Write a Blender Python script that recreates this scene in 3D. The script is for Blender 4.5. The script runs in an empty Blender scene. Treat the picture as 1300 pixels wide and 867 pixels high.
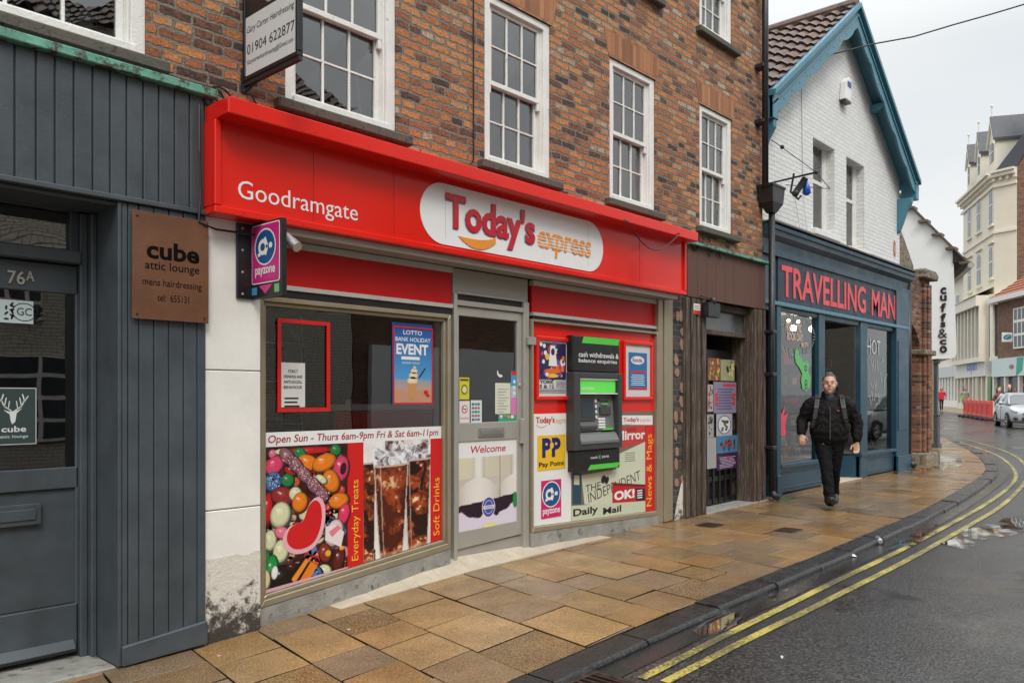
import bpy, math, random
from math import sin, cos, pi, radians, sqrt, atan2
from mathutils import Vector, Matrix
random.seed(7)
SC = bpy.context.scene
COL = SC.collection
# ------------------------------------------------------------------ camera, sky, sun, exposure
FPX = 1040.0; HOR = 503.0; CAMZ = 1.45
TH = math.atan(950.0/1040.0); CT = cos(TH); ST = sin(TH)
cam = bpy.data.cameras.new('camera'); camo = bpy.data.objects.new('camera', cam); COL.objects.link(camo)
cam.sensor_width = 36; cam.lens = 36*FPX/1300; cam.shift_y = (HOR-433.5)/1300
cam.clip_end = 2000; cam.clip_start = .05
camo.location = (0, 0, CAMZ); camo.rotation_euler = (pi/2, 0, TH-pi/2)
SC.camera = camo
w = bpy.data.worlds.new('World'); SC.world = w; w.use_nodes = True
nt = w.node_tree; nt.nodes.clear()
SUN_EL, SUN_ROT = radians(52), radians(215)
sky = nt.nodes.new('ShaderNodeTexSky'); sky.sky_type = 'NISHITA'; sky.sun_disc = False
sky.sun_elevation = SUN_EL; sky.sun_rotation = SUN_ROT; sky.air_density = 1.0; sky.dust_density = 3.0; sky.ozone_density = 1.0
hs = nt.nodes.new('ShaderNodeHueSaturation'); hs.inputs['Saturation'].default_value = .12
mixn = nt.nodes.new('ShaderNodeMix'); mixn.data_type = 'RGBA'; mixn.inputs[0].default_value = .8
tcw = nt.nodes.new('ShaderNodeTexCoord'); mpw = nt.nodes.new('ShaderNodeMapping'); mpw.inputs['Scale'].default_value = (1, 1, 2.6)
nzw = nt.nodes.new('ShaderNodeTexNoise'); nzw.inputs['Scale'].default_value = 2.2; nzw.inputs['Detail'].default_value = 5; nzw.inputs['Roughness'].default_value = .5
rpw = nt.nodes.new('ShaderNodeValToRGB')
rpw.color_ramp.elements[0].position = .33; rpw.color_ramp.elements[0].color = (7.7, 8.25, 8.7, 1)
rpw.color_ramp.elements[1].position = .68; rpw.color_ramp.elements[1].color = (9.1, 9.3, 9.3, 1)
bg = nt.nodes.new('ShaderNodeBackground'); bg.inputs[1].default_value = .1
ow = nt.nodes.new('ShaderNodeOutputWorld')
L = nt.links.new
L(tcw.outputs['Generated'], mpw.inputs[0]); L(mpw.outputs[0], nzw.inputs['Vector']); L(nzw.outputs['Fac'], rpw.inputs[0])
sx = nt.nodes.new('ShaderNodeSeparateXYZ'); mz = nt.nodes.new('ShaderNodeMapRange'); mz.inputs['From Min'].default_value = .36; mz.inputs['From Max'].default_value = .95; mz.inputs['To Min'].default_value = 1.0; mz.inputs['To Max'].default_value = 3.0
mg = nt.nodes.new('ShaderNodeMix'); mg.data_type = 'RGBA'; mg.blend_type = 'MULTIPLY'; mg.inputs[0].default_value = 1   # overcast sky: the zenith is far brighter than the horizon
L(tcw.outputs['Generated'], sx.inputs[0]); L(sx.outputs[2], mz.inputs[0]); L(mz.outputs[0], mg.inputs[7])
L(sky.outputs[0], hs.inputs['Color']); L(hs.outputs[0], mixn.inputs[6]); L(rpw.outputs[0], mixn.inputs[7]); L(mixn.outputs[2], mg.inputs[6]); L(mg.outputs[2], bg.inputs[0]); L(bg.outputs[0], ow.inputs[0])
sl = bpy.data.lights.new('sun', 'SUN'); sl.energy = 1.3; sl.angle = radians(18); sl.color = (1, .96, .9)
so = bpy.data.objects.new('sun', sl); COL.objects.link(so)
so.rotation_euler = (radians(42), 0, radians(-35))                # high veiled sun behind the camera, over the left shoulder
SC.view_settings.view_transform = 'Standard'; SC.view_settings.look = 'None'
SC.view_settings.exposure = 0.15; SC.view_settings.gamma = 1

# ------------------------------------------------------------------ measuring helpers (true positions on true planes)
def ratio(px):
    u = (px-650)/FPX
    return (CT+u*ST), (ST-u*CT)
def fx(px, Y):                       # x on the facade plane y = Y
    a, b = ratio(px); return Y*a/b
def fz(px, py, Y):                   # height on the facade plane y = Y
    a, b = ratio(px); return CAMZ+(HOR-py)/FPX*Y/b
def gx(px, py, z=0.0):               # point on the ground
    a, b = ratio(px); t = (CAMZ-z)*FPX/(py-HOR); return (t*a, t*b)
def yx(px, X):                       # y on the cross plane x = X
    a, b = ratio(px); return X*b/a
def zx(px, py, X):
    a, b = ratio(px); return CAMZ+(HOR-py)/FPX*X/a
def dp(px, depth, py=None):
    a, b = ratio(px)
    return (depth*a, depth*b) if py is None else (depth*a, depth*b, CAMZ+(HOR-py)/FPX*depth)
GP = [(-80,-.3),(-5,-.24),(0,-.2),(2,-.165),(3,-.125),(4.9,-.03),(6.4,0),(8.4,.0),(11,.025),(16,.045),(35,.08),(60,.4),(100,.8),(400,2.0)]
def g(x):
    for (a, za), (b, zb) in zip(GP, GP[1:]):
        if x <= b: return za+(zb-za)*max(0, (x-a))/(b-a)
    return GP[-1][1]

# ------------------------------------------------------------------ materials
def lin(c): return c/12.92 if c <= .04045 else ((c+.055)/1.055)**2.4
def S(r, gg, b, k=.88): return (lin(r/255)*k, lin(gg/255)*k, lin(b/255)*k)
MATS = {}
def base(name):
    m = bpy.data.materials.new(name); m.use_nodes = True
    n = m.node_tree; b = n.nodes['Principled BSDF']; return m, n, b
def node(n, t, **kw):
    x = n.nodes.new(t)
    for k, v in kw.items():
        if k in ('inp',):
            for kk, vv in v.items(): x.inputs[kk].default_value = vv
        else: setattr(x, k, v)
    return x
def c4(c): return (c[0], c[1], c[2], 1)
def M(name, col=(.5,.5,.5), rough=.5, metal=0, var=.12, scale=6, bump=0, bscale=40, coat=0, dirt=None, dthr=.6, rvar=.1, spec=.5, emit=0, stretch=None, attr=False):
    if name in MATS: return MATS[name]
    m, n, b = base(name); Lk = n.links.new
    tc = node(n, 'ShaderNodeTexCoord'); src = tc.outputs['Object']
    if stretch:
        mp = node(n, 'ShaderNodeMapping'); mp.inputs['Scale'].default_value = stretch; Lk(src, mp.inputs[0]); src = mp.outputs[0]
    nz = node(n, 'ShaderNodeTexNoise', inp={'Scale': scale, 'Detail': 6, 'Roughness': .6}); Lk(src, nz.inputs['Vector'])
    mx = node(n, 'ShaderNodeMix', data_type='RGBA', blend_type='MULTIPLY'); mx.inputs[0].default_value = 1
    if attr:
        at = node(n, 'ShaderNodeAttribute', attribute_name='Col'); Lk(at.outputs['Color'], mx.inputs[6])
    else: mx.inputs[6].default_value = c4(col)
    mr = node(n, 'ShaderNodeMapRange', inp={'From Min': .25, 'From Max': .75, 'To Min': 1-var, 'To Max': 1+var*.6}); Lk(nz.outputs['Fac'], mr.inputs[0]); Lk(mr.outputs[0], mx.inputs[7])
    out = mx.outputs[2]
    if dirt:
        n2 = node(n, 'ShaderNodeTexNoise', inp={'Scale': scale*1.7+1, 'Detail': 9, 'Roughness': .72}); Lk(src, n2.inputs['Vector'])
        r2 = node(n, 'ShaderNodeMapRange', inp={'From Min': dthr, 'From Max': dthr+.07}); Lk(n2.outputs['Fac'], r2.inputs[0])
        m2 = node(n, 'ShaderNodeMix', data_type='RGBA'); m2.inputs[7].default_value = c4(dirt); Lk(out, m2.inputs[6]); Lk(r2.outputs[0], m2.inputs[0]); out = m2.outputs[2]
    Lk(out, b.inputs['Base Color'])
    r3 = node(n, 'ShaderNodeMapRange', inp={'From Min': .3, 'From Max': .7, 'To Min': max(.02, rough-rvar), 'To Max': min(1, rough+rvar)}); Lk(nz.outputs['Fac'], r3.inputs[0]); Lk(r3.outputs[0], b.inputs['Roughness'])
    b.inputs['Metallic'].default_value = metal; b.inputs['Coat Weight'].default_value = coat; b.inputs['Specular IOR Level'].default_value = spec
    if emit: b.inputs['Emission Color'].default_value = c4(col); b.inputs['Emission Strength'].default_value = emit
    if bump:
        n3 = node(n, 'ShaderNodeTexNoise', inp={'Scale': bscale, 'Detail': 7, 'Roughness': .6}); Lk(src, n3.inputs['Vector'])
        bp = node(n, 'ShaderNodeBump', inp={'Strength': min(1, bump), 'Distance': .01*max(1, bump)}); Lk(n3.outputs['Fac'], bp.inputs['Height']); Lk(bp.outputs[0], b.inputs['Normal'])
    MATS[name] = m; return m
def brick(name, ramp, mortar=(.3,.26,.2), bw=.215, rh=.0695, ms=.009, distort=.019, bumpd=.017, squash=.62, freq=3, rough=.85, mottle=.5, mvar=.25, pits=0):
    m, n, b = base(name); Lk = n.links.new
    tc = node(n, 'ShaderNodeTexCoord'); sp = node(n, 'ShaderNodeSeparateXYZ'); Lk(tc.outputs['Object'], sp.inputs[0])
    ad = node(n, 'ShaderNodeMath', operation='ADD'); Lk(sp.outputs[0], ad.inputs[0]); Lk(sp.outputs[1], ad.inputs[1])
    cb = node(n, 'ShaderNodeCombineXYZ'); Lk(ad.outputs[0], cb.inputs[0]); Lk(sp.outputs[2], cb.inputs[1])
    nz = node(n, 'ShaderNodeTexNoise', inp={'Scale': 9, 'Detail': 4, 'Roughness': .65}); Lk(cb.outputs[0], nz.inputs['Vector'])
    sb = node(n, 'ShaderNodeVectorMath', operation='SUBTRACT'); sb.inputs[1].default_value = (.5,.5,.5); Lk(nz.outputs['Color'], sb.inputs[0])
    sc = node(n, 'ShaderNodeVectorMath', operation='SCALE'); sc.inputs['Scale'].default_value = distort*2.0; Lk(sb.outputs[0], sc.inputs[0])
    nzb = node(n, 'ShaderNodeTexNoise', inp={'Scale': 48, 'Detail': 4, 'Roughness': .7}); Lk(cb.outputs[0], nzb.inputs['Vector'])
    sbb = node(n, 'ShaderNodeVectorMath', operation='SUBTRACT'); sbb.inputs[1].default_value = (.5,.5,.5); Lk(nzb.outputs['Color'], sbb.inputs[0])
    scb = node(n, 'ShaderNodeVectorMath', operation='SCALE'); scb.inputs['Scale'].default_value = distort*.85; Lk(sbb.outputs[0], scb.inputs[0])
    av = node(n, 'ShaderNodeVectorMath', operation='ADD'); Lk(cb.outputs[0], av.inputs[0]); Lk(sc.outputs[0], av.inputs[1])
    av2 = node(n, 'ShaderNodeVectorMath', operation='ADD'); Lk(av.outputs[0], av2.inputs[0]); Lk(scb.outputs[0], av2.inputs[1]); av = av2
    bt = node(n, 'ShaderNodeTexBrick', offset=.5, squash=squash, squash_frequency=freq)
    for k, v in {'Color1': (0,0,0,1), 'Color2': (1,1,1,1), 'Mortar': (0,0,0,1), 'Scale': 1, 'Mortar Size': ms, 'Mortar Smooth': .35, 'Bias': 0, 'Brick Width': bw, 'Row Height': rh}.items(): bt.inputs[k].default_value = v
    Lk(av.outputs[0], bt.inputs['Vector'])
    n2 = node(n, 'ShaderNodeTexNoise', inp={'Scale': 24, 'Detail': 8, 'Roughness': .7}); Lk(cb.outputs[0], n2.inputs['Vector'])
    n4 = node(n, 'ShaderNodeTexNoise', inp={'Scale': .9, 'Detail': 3, 'Roughness': .5}); Lk(cb.outputs[0], n4.inputs['Vector'])
    a1 = node(n, 'ShaderNodeMath', operation='MULTIPLY_ADD'); a1.inputs[1].default_value = mottle; Lk(n2.outputs['Fac'], a1.inputs[0])
    sm = node(n, 'ShaderNodeMath', operation='SUBTRACT'); sm.inputs[1].default_value = mottle*.5; Lk(bt.outputs['Color'], sm.inputs[0]); Lk(sm.outputs[0], a1.inputs[2])
    a2 = node(n, 'ShaderNodeMath', operation='MULTIPLY_ADD'); a2.inputs[1].default_value = .35; Lk(n4.outputs['Fac'], a2.inputs[0])
    s3 = node(n, 'ShaderNodeMath', operation='SUBTRACT'); s3.inputs[1].default_value = .175; Lk(a1.outputs[0], s3.inputs[0]); Lk(s3.outputs[0], a2.inputs[2])
    rp = node(n, 'ShaderNodeValToRGB'); el = rp.color_ramp.elements
    while len(el) > 1: el.remove(el[-1])
    el[0].position = ramp[0][0]; el[0].color = c4(ramp[0][1])
    for p, c in ramp[1:]:
        e = el.new(p); e.color = c4(c)
    Lk(a2.outputs[0], rp.inputs[0])
    n5 = node(n, 'ShaderNodeTexNoise', inp={'Scale': 60, 'Detail': 4, 'Roughness': .7}); Lk(cb.outputs[0], n5.inputs['Vector'])
    mv = node(n, 'ShaderNodeMapRange', inp={'From Min': .25, 'From Max': .75, 'To Min': 1-mvar, 'To Max': 1+mvar}); Lk(n5.outputs['Fac'], mv.inputs[0])
    mm = node(n, 'ShaderNodeMix', data_type='RGBA'); Lk(bt.outputs['Fac'], mm.inputs[0]); Lk(rp.outputs[0], mm.inputs[6]); mm.inputs[7].default_value = c4(mortar)
    m5 = node(n, 'ShaderNodeMix', data_type='RGBA', blend_type='MULTIPLY'); m5.inputs[0].default_value = 1; Lk(mm.outputs[2], m5.inputs[6]); Lk(mv.outputs[0], m5.inputs[7])
    out_ = m5.outputs[2]
    if pits:
        np_ = node(n, 'ShaderNodeTexNoise', inp={'Scale': 38, 'Detail': 10, 'Roughness': .8}); Lk(cb.outputs[0], np_.inputs['Vector'])
        rp_ = node(n, 'ShaderNodeMapRange', inp={'From Min': .54, 'From Max': .66, 'To Max': pits}); Lk(np_.outputs['Fac'], rp_.inputs[0])
        mp_ = node(n, 'ShaderNodeMix', data_type='RGBA'); mp_.inputs[7].default_value = (.045,.03,.024,1); Lk(out_, mp_.inputs[6]); Lk(rp_.outputs[0], mp_.inputs[0]); out_ = mp_.outputs[2]
    Lk(out_, b.inputs['Base Color']); b.inputs['Roughness'].default_value = rough
    hh = node(n, 'ShaderNodeMath', operation='MULTIPLY_ADD'); hh.inputs[1].default_value = -1.2; Lk(bt.outputs['Fac'], hh.inputs[0]); Lk(n2.outputs['Fac'], hh.inputs[2])
    bp = node(n, 'ShaderNodeBump', inp={'Strength': 1, 'Distance': bumpd}); Lk(hh.outputs[0], bp.inputs['Height']); Lk(bp.outputs[0], b.inputs['Normal'])
    MATS[name] = m; return m
def glass(name, tint=(.8,.85,.85), ior=1.7, rough=.0, wav=.0, broken=0):
    if name in MATS: return MATS[name]
    m = bpy.data.materials.new(name); m.use_nodes = True; n = m.node_tree; n.nodes.clear(); Lk = n.links.new
    t = node(n, 'ShaderNodeBsdfTransparent'); t.inputs[0].default_value = c4(tint)
    gl = node(n, 'ShaderNodeBsdfGlossy'); gl.inputs['Roughness'].default_value = rough; gl.inputs['Color'].default_value = (1,1,1,1)
    fr = node(n, 'ShaderNodeFresnel', inp={'IOR': ior}); mx = node(n, 'ShaderNodeMixShader'); o = node(n, 'ShaderNodeOutputMaterial')
    if wav:
        tc = node(n, 'ShaderNodeTexCoord'); nz = node(n, 'ShaderNodeTexNoise', inp={'Scale': 1.6, 'Detail': 2}); Lk(tc.outputs['Object'], nz.inputs['Vector'])
        bp = node(n, 'ShaderNodeBump', inp={'Strength': 1, 'Distance': wav}); Lk(nz.outputs['Fac'], bp.inputs['Height']); Lk(bp.outputs[0], gl.inputs['Normal'])
    fo = fr.outputs[0]
    if broken:
        tc2 = node(n, 'ShaderNodeTexCoord'); nb = node(n, 'ShaderNodeTexNoise', inp={'Scale': broken, 'Detail': 7, 'Roughness': .68}); Lk(tc2.outputs['Object'], nb.inputs['Vector'])
        rb_ = node(n, 'ShaderNodeMapRange', inp={'From Min': .44, 'From Max': .56}); Lk(nb.outputs['Fac'], rb_.inputs[0]); mu = node(n, 'ShaderNodeMath', operation='MULTIPLY'); Lk(fo, mu.inputs[0]); Lk(rb_.outputs[0], mu.inputs[1]); fo = mu.outputs[0]
        mt = node(n, 'ShaderNodeMix', data_type='RGBA'); mt.inputs[6].default_value = (1,1,1,1); mt.inputs[7].default_value = c4(tint); Lk(rb_.outputs[0], mt.inputs[0]); Lk(mt.outputs[2], t.inputs[0])
    Lk(fo, mx.inputs[0]); Lk(t.outputs[0], mx.inputs[1]); Lk(gl.outputs[0], mx.inputs[2]); Lk(mx.outputs[0], o.inputs[0])
    MATS[name] = m; return m

# ------------------------------------------------------------------ mesh builder
ORG = {}
def thing(name, label, cat, loc=(0,0,0), rotz=0, group=None, local=False):
    o = bpy.data.objects.new(name, None); COL.objects.link(o); o.empty_display_size = .1
    o.location = loc; o.rotation_euler = (0, 0, rotz)
    o['label'] = label; o['category'] = cat
    if group: o['group'] = group
    ORG[o.name] = Vector((0,0,0)) if local else Vector(loc)
    return o
def FY(Y): return lambda a, b, c: (a, Y-c, b)                 # upright board facing the street
def FX(X, Y0): return lambda a, b, c: (X-c, Y0-a, b)          # board across the pavement facing back along it
def FL(a, b, c): return (a, -c, b)
class MB:
    def __init__(s): s.V = []; s.F = []; s.C = []; s.k = None
    def add(s, vs, fs, col=None):
        o = len(s.V); s.V += [tuple(v) for v in vs]
        for f in fs: s.F.append(tuple(i+o for i in f)); s.C.append(col)
        return s
    def box(s, x0, x1, y0, y1, z0, z1, col=None):
        v = [(x0,y0,z0),(x1,y0,z0),(x1,y1,z0),(x0,y1,z0),(x0,y0,z1),(x1,y0,z1),(x1,y1,z1),(x0,y1,z1)]
        return s.add(v, [(0,3,2,1),(4,5,6,7),(0,1,5,4),(1,2,6,5),(2,3,7,6),(3,0,4,7)], col)
    def obox(s, c, d, w, h, l, col=None, up=(0,0,1)):          # box centred at c, long axis d length l, width w, height h
        d = Vector(d).normalized(); u = Vector(up); sd = d.cross(u)
        if sd.length < 1e-4: sd = Vector((1,0,0))
        sd.normalize(); u = sd.cross(d); c = Vector(c); vs = []
        for i in (-1,1):
            for j, k in ((-1,-1),(1,-1),(1,1),(-1,1)): vs.append(c+d*l/2*i+sd*w/2*j+u*h/2*k)
        return s.add(vs, [(0,1,2,3),(7,6,5,4),(0,4,5,1),(1,5,6,2),(2,6,7,3),(3,7,4,0)], col)
    def quad(s, a, b, c, d, col=None): return s.add([a,b,c,d], [(0,1,2,3)], col)
    def prism(s, pts, fr, c0, c1, col=None):                    # polygon pts in frame, from layer c0 to c1
        n = len(pts); vs = [fr(a,b,c0) for a,b in pts]+[fr(a,b,c1) for a,b in pts]
        fs = [tuple(range(n, 2*n)), tuple(reversed(range(n)))]+[(i,(i+1)%n,(i+1)%n+n,i+n) for i in range(n)]
        return s.add(vs, fs, col)
    def tube(s, P, r, n=8, col=None, cap=True):
        P = [Vector(p) for p in P]; m = len(P); vs = []
        rr = r if isinstance(r, (list, tuple)) else [r]*m
        for i, p in enumerate(P):
            t = (P[min(i+1, m-1)]-P[max(i-1, 0)]).normalized()
            a = Vector((0,0,1)) if abs(t.z) < .9 else Vector((1,0,0)); e = t.cross(a).normalized(); f = t.cross(e)
            for k in range(n): vs.append(p+(e*cos(2*pi*k/n)+f*sin(2*pi*k/n))*rr[i])
        fs = [(i*n+k, i*n+(k+1)%n, (i+1)*n+(k+1)%n, (i+1)*n+k) for i in range(m-1) for k in range(n)]
        if cap: fs += [tuple(reversed(range(n))), tuple(range((m-1)*n, m*n))]
        return s.add(vs, fs, col)
    def rings(s, R, n=16, col=None, cap=True):                  # R: list of (centre, ax, ay) ellipse half vectors
        vs = []
        for c, a, b in R:
            c = Vector(c); a = Vector(a); b = Vector(b)
            for k in range(n): vs.append(c+a*cos(2*pi*k/n)+b*sin(2*pi*k/n))
        m = len(R); fs = [(i*n+k, i*n+(k+1)%n, (i+1)*n+(k+1)%n, (i+1)*n+k) for i in range(m-1) for k in range(n)]
        if cap: fs += [tuple(reversed(range(n))), tuple(range((m-1)*n, m*n))]
        return s.add(vs, fs, col)
    def ball(s, c, rx, ry, rz, n=12, m=8, col=None):
        return s.rings([((c[0],c[1],c[2]-rz*cos(pi*(i+.02)/(m+.04))), (rx*sin(pi*(i+.1)/(m+.2)),0,0), (0,ry*sin(pi*(i+.1)/(m+.2)),0)) for i in range(m+1)], n, col)
    # flat art in a frame
    def q(s, fr, x0, z0, x1, z1, c, col): return s.add([fr(x0,z0,c),fr(x1,z0,c),fr(x1,z1,c),fr(x0,z1,c)], [(0,1,2,3)], col)
    def slab(s, fr, x0, z0, x1, z1, c0, c1, col=None): return s.prism([(x0,z0),(x1,z0),(x1,z1),(x0,z1)], fr, c0, c1, col)
    def poly(s, fr, pts, c, col): return s.add([fr(a,b,c) for a,b in pts], [tuple(range(len(pts)))], col)
    def ell(s, fr, cx, cz, rx, rz, c, col, rot=0, mid=None, hx=-.25, hz=.3, n=20, ecol=None):
        vs = []
        for k in range(n):
            a = 2*pi*k/n; x = rx*cos(a); z = rz*sin(a); vs.append(fr(cx+x*cos(rot)-z*sin(rot), cz+x*sin(rot)+z*cos(rot), c))
        if mid is None: return s.add(vs, [tuple(range(n))], col)
        rings = [1, .75, .4]
        o = len(s.V); ecol = ecol or tuple(v*.6 for v in col)
        for i, rr in enumerate(rings):
            for k in range(n):
                a = 2*pi*k/n; x = rx*(rr*cos(a)+hx*(1-rr)); z = rz*(rr*sin(a)+hz*(1-rr)); s.V.append(fr(cx+x*cos(rot)-z*sin(rot), cz+x*sin(rot)+z*cos(rot), c))
        x = rx*hx; z = rz*hz; s.V.append(fr(cx+x*cos(rot)-z*sin(rot), cz+x*sin(rot)+z*cos(rot), c)); ce = len(s.V)-1
        cs = [ecol, col, col]
        for i in range(2):
            for k in range(n):
                k2 = (k+1)%n; s.F.append((o+i*n+k, o+i*n+k2, o+(i+1)*n+k2, o+(i+1)*n+k)); s.C.append([cs[i],cs[i],cs[i+1],cs[i+1]])
        for k in range(n): s.F.append((o+2*n+k, o+2*n+(k+1)%n, ce)); s.C.append([col,col,mid])
        return s
    def grid(s, fr, cn, nx, nz, c, fn):                          # cn: corners bl,br,tr,tl ; fn(u,v)->rgb
        o = len(s.V); cols = []
        (ax,az),(bx,bz),(cx,cz),(dx,dz) = cn
        for j in range(nz+1):
            v = j/nz
            for i in range(nx+1):
                u = i/nx; x = (1-v)*((1-u)*ax+u*bx)+v*((1-u)*dx+u*cx); z = (1-v)*((1-u)*az+u*bz)+v*((1-u)*dz+u*cz)
                s.V.append(fr(x, z, c)); cols.append(fn(u, v))
        for j in range(nz):
            for i in range(nx):
                a = j*(nx+1)+i; ids = (a, a+1, a+nx+2, a+nx+1); s.F.append(tuple(o+t for t in ids)); s.C.append([cols[t] for t in ids])
        return s
    def text(s, fr, t, x0, z0, x1, z1, c, col=None, bold=0, thick=0, shear=0, sp=1, rot=0, keep=False):
        vs, fs = text_geo(t, bold, shear, sp)
        if rot == 90: vs = [(-y, x) for x, y in vs]
        if rot == -90: vs = [(y, -x) for x, y in vs]
        X0 = min(v[0] for v in vs); X1 = max(v[0] for v in vs); Y0 = min(v[1] for v in vs); Y1 = max(v[1] for v in vs)
        sx = (x1-x0)/(X1-X0); sz = (z1-z0)/(Y1-Y0)
        if keep: sx = sz = min(sx, sz)
        pts = [(x0+(x-X0)*sx, z0+(y-Y0)*sz) for x, y in vs]
        n = len(pts)
        if thick:
            ed = {}
            for f in fs:
                for i in range(len(f)):
                    a, b = f[i], f[(i+1)%len(f)]
                    if (b, a) in ed: del ed[(b, a)]
                    else: ed[(a, b)] = 1
            vv = [fr(a,b,c+thick) for a,b in pts]+[fr(a,b,c) for a,b in pts]
            s.add(vv, list(fs)+[(b,a,a+n,b+n) for a, b in ed], col)
        else: s.add([fr(a,b,c) for a,b in pts], fs, col)
        return s
    def build(s, name, mat, parent=None, bev=0, smooth=False, label=None, cat=None, group=None, kind=None, seg=1, loc=None):
        me = bpy.data.meshes.new(name)
        if parent is None:
            if loc is None:
                xs = [v[0] for v in s.V]; ys = [v[1] for v in s.V]; zs = [v[2] for v in s.V]
                org = Vector(((min(xs)+max(xs))/2, (min(ys)+max(ys))/2, min(zs))) if kind != 'structure' else Vector((0,0,0))
            else: org = Vector(loc)
        else: org = ORG[parent.name]
        me.from_pydata([(v[0]-org.x, v[1]-org.y, v[2]-org.z) for v in s.V], [], s.F)
        if any(c is not None for c in s.C):
            ca = me.color_attributes.new('Col', 'FLOAT_COLOR', 'CORNER'); dat = []
            for f, c in zip(s.F, s.C):
                if isinstance(c, list):
                    for x in c: dat += [x[0], x[1], x[2], x[3] if len(x) > 3 else 1]
                else:
                    x = c or (.5,.5,.5); dat += [x[0], x[1], x[2], x[3] if len(x) > 3 else 1]*len(f)
            ca.data.foreach_set('color', dat)
        if smooth: me.polygons.foreach_set('use_smooth', [True]*len(me.polygons))
        me.materials.append(mat); me.update()
        o = bpy.data.objects.new(name, me); COL.objects.link(o)
        if parent is None: o.location = org
        else: o.parent = parent
        ORG[o.name] = org
        if bev:
            bv = o.modifiers.new('bevel', 'BEVEL'); bv.width = bev; bv.segments = seg; bv.limit_method = 'ANGLE'; bv.angle_limit = radians(40)
        if label: o['label'] = label
        if cat: o['category'] = cat
        if group: o['group'] = group
        if kind: o['kind'] = kind
        return o
TG = {}
def text_geo(t, bold=0, shear=0, sp=1):
    key = (t, bold, shear, sp)
    if key in TG: return TG[key]
    cu = bpy.data.curves.new('txt', 'FONT'); cu.body = t; cu.offset = bold; cu.shear = shear; cu.space_character = sp; cu.resolution_u = 3; cu.fill_mode = 'FRONT'
    o = bpy.data.objects.new('txt', cu); me = o.to_mesh()
    r = ([(v.co.x, v.co.y) for v in me.vertices], [tuple(p.vertices) for p in me.polygons])
    o.to_mesh_clear(); bpy.data.objects.remove(o); bpy.data.curves.remove(cu)
    if not r[0]: r = ([(0,0),(1,0),(1,1)], [(0,1,2)])
    TG[key] = r; return r
def rc(x0, z0, x1, z1, r, n=6):                                  # rounded rectangle outline
    P = []
    for cx, cz, a in ((x1-r,z0+r,-pi/2),(x1-r,z1-r,0),(x0+r,z1-r,pi/2),(x0+r,z0+r,pi)):
        for k in range(n+1): t = a+pi/2*k/n; P.append((cx+r*cos(t), cz+r*sin(t)))
    return P
def copy_tree(o, parent=None, depth=0):
    c = o.copy(); COL.objects.link(c); ORG[c.name] = ORG.get(o.name, Vector((0,0,0)))
    if parent: c.parent = parent
    for ch in list(o.children): copy_tree(ch, c)
    return c
def wall_mb(mb, x0, x1, z0, z1, Y, holes, depth=.3, zb=None):
    """upright wall facing -y with rectangular holes and real reveals"""
    xs = sorted(set([x0,x1]+[h[0] for h in holes]+[h[1] for h in holes])); zs = sorted(set([z0,z1]+[h[2] for h in holes]+[h[3] for h in holes]))
    xs = [x for x in xs if x0 <= x <= x1]; zs = [z for z in zs if z0 <= z <= z1]
    for a, b in zip(xs, xs[1:]):
        for c, d in zip(zs, zs[1:]):
            mx, mz = (a+b)/2, (c+d)/2
            if any(h[0] < mx < h[1] and h[2] < mz < h[3] for h in holes): continue
            mb.quad((a,Y,c),(b,Y,c),(b,Y,d),(a,Y,d))
    for h in holes:
        a, b, c, d = max(h[0],x0), min(h[1],x1), max(h[2],z0), min(h[3],z1); y = Y+depth
        mb.quad((a,Y,c),(a,Y,d),(a,y,d),(a,y,c)); mb.quad((b,Y,c),(b,y,c),(b,y,d),(b,Y,d))
        mb.quad((a,Y,d),(b,Y,d),(b,y,d),(a,y,d)); mb.quad((a,Y,c),(a,y,c),(b,y,c),(b,Y,c))
    return mb
def room_mb(x0, x1, y0, y1, z0, z1):
    m = MB(); m.quad((x0,y1,z0),(x1,y1,z0),(x1,y1,z1),(x0,y1,z1)); m.quad((x0,y0,z0),(x0,y1,z0),(x0,y1,z1),(x0,y0,z1)); m.quad((x1,y0,z0),(x1,y0,z1),(x1,y1,z1),(x1,y1,z0))
    m.quad((x0,y0,z0),(x1,y0,z0),(x1,y1,z0),(x0,y1,z0)); m.quad((x0,y0,z1),(x0,y1,z1),(x1,y1,z1),(x1,y0,z1)); return m

# shared materials
m_white = M('white_gloss_paint', (.76,.75,.71), .45, var=.10, scale=6, bump=.5, bscale=60, dirt=(.24,.20,.15), dthr=.635)
m_wclean = M('white_plastic', (.78,.78,.77), .4, var=.04)
m_red = M('red_sign_panel', (.72,.014,.006), .2, var=.08, scale=1.3, rvar=.06, spec=.5, stretch=(1,1,.35))
m_redd = M('red_shop_panel', (.52,.008,.008), .4, spec=.25, var=.08, scale=4, dirt=(.4,.03,.03), dthr=.72)
m_grey = M('grey_timber_paint', (.060,.073,.083), .42, var=.28, scale=4, bump=.15, bscale=50, dirt=(.22,.22,.21), dthr=.735)
m_alu = M('satin_aluminium', (.42,.40,.36), .42, metal=.35, var=.08, scale=4)
m_gold = M('bronze_anodised_frame', (.34,.29,.20), .38, metal=.4, var=.1, scale=5, dirt=(.2,.17,.12), dthr=.68)
m_art = M('printed_colours', rough=.35, var=.03, attr=True, rvar=.05)
m_artm = M('painted_colours_matt', rough=.6, var=.08, attr=True)
m_black = M('black_paint', (.012,.012,.013), .35, var=.2)
m_cast = M('black_cast_iron', (.018,.018,.02), .4, var=.3, bump=.2, bscale=60)
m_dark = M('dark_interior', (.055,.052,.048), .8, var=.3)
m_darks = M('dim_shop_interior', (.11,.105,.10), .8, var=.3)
m_stone = M('weathered_sill_stone', (.10,.09,.07), .85, var=.3, scale=12, bump=.6, bscale=50, dirt=(.03,.03,.025), dthr=.56)
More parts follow.
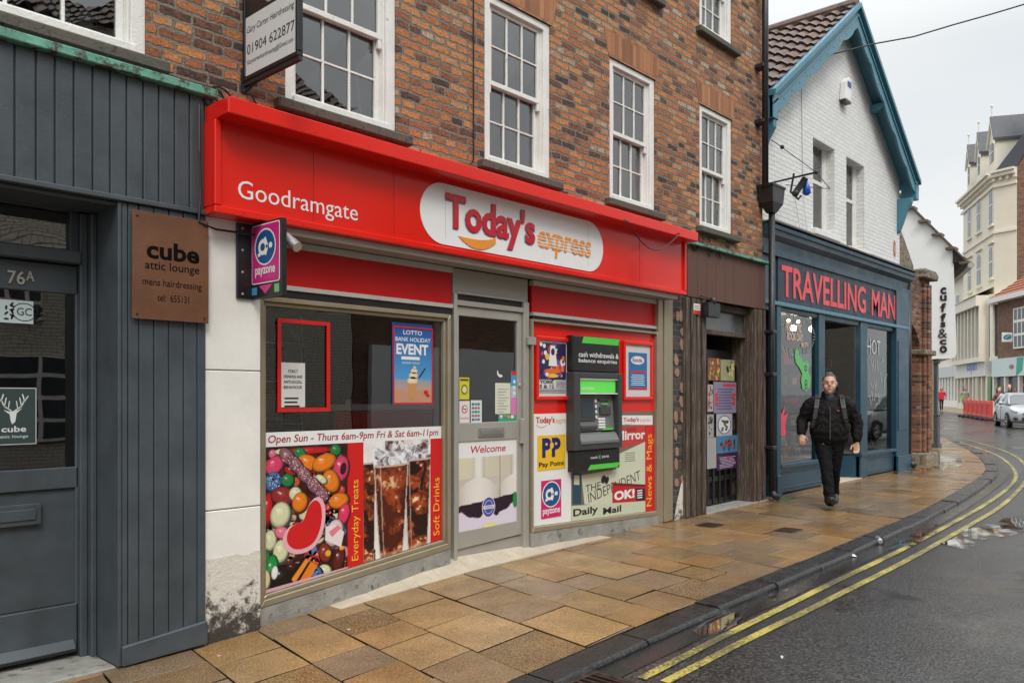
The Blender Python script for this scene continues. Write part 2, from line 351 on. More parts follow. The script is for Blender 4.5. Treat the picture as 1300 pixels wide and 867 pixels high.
m_glass = glass('window_glass', ior=2.45, wav=.003)
m_glassd = glass('shop_glass', (.80,.82,.82), 2.1, wav=.0015)
m_brick = brick('old_red_brick', [(0,(.06,.035,.028)),(.10,(.14,.062,.038)),(.24,(.27,.10,.05)),(.42,(.38,.14,.058)),(.62,(.49,.18,.063)),(.82,(.56,.235,.082)),(.93,(.40,.23,.13)),(1,(.46,.36,.26))], mortar=(.22,.185,.14), mottle=.8, pits=.7, ms=.012, mvar=.5, bumpd=.022)
m_orange = brick('gauged_orange_brick', [(0,(.22,.09,.045)),(.5,(.36,.15,.065)),(1,(.43,.2,.09))], mortar=(.25,.16,.10), bw=.068, rh=.24, ms=.004, distort=.004, squash=1, freq=2, bumpd=.004)
m_wbrick = brick('white_painted_brick', [(0,(.72,.72,.70)),(.5,(.75,.75,.735)),(1,(.78,.78,.765))], mortar=(.60,.60,.58), ms=.006, distort=.012, mottle=.2, mvar=.06, squash=1, freq=2, bumpd=.008, rough=.6)
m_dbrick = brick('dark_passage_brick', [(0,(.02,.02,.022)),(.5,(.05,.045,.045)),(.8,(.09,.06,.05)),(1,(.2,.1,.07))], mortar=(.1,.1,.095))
m_abrick = brick('archway_brick', [(0,(.05,.03,.025)),(.3,(.14,.055,.035)),(.6,(.26,.09,.05)),(.85,(.33,.14,.07)),(1,(.3,.22,.16))], mortar=(.16,.13,.1), rh=.062, bw=.24, bumpd=.02, mottle=.7)
# ------------------------------------------------------------------ the ground
RD = -.046                                                      # road surface below the pavement
def gpt(px, py, dz=0.0):
    z = 0
    for _ in range(8):
        x, y = gx(px, py, z); z = g(x)+dz
    return x, y
KP = [(-30,3.1),(-8,2.95),(-1,2.88),(1.5,2.84)]+[gpt(*p) for p in ((730,853),(855,797.7),(1000,737.7),(1147.6,670.7),(1198,647.7),(1260.7,608.5),(1268.5,597),(1265,587.7),(1249,576),(1238,569),(1192,549))]
KP += [(KP[-1][0]+12, KP[-1][1]+6.5), (KP[-1][0]+40, KP[-1][1]+24)]
def smooth_line(P, it=2):
    for _ in range(it):
        Q = [P[0]]
        for a, b in zip(P, P[1:]):
            Q += [(a[0]*.75+b[0]*.25, a[1]*.75+b[1]*.25), (a[0]*.25+b[0]*.75, a[1]*.25+b[1]*.75)]
        P = Q+[P[-1]]
    return P
KL = smooth_line(KP)
def ky(x):
    for a, b in zip(KL, KL[1:]):
        if x <= b[0]: return a[1]+(b[1]-a[1])*(x-a[0])/(b[0]-a[0]+1e-9)
    return KL[-1][1]
def offset_line(P, d):                                            # d > 0: to the left of travel (towards the buildings)
    R = []
    for i, p in enumerate(P):
        a = P[max(0, i-1)]; b = P[min(len(P)-1, i+1)]; t = Vector((b[0]-a[0], b[1]-a[1])).normalized()
        R.append((p[0]-t.y*d, p[1]+t.x*d))
    return R
def resample(P, step):
    out = [P[0]]; acc = 0
    for a, b in zip(P, P[1:]):
        l = sqrt((b[0]-a[0])**2+(b[1]-a[1])**2)
        while acc+l >= step:
            t = (step-acc)/l; a = (a[0]+(b[0]-a[0])*t, a[1]+(b[1]-a[1])*t); out.append(a); l = sqrt((b[0]-a[0])**2+(b[1]-a[1])**2); acc = 0
        acc += l
    return out
def ribbon(P, d0, d1, dz):
    A = offset_line(P, d0); B = offset_line(P, d1); m = MB(); o = 0
    vs = [(x, y, g(x)+dz) for x, y in A]+[(x, y, g(x)+dz) for x, y in B]; n = len(A)
    m.add(vs, [(i, i+1, n+i+1, n+i) for i in range(n-1)]); return m
# wet asphalt
def asphalt():
    m, n, b = base('wet_asphalt'); Lk = n.links.new
    tc = node(n, 'ShaderNodeTexCoord')
    big = node(n, 'ShaderNodeTexNoise', inp={'Scale': .55, 'Detail': 5, 'Roughness': .6}); Lk(tc.outputs['Object'], big.inputs['Vector'])
    fine = node(n, 'ShaderNodeTexNoise', inp={'Scale': 48, 'Detail': 4, 'Roughness': .8}); Lk(tc.outputs['Object'], fine.inputs['Vector'])
    vor = node(n, 'ShaderNodeTexVoronoi', inp={'Scale': 70}); Lk(tc.outputs['Object'], vor.inputs['Vector'])
    rp = node(n, 'ShaderNodeValToRGB'); e = rp.color_ramp.elements; e[0].position = .40; e[0].color = (.006,.0055,.0055,1); e[1].position = .67; e[1].color = (.085,.082,.078,1); Lk(fine.outputs['Fac'], rp.inputs[0])
    bl = node(n, 'ShaderNodeMapRange', inp={'From Min': .35, 'From Max': .65, 'To Min': .75, 'To Max': 1.25}); Lk(big.outputs['Fac'], bl.inputs[0])
    mx = node(n, 'ShaderNodeMix', data_type='RGBA', blend_type='MULTIPLY'); mx.inputs[0].default_value = 1; Lk(rp.outputs[0], mx.inputs[6]); Lk(bl.outputs[0], mx.inputs[7])
    Lk(mx.outputs[2], b.inputs['Base Color'])
    wet = node(n, 'ShaderNodeMapRange', inp={'From Min': .50, 'From Max': .60, 'To Min': 0, 'To Max': 1}); Lk(big.outputs['Fac'], wet.inputs[0])
    ro = node(n, 'ShaderNodeMapRange', inp={'To Min': .23, 'To Max': .05}); Lk(wet.outputs[0], ro.inputs[0]); Lk(ro.outputs[0], b.inputs['Roughness'])
    h = node(n, 'ShaderNodeMath', operation='SUBTRACT'); Lk(fine.outputs['Fac'], h.inputs[0]); Lk(vor.outputs['Distance'], h.inputs[1])
    bs = node(n, 'ShaderNodeMapRange', inp={'To Min': .6, 'To Max': .10}); Lk(wet.outputs[0], bs.inputs[0])
    bp = node(n, 'ShaderNodeBump', inp={'Distance': .007}); Lk(bs.outputs[0], bp.inputs['Strength']); Lk(h.outputs[0], bp.inputs['Height']); Lk(bp.outputs[0], b.inputs['Normal'])
    b.inputs['Specular IOR Level'].default_value = .5
    return m
m_asph = asphalt()
mb = MB(); xs = [p[0] for p in GP]; ys = [-300, -20, -5, 0, 5, 20, 60, 300]
xs = sorted(set(xs+[-300]+[8, 20, 27, 45, 52]))
vs = [(x, y, g(x)+RD) for y in ys for x in xs]; n = len(xs)
mb.add(vs, [(j*n+i, j*n+i+1, (j+1)*n+i+1, (j+1)*n+i) for j in range(len(ys)-1) for i in range(n-1)])
mb.build('road', m_asph, kind='structure')
# pavement slabs
def slabmat():
    m, n, b = base('wet_york_stone'); Lk = n.links.new
    tc = node(n, 'ShaderNodeTexCoord'); at = node(n, 'ShaderNodeAttribute', attribute_name='Col')
    fine = node(n, 'ShaderNodeTexNoise', inp={'Scale': 85, 'Detail': 3, 'Roughness': .8}); Lk(tc.outputs['Object'], fine.inputs['Vector'])
    vor = node(n, 'ShaderNodeTexVoronoi', inp={'Scale': 85}); Lk(tc.outputs['Object'], vor.inputs['Vector'])
    mid = node(n, 'ShaderNodeTexNoise', inp={'Scale': 2.3, 'Detail': 6, 'Roughness': .62}); Lk(tc.outputs['Object'], mid.inputs['Vector'])
    big = node(n, 'ShaderNodeTexNoise', inp={'Scale': .8, 'Detail': 3}); Lk(tc.outputs['Object'], big.inputs['Vector'])
    gr = node(n, 'ShaderNodeMapRange', inp={'From Min': .3, 'From Max': .7, 'To Min': .45, 'To Max': 1.5}); Lk(fine.outputs['Fac'], gr.inputs[0])
    vr = node(n, 'ShaderNodeMapRange', inp={'From Min': 0, 'From Max': .6, 'To Min': 1.6, 'To Max': .5}); Lk(vor.outputs['Distance'], vr.inputs[0])
    mk = node(n, 'ShaderNodeMix', data_type='FLOAT'); Lk(at.outputs['Alpha'], mk.inputs[0]); Lk(gr.outputs[0], mk.inputs[2]); Lk(vr.outputs[0], mk.inputs[3])
    md = node(n, 'ShaderNodeMapRange', inp={'From Min': .3, 'From Max': .7, 'To Min': .72, 'To Max': 1.22}); Lk(mid.outputs['Fac'], md.inputs[0])
    m1 = node(n, 'ShaderNodeMix', data_type='RGBA', blend_type='MULTIPLY'); m1.inputs[0].default_value = 1; Lk(at.outputs['Color'], m1.inputs[6]); Lk(mk.outputs[0], m1.inputs[7])
    m2 = node(n, 'ShaderNodeMix', data_type='RGBA', blend_type='MULTIPLY'); m2.inputs[0].default_value = 1; Lk(m1.outputs[2], m2.inputs[6]); Lk(md.outputs[0], m2.inputs[7])
    n7 = node(n, 'ShaderNodeTexNoise', inp={'Scale': 7, 'Detail': 8, 'Roughness': .75}); Lk(tc.outputs['Object'], n7.inputs['Vector'])
    r7 = node(n, 'ShaderNodeMapRange', inp={'From Min': .60, 'From Max': .72}); Lk(n7.outputs['Fac'], r7.inputs[0])
    m7 = node(n, 'ShaderNodeMix', data_type='RGBA'); m7.inputs[7].default_value = (.05,.045,.04,1); Lk(m2.outputs[2], m7.inputs[6])
    s7 = node(n, 'ShaderNodeMath', operation='MULTIPLY'); s7.inputs[1].default_value = .55; Lk(r7.outputs[0], s7.inputs[0]); Lk(s7.outputs[0], m7.inputs[0])
    sp = node(n, 'ShaderNodeTexVoronoi', inp={'Scale': 2.6}); Lk(tc.outputs['Object'], sp.inputs['Vector'])   # flattened chewing gum
    s8 = node(n, 'ShaderNodeMath', operation='LESS_THAN'); s8.inputs[1].default_value = .034; Lk(sp.outputs['Distance'], s8.inputs[0])
    m8 = node(n, 'ShaderNodeMix', data_type='RGBA'); m8.inputs[7].default_value = (.45,.43,.4,1); Lk(m7.outputs[2], m8.inputs[6]); Lk(s8.outputs[0], m8.inputs[0])
    Lk(m8.outputs[2], b.inputs['Base Color'])
    ro = node(n, 'ShaderNodeMapRange', inp={'From Min': .38, 'From Max': .62, 'To Min': .21, 'To Max': .045}); Lk(mid.outputs['Fac'], ro.inputs[0]); Lk(ro.outputs[0], b.inputs['Roughness'])
    bp = node(n, 'ShaderNodeBump', inp={'Strength': .35, 'Distance': .003}); Lk(mk.outputs[0], bp.inputs['Height'])
    bq = node(n, 'ShaderNodeBump', inp={'Strength': .35, 'Distance': .008}); Lk(mid.outputs['Fac'], bq.inputs['Height']); Lk(bp.outputs[0], bq.inputs['Normal']); Lk(bq.outputs[0], b.inputs['Normal'])
    b.inputs['Specular IOR Level'].default_value = .45
    return m
m_slab = slabmat()
PAL = [(.27,.155,.058),(.30,.175,.066),(.24,.14,.055),(.28,.165,.07),(.23,.14,.065),(.31,.185,.075),(.24,.155,.085),(.29,.155,.055),(.27,.17,.085),(.22,.145,.08)]
def clip(poly, nx, ny, d):                                        # keep nx*x+ny*y >= d
    out = []
    for i in range(len(poly)):
        a, b = poly[i], poly[(i+1)%len(poly)]; da = nx*a[0]+ny*a[1]-d; db = nx*b[0]+ny*b[1]-d
        if da >= 0: out.append(a)
        if da*db < 0: t = da/(da-db); out.append((a[0]+(b[0]-a[0])*t, a[1]+(b[1]-a[1])*t))
    return out
mb = MB(); rnd = random.Random(3); SK = .16; x = -7.0
while x < 46:
    wd = rnd.choice([.38,.42,.46,.5,.5,.54]); top = 5.6 if x < 17.2 else (9.5 if x < 22 else 15+(x-22)*.55)
    y = top-rnd.uniform(0, .55)
    while y > ky(x)-.6 and y > 2:
        ln = rnd.uniform(.32, .64); y0 = y-ln; gp = .0035+rnd.random()*.006
        def X_(xx, yy): return xx+(yy-5.1)*SK
        P = [(X_(x,y0)+gp, y0+gp), (X_(x+wd,y0)-gp, y0+gp), (X_(x+wd,y)-gp, y-gp), (X_(x,y)+gp, y-gp)]
        cx = sum(p[0] for p in P)/4
        k1, k2 = ky(cx-.3), ky(cx+.3); t = Vector((.6, k2-k1)).normalized(); nx, ny = -t.y, t.x
        P = clip(P, nx, ny, nx*cx+ny*ky(cx)+.215)
        if len(P) >= 3:
            tx, ty = rnd.uniform(-.011,.011), rnd.uniform(-.011,.011); cy = sum(p[1] for p in P)/len(P); zo = rnd.uniform(-.003,.002)
            top_ = [(p[0], p[1], g(p[0])+zo+tx*(p[0]-cx)+ty*(p[1]-cy)) for p in P]; n = len(P)
            kind = 1 if rnd.random() < .13 else 0
            c = rnd.choice(PAL); f = rnd.uniform(1.08, 1.32); f *= .86; c = (c[0]*f, c[1]*f*1.03, c[2]*f*1.1, kind)
            ins = [(p[0]+(cx-p[0])*.012, p[1]+(cy-p[1])*.012, p[2]) for p in top_]; low = [(p[0], p[1], p[2]-.004) for p in top_]; bot = [(p[0], p[1], p[2]-.03) for p in top_]
            mb.add(ins+low+bot, [tuple(range(n))]+[(n+i, n+(i+1)%n, (i+1)%n, i) for i in range(n)]+[], c)
            mb.add(low+bot, [(n+i, n+(i+1)%n, (i+1)%n, i) for i in range(n)], (.03,.024,.018,0))
        y = y0
    x += wd
mb.build('pavement', m_slab, kind='structure')
m_bed = M('dark_joint_bed', (.035,.03,.024), .8, var=.4, scale=20)
KR = resample(KL, 1.0)
mb = MB(); A = offset_line(KR, .02); pts = []
for x, y in A: pts += [(x, y, g(x)-.016), (x+(1.2 if x < 20 else -4), max(y+1, 5.9) if x < 17 else y+16, g(x)-.016)]
mb.add(pts, [(2*i, 2*i+2, 2*i+3, 2*i+1) for i in range(len(A)-1)]); mb.build('pavement_bed', m_bed, kind='structure')
# kerb stones, gutter, yellow lines
m_kerb = M('wet_kerb_stone', (.020,.0195,.019), .24, var=.5, scale=9, bump=1.2, bscale=38, dirt=(.12,.115,.105), dthr=.62, rvar=.14)
mb = MB(); K = resample(KL, .88); rnd = random.Random(11)
for a, b in zip(K, K[1:]):
    d = Vector((b[0]-a[0], b[1]-a[1])); l = d.length; t = d/l; nv = Vector((-t.y, t.x)); j = rnd.uniform(-.008,.008); zj = rnd.uniform(-.008,.007)
    p0 = Vector(a)+t*.009; p1 = Vector(b)-t*.009; V = []
    for p in (p0, p1):
        z = g(p.x)+zj
        for off, dz in ((0.0+j,-.14),(0.0+j,-.022),(.008+j,-.008),(.024+j,0),(.205+j,.001),(.205+j,-.14)):
            q = p+nv*off; V.append((q.x, q.y, z+dz))
    mb.add(V, [(i, i+6, (i+1)%6+6, (i+1)%6) for i in range(6)]+[tuple(range(5,-1,-1)), tuple(range(6,12))])
mb.build('kerb', m_kerb, kind='structure')
m_gut = M('wet_gutter', (.032,.029,.028), .16, var=.35, scale=5, bump=.25, bscale=30, rvar=.12, dirt=(.07,.06,.055), dthr=.62)
ribbon(resample(KL, .5), .02, -.17, RD+.004).build('gutter', m_gut, kind='structure')
def yellow():
    m, n, b = base('worn_yellow_line'); Lk = n.links.new
    tc = node(n, 'ShaderNodeTexCoord'); nz = node(n, 'ShaderNodeTexNoise', inp={'Scale': 45, 'Detail': 7, 'Roughness': .75}); Lk(tc.outputs['Object'], nz.inputs['Vector'])
    n2 = node(n, 'ShaderNodeTexNoise', inp={'Scale': 2.5, 'Detail': 4}); Lk(tc.outputs['Object'], n2.inputs['Vector'])
    a = node(n, 'ShaderNodeMath', operation='MULTIPLY_ADD'); a.inputs[1].default_value = .5; Lk(n2.outputs['Fac'], a.inputs[0]); Lk(nz.outputs['Fac'], a.inputs[2])
    rp = node(n, 'ShaderNodeValToRGB'); e = rp.color_ramp.elements; e[0].position = .66; e[0].color = (.52,.43,.09,1); e[1].position = .80; e[1].color = (.10,.085,.05,1); e.new(.5).color = (.60,.48,.11,1)
    Lk(a.outputs[0], rp.inputs[0]); Lk(rp.outputs[0], b.inputs['Base Color']); b.inputs['Roughness'].default_value = .38
    bp = node(n, 'ShaderNodeBump', inp={'Strength': .8, 'Distance': .004}); Lk(nz.outputs['Fac'], bp.inputs['Height']); Lk(bp.outputs[0], b.inputs['Normal'])
    return m
m_yel = yellow()
YI = [gpt(px, py, RD) for px, py in ((808.5,860),(1010,762),(1189,673),(1250,640),(1281,617),(1288,606),(1286,597),(1276,585),(1255,573))]
YO = [gpt(px, py, RD) for px, py in ((838,864.6),(1060,757),(1207.6,677.7),(1270,643),(1300,612),(1304,600),(1300,590),(1287,578),(1262,568))]
t0 = YI[0]; 
for nm, P, ext in (('inner', YI, (t0[0]-4, YI[0][1]+.0)), ('outer', YO, (YO[0][0]-4, YO[0][1]+.0))):
    P = resample(smooth_line([P[0]]+P[1:]+[(P[-1][0]+10, P[-1][1]+4.2),(P[-1][0]+30, P[-1][1]+16)], 2), .4)
    ribbon(P, -.0, -.062, RD+.006).build('yellow_line', m_yel, kind='structure')
# far pavement on the outside of the bend
# (built along the far street line in the background section)
# doorstep stones under the shop windows
m_step = M('pale_step_stone', (.50,.43,.33), .5, var=.2, scale=5, bump=.5, bscale=40, dirt=(.2,.18,.14), dthr=.6)
m_plinth = M('grey_concrete_plinth', (.30,.29,.26), .6, var=.3, scale=6, bump=.8, bscale=30, dirt=(.1,.1,.09), dthr=.56)
def strip(name, x0, x1, y0, y1, dz, m, n=8, label=None):
    mb = MB()
    for i in range(n):
        a = x0+(x1-x0)*i/n; b = x0+(x1-x0)*(i+1)/n; q = .002
        V = [(a+q,y0,g(a)-.05),(b-q,y0,g(b)-.05),(b-q,y1,g(b)-.05),(a+q,y1,g(a)-.05),(a+q,y0,g(a)+dz),(b-q,y0,g(b)+dz),(b-q,y1,g(b)+dz),(a+q,y1,g(a)+dz)]
        mb.add(V, [(0,3,2,1),(4,5,6,7),(0,1,5,4),(1,2,6,5),(2,3,7,6),(3,0,4,7)])
    return mb.build(name, m, kind='structure', bev=.006)
# stone ramp that rises from the paving to the shop door
def ramp():
    a0, a1, b0_, b1 = 3.55, 6.9, 4.75, 6.25; yf, yb = 4.93, 5.13; zz = lambda x: g(x)+.006
    mb = MB(); n = 10
    for k in range(n):
        xa, xb = a0+(a1-a0)*k/n+.0015, a0+(a1-a0)*(k+1)/n-.0015
        def top(x): return g(x)+.10*max(0, min(1, (x-a0)/1.1))*max(0, min(1, (a1-x)/.8))*(1-.55*max(0, min(1, (x-4.8)/1.2)))
        V = [(xa,yf,zz(xa)-.05),(xb,yf,zz(xb)-.05),(xb,yb,zz(xb)-.05),(xa,yb,zz(xa)-.05),(xa,yf,zz(xa)),(xb,yf,zz(xb)),(xb,yb,max(top(xb),zz(xb))),(xa,yb,max(top(xa),zz(xa)))]
        mb.add(V, [(0,3,2,1),(4,5,6,7),(0,1,5,4),(1,2,6,5),(2,3,7,6),(3,0,4,7)])
    mb.build('doorstep', m_step, kind='structure')
ramp()
# standing water
def puddle(name, pts, dz, seed):
    rnd = random.Random(seed); P = [gpt(px, py, dz) for px, py in pts]; Q = []
    for a, b in zip(P, P[1:]+P[:1]):
        for t in (0, .33, .66): s_ = .04*sqrt((a[0]-b[0])**2+(a[1]-b[1])**2); Q.append((a[0]*(1-t)+b[0]*t+rnd.uniform(-s_,s_), a[1]*(1-t)+b[1]*t+rnd.uniform(-s_,s_)))
    cx = sum(p[0] for p in Q)/len(Q); cy = sum(p[1] for p in Q)/len(Q); n = len(Q)
    MB().add([(x, y, g(x)+dz) for x, y in Q]+[(cx, cy, g(cx)+dz)], [(i, (i+1)%n, n) for i in range(n)]).build(name, m_water, kind='structure')
m_water = glass('standing_water', (.72,.70,.68), 1.33, .02, broken=2.3)
puddle('puddle_water', [(1196,690),(1225,672),(1262,662),(1300,652),(1330,650),(1330,668),(1290,678),(1250,684),(1228,697)], RD+.0085, 1)
puddle('puddle_water', [(1128,590),(1150,584),(1185,578),(1215,574),(1225,582),(1212,592),(1185,600),(1150,604),(1130,600)], .0055, 2)
puddle('puddle_water', [(880,800),(925,770),(965,748),(1000,736),(1020,738),(985,760),(945,785),(900,812)], RD+.0085, 3)
puddle('puddle_water', [(1115,700),(1150,682),(1175,668),(1190,665),(1185,675),(1155,694)], RD+.0085, 4)
# ------------------------------------------------------------------ sash windows
YW, YS, YF, YC = 5.05, 5.10, 4.85, 4.70
def sash_window(b, x0, x1, z0, z1, Y, cols=3, sill=True, arch=True, rows=2, fw=.085, lab=None, vis0=True):
    f = MB(); y0 = Y+.015; y1 = Y+.13
    f.box(x0, x0+fw, y0, y1, z0, z1); f.box(x1-fw, x1, y0, y1, z0, z1); f.box(x0+fw, x1-fw, y0, y1, z1-fw*.8, z1); f.box(x0+fw-.02, x1-fw+.02, y0-.03, y1, z0, z0+.05)
    f.box(x0+fw, x0+fw+.015, y0+.025, y1, z0+.05, z1-fw*.8); f.box(x1-fw-.015, x1-fw, y0+.025, y1, z0+.05, z1-fw*.8)
    w = f.build('window', m_white, b, bev=.004)
    if lab: w['label'] = lab
    a, c = x0+fw+.015, x1-fw-.015; zm = (z0+z1)/2-.01; s = MB()
    for (za, zb, ya) in ((z0+.05, zm+.02, y0+.075), (zm-.02, z1-fw*.8, y0+.035)):
        t = .042; yb = ya+.035
        s.box(a, a+t, ya, yb, za, zb); s.box(c-t, c, ya, yb, za, zb); s.box(a+t, c-t, ya, yb, za, za+(.05 if za < zm-.1 else t)); s.box(a+t, c-t, ya, yb, zb-.035, zb)
        for k in range(1, cols):
            xx = a+t+(c-a-2*t)*k/cols; s.box(xx-.009, xx+.009, ya+.004, yb-.004, za+t, zb-.035)
        for k in range(1, rows):
            zz = za+t+(zb-.035-za-t)*k/rows; s.box(a+t, c-t, ya+.006, yb-.006, zz-.008, zz+.008)
        if za > zm-.1:
            for xx in (a+.02, c-.02): s.box(xx-.018, xx+.018, ya+.002, yb-.002, za-.07, za)
    s.build('sash', m_white, w, bev=.003)
    p = MB()
    for (za, zb, ya, tl) in ((z0+.05, zm, y0+.096, .004), (zm, z1-fw*.8, y0+.056, -.003)):
        for i_ in range(cols):
            for j_ in range(rows):
                xa_, xb_ = a+(c-a)*i_/cols, a+(c-a)*(i_+1)/cols; z_a, z_b = za+(zb-za)*j_/rows, za+(zb-za)*(j_+1)/rows; q_ = [random.uniform(-.0035, .0035) for _ in range(4)]
                p.quad((xa_, ya+q_[0], z_a), (xb_, ya+q_[1], z_a), (xb_, ya+q_[2], z_b), (xa_, ya+q_[3], z_b))
    p.build('pane', m_glass, w)
    if sill:
        sm = MB(); sm.box(x0-.09, x1+.12, Y-.075, Y+.02, z0-.09, z0-.012); sm.build('sill', m_stone, w, bev=.012)
    if arch:
        am = MB(); xm = (x0+x1)/2; P = [(x0-.02, z1), (x1+.02, z1), (x1+.1, z1+.27)]
        P += [(x1+.1-(x1-x0+.2)*k/6, z1+.27+.03*sin(pi*k/6)) for k in range(1, 6)]+[(x0-.1, z1+.27)]
        am.prism(P, FY(Y), -.02, .004); am.build('brick_lintel', m_orange, w)
    return w
# ------------------------------------------------------------------ brick building over the shops
bb = thing('brick_building', 'three storey orange and brown brick building with white sash windows above the red shop', 'building', (5.5, YW, 0))
BX0, BX1, BZ0, BZ1 = -6.0, fx(968, YW), 2.72, 8.6
W1 = [(3.17, 4.17), (5.17, 6.08), (7.05, 7.93), (8.92, 9.75)]
Z0, Z1 = 3.53, 5.02
wins = [(a, b, Z0, Z1) for a, b in W1]+[(-.35, .75, Z0, Z1), (1.02, 2.2, Z0, Z1)]+[(a, b, 5.95, 7.3) for a, b in W1+[(1.1, 2.15)]]
mb = MB(); wall_mb(mb, BX0, BX1, BZ0, BZ1, YW, wins, .22)
mb.quad((BX1, YW, 0), (BX1, YW+9, 0), (BX1, YW+9, BZ1), (BX1, YW, BZ1)); mb.quad((BX0, YW, 0), (BX0, YW, BZ1), (BX0, YW+9, BZ1), (BX0, YW+9, 0))
mb.quad((BX0, YW+9, 0), (BX1, YW+9, 0), (BX1, YW+9, BZ1), (BX0, YW+9, BZ1))
mb.build('wall', m_brick, bb)
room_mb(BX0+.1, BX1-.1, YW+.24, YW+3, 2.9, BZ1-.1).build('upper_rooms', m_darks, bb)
mb = MB(); mb.box(BX0-.2, BX1+.05, YW-.25, YW+9, BZ1, BZ1+.12); mb.add([(BX0-.2,YW-.25,BZ1+.12),(BX1+.05,YW-.25,BZ1+.12),(BX1+.05,YW+4.4,BZ1+3),(BX0-.2,YW+4.4,BZ1+3),(BX1+.05,YW+9,BZ1+.12),(BX0-.2,YW+9,BZ1+.12)], [(0,1,2,3),(3,2,4,5),(0,3,5),(1,4,2)])
mb.build('roof', M('slate_roof', (.06,.06,.065), .6, var=.3, scale=4, bump=.6, bscale=12), bb)
for i, (a, b_, c, d) in enumerate(wins):
    sash_window(bb, a, b_, c, d, YW)
# curtain behind one window
mc = M('net_curtain', (.5,.52,.5), .9, var=.1)
def curtain(x0, x1, z0, z1, y):
    m = MB(); n = 24; V = []
    for k in range(n+1):
        x = x0+(x1-x0)*k/n; yy = y+.02*sin(k*1.7); V += [(x, yy, z0), (x, yy, z1)]
    m.add(V, [(2*i, 2*i+2, 2*i+3, 2*i+1) for i in range(n)]); return m
for a_, b_ in ((5.22, 5.40), (8.98, 9.16), (9.5, 9.7), (7.1, 7.22)): curtain(a_, b_, Z0+.02, Z1-.1, YW+.30).build('curtain', mc, bb, smooth=True)
for a_, b_, z_ in ((7.06, 7.92, 6.7), (8.93, 9.74, 6.55)): MB().box(a_, b_, YW+.2, YW+.21, z_, 7.3).build('blind', mc, bb)
curtain(5.82, 6.0, Z0+.02, Z1-.1, YW+.32).build('curtain', mc, bb, smooth=True)
curtain(7.72, 7.86, Z0+.02, Z1-.1, YW+.32).build('curtain', mc, bb, smooth=True)
# cups on the leftmost sill inside
mcup = M('pale_blue_china', (.62,.72,.72), .25, var=.05)
for i, (px, lb) in enumerate(((80, 'tallest pale cup'), (104, 'plain glass tumbler'), (148, 'round pale blue cup'), (172, 'small pale blue bowl'))):
    pass
for px, nm, lb, r, h in ((105/1.97, 'tumbler', 'clear grey tumbler on the window ledge above the dark grey shopfront', .045, .11), (152/1.97, 'cup', 'round pale blue cup with a lid on the window ledge between tumbler and mug', .05, .075), (213/1.97, 'mug', 'pale blue mug with a handle on the window ledge above the dark grey shopfront', .045, .085), (285/1.97, 'bowl', 'small low pale bowl at the right end of the window ledge', .04, .04)):
    y = YW+.158; x = fx(px, y); z = Z0+.125
    m = MB(); m.rings([((x,y,z),(r*.7,0,0),(0,r*.7,0)),((x,y,z+h*.3),(r,0,0),(0,r,0)),((x,y,z+h),(r*.95,0,0),(0,r*.95,0)),((x,y,z+h),(r*.8,0,0),(0,r*.8,0)),((x,y,z+h*.4),(r*.8,0,0),(0,r*.8,0))], 18)
    if nm == 'mug': m.tube([(x+r*.9,y,z+h*.8),(x+r*1.5,y,z+h*.65),(x+r*1.5,y,z+h*.35),(x+r*.9,y,z+h*.25)], .007, 6)
    m.build(nm, mcup if nm != 'tumbler' else M('smoked_glass', (.3,.32,.32), .1), smooth=True, label=lb, cat=nm)
MB().box(-.3, 2.1, YW+.14, YW+.3, Z0+.02, Z0+.124).build('window_board', m_white, bb)
# framed pictures/ornament behind window 1
m = MB(); m.obox((4.02, YW+.3, Z0+.28), (-.12,.05,1), .1, .02, .38); m.build('picture_frame', m_wclean, label='white leaning picture frame behind the sash window over the red canopy', cat='picture frame')

# ------------------------------------------------------------------ dark grey hairdresser shopfront
hs_ = thing('hair_salon_shopfront', 'dark grey boarded timber shopfront with door and green copper flashing', 'shopfront', (1, YW, 0))
YG = 4.99
zt = fz(0, 53, YG); XR = fx(269, YG)
XL = -3.0
mb = MB(); zb = fz(0, 228, YG); bx = [19,46,70,94,118,140,161,182,202,222,241,260]
ex = [XL]; 
xx = [fx(p, YG) for p in bx]; stepb = xx[1]-xx[0]; pre = []; q = xx[0]
while q > XL: pre.append(q); q -= stepb
edges = sorted(pre)+xx[1:]+[XR]
zt = fz(150, 93, YG)
zl = fz(167.5, 256, YG)
for a, b_ in zip(edges, edges[1:]):
    mb.box(a+.004, b_-.004, YG, YG+.05, zl+.02, zt)
mb.box(XL, XR-.005, YG+.016, YG+.058, zl, zt-.01)
mb.build('fascia_boards', m_grey, hs_, bev=.005)
mb = MB(); mb.box(XL, XR+.0, YG-.02, YG+.1, zl-.01, zl+.022); mb.box(XL, XR-.002, YG+.03, YG+.36, zl-.035, zl-.011); mb.build('fascia_moulding', m_grey, hs_, bev=.005)
cu = M('green_copper_flashing', (.12,.33,.24), .6, metal=0, var=.55, scale=6, bump=.6, bscale=25, dirt=(.055,.05,.035), dthr=.50)
mb = MB(); mb.box(XL, XR+.02, YG-.05, YG+.06, zt, zt+.055); mb.build('copper_flashing', cu, hs_, bev=.006)
mb = MB(); mb.box(XL, XR+.02, YG-.01, YG+.05, zt+.055, zt+.075); mb.build('flashing_upstand', m_black, hs_)
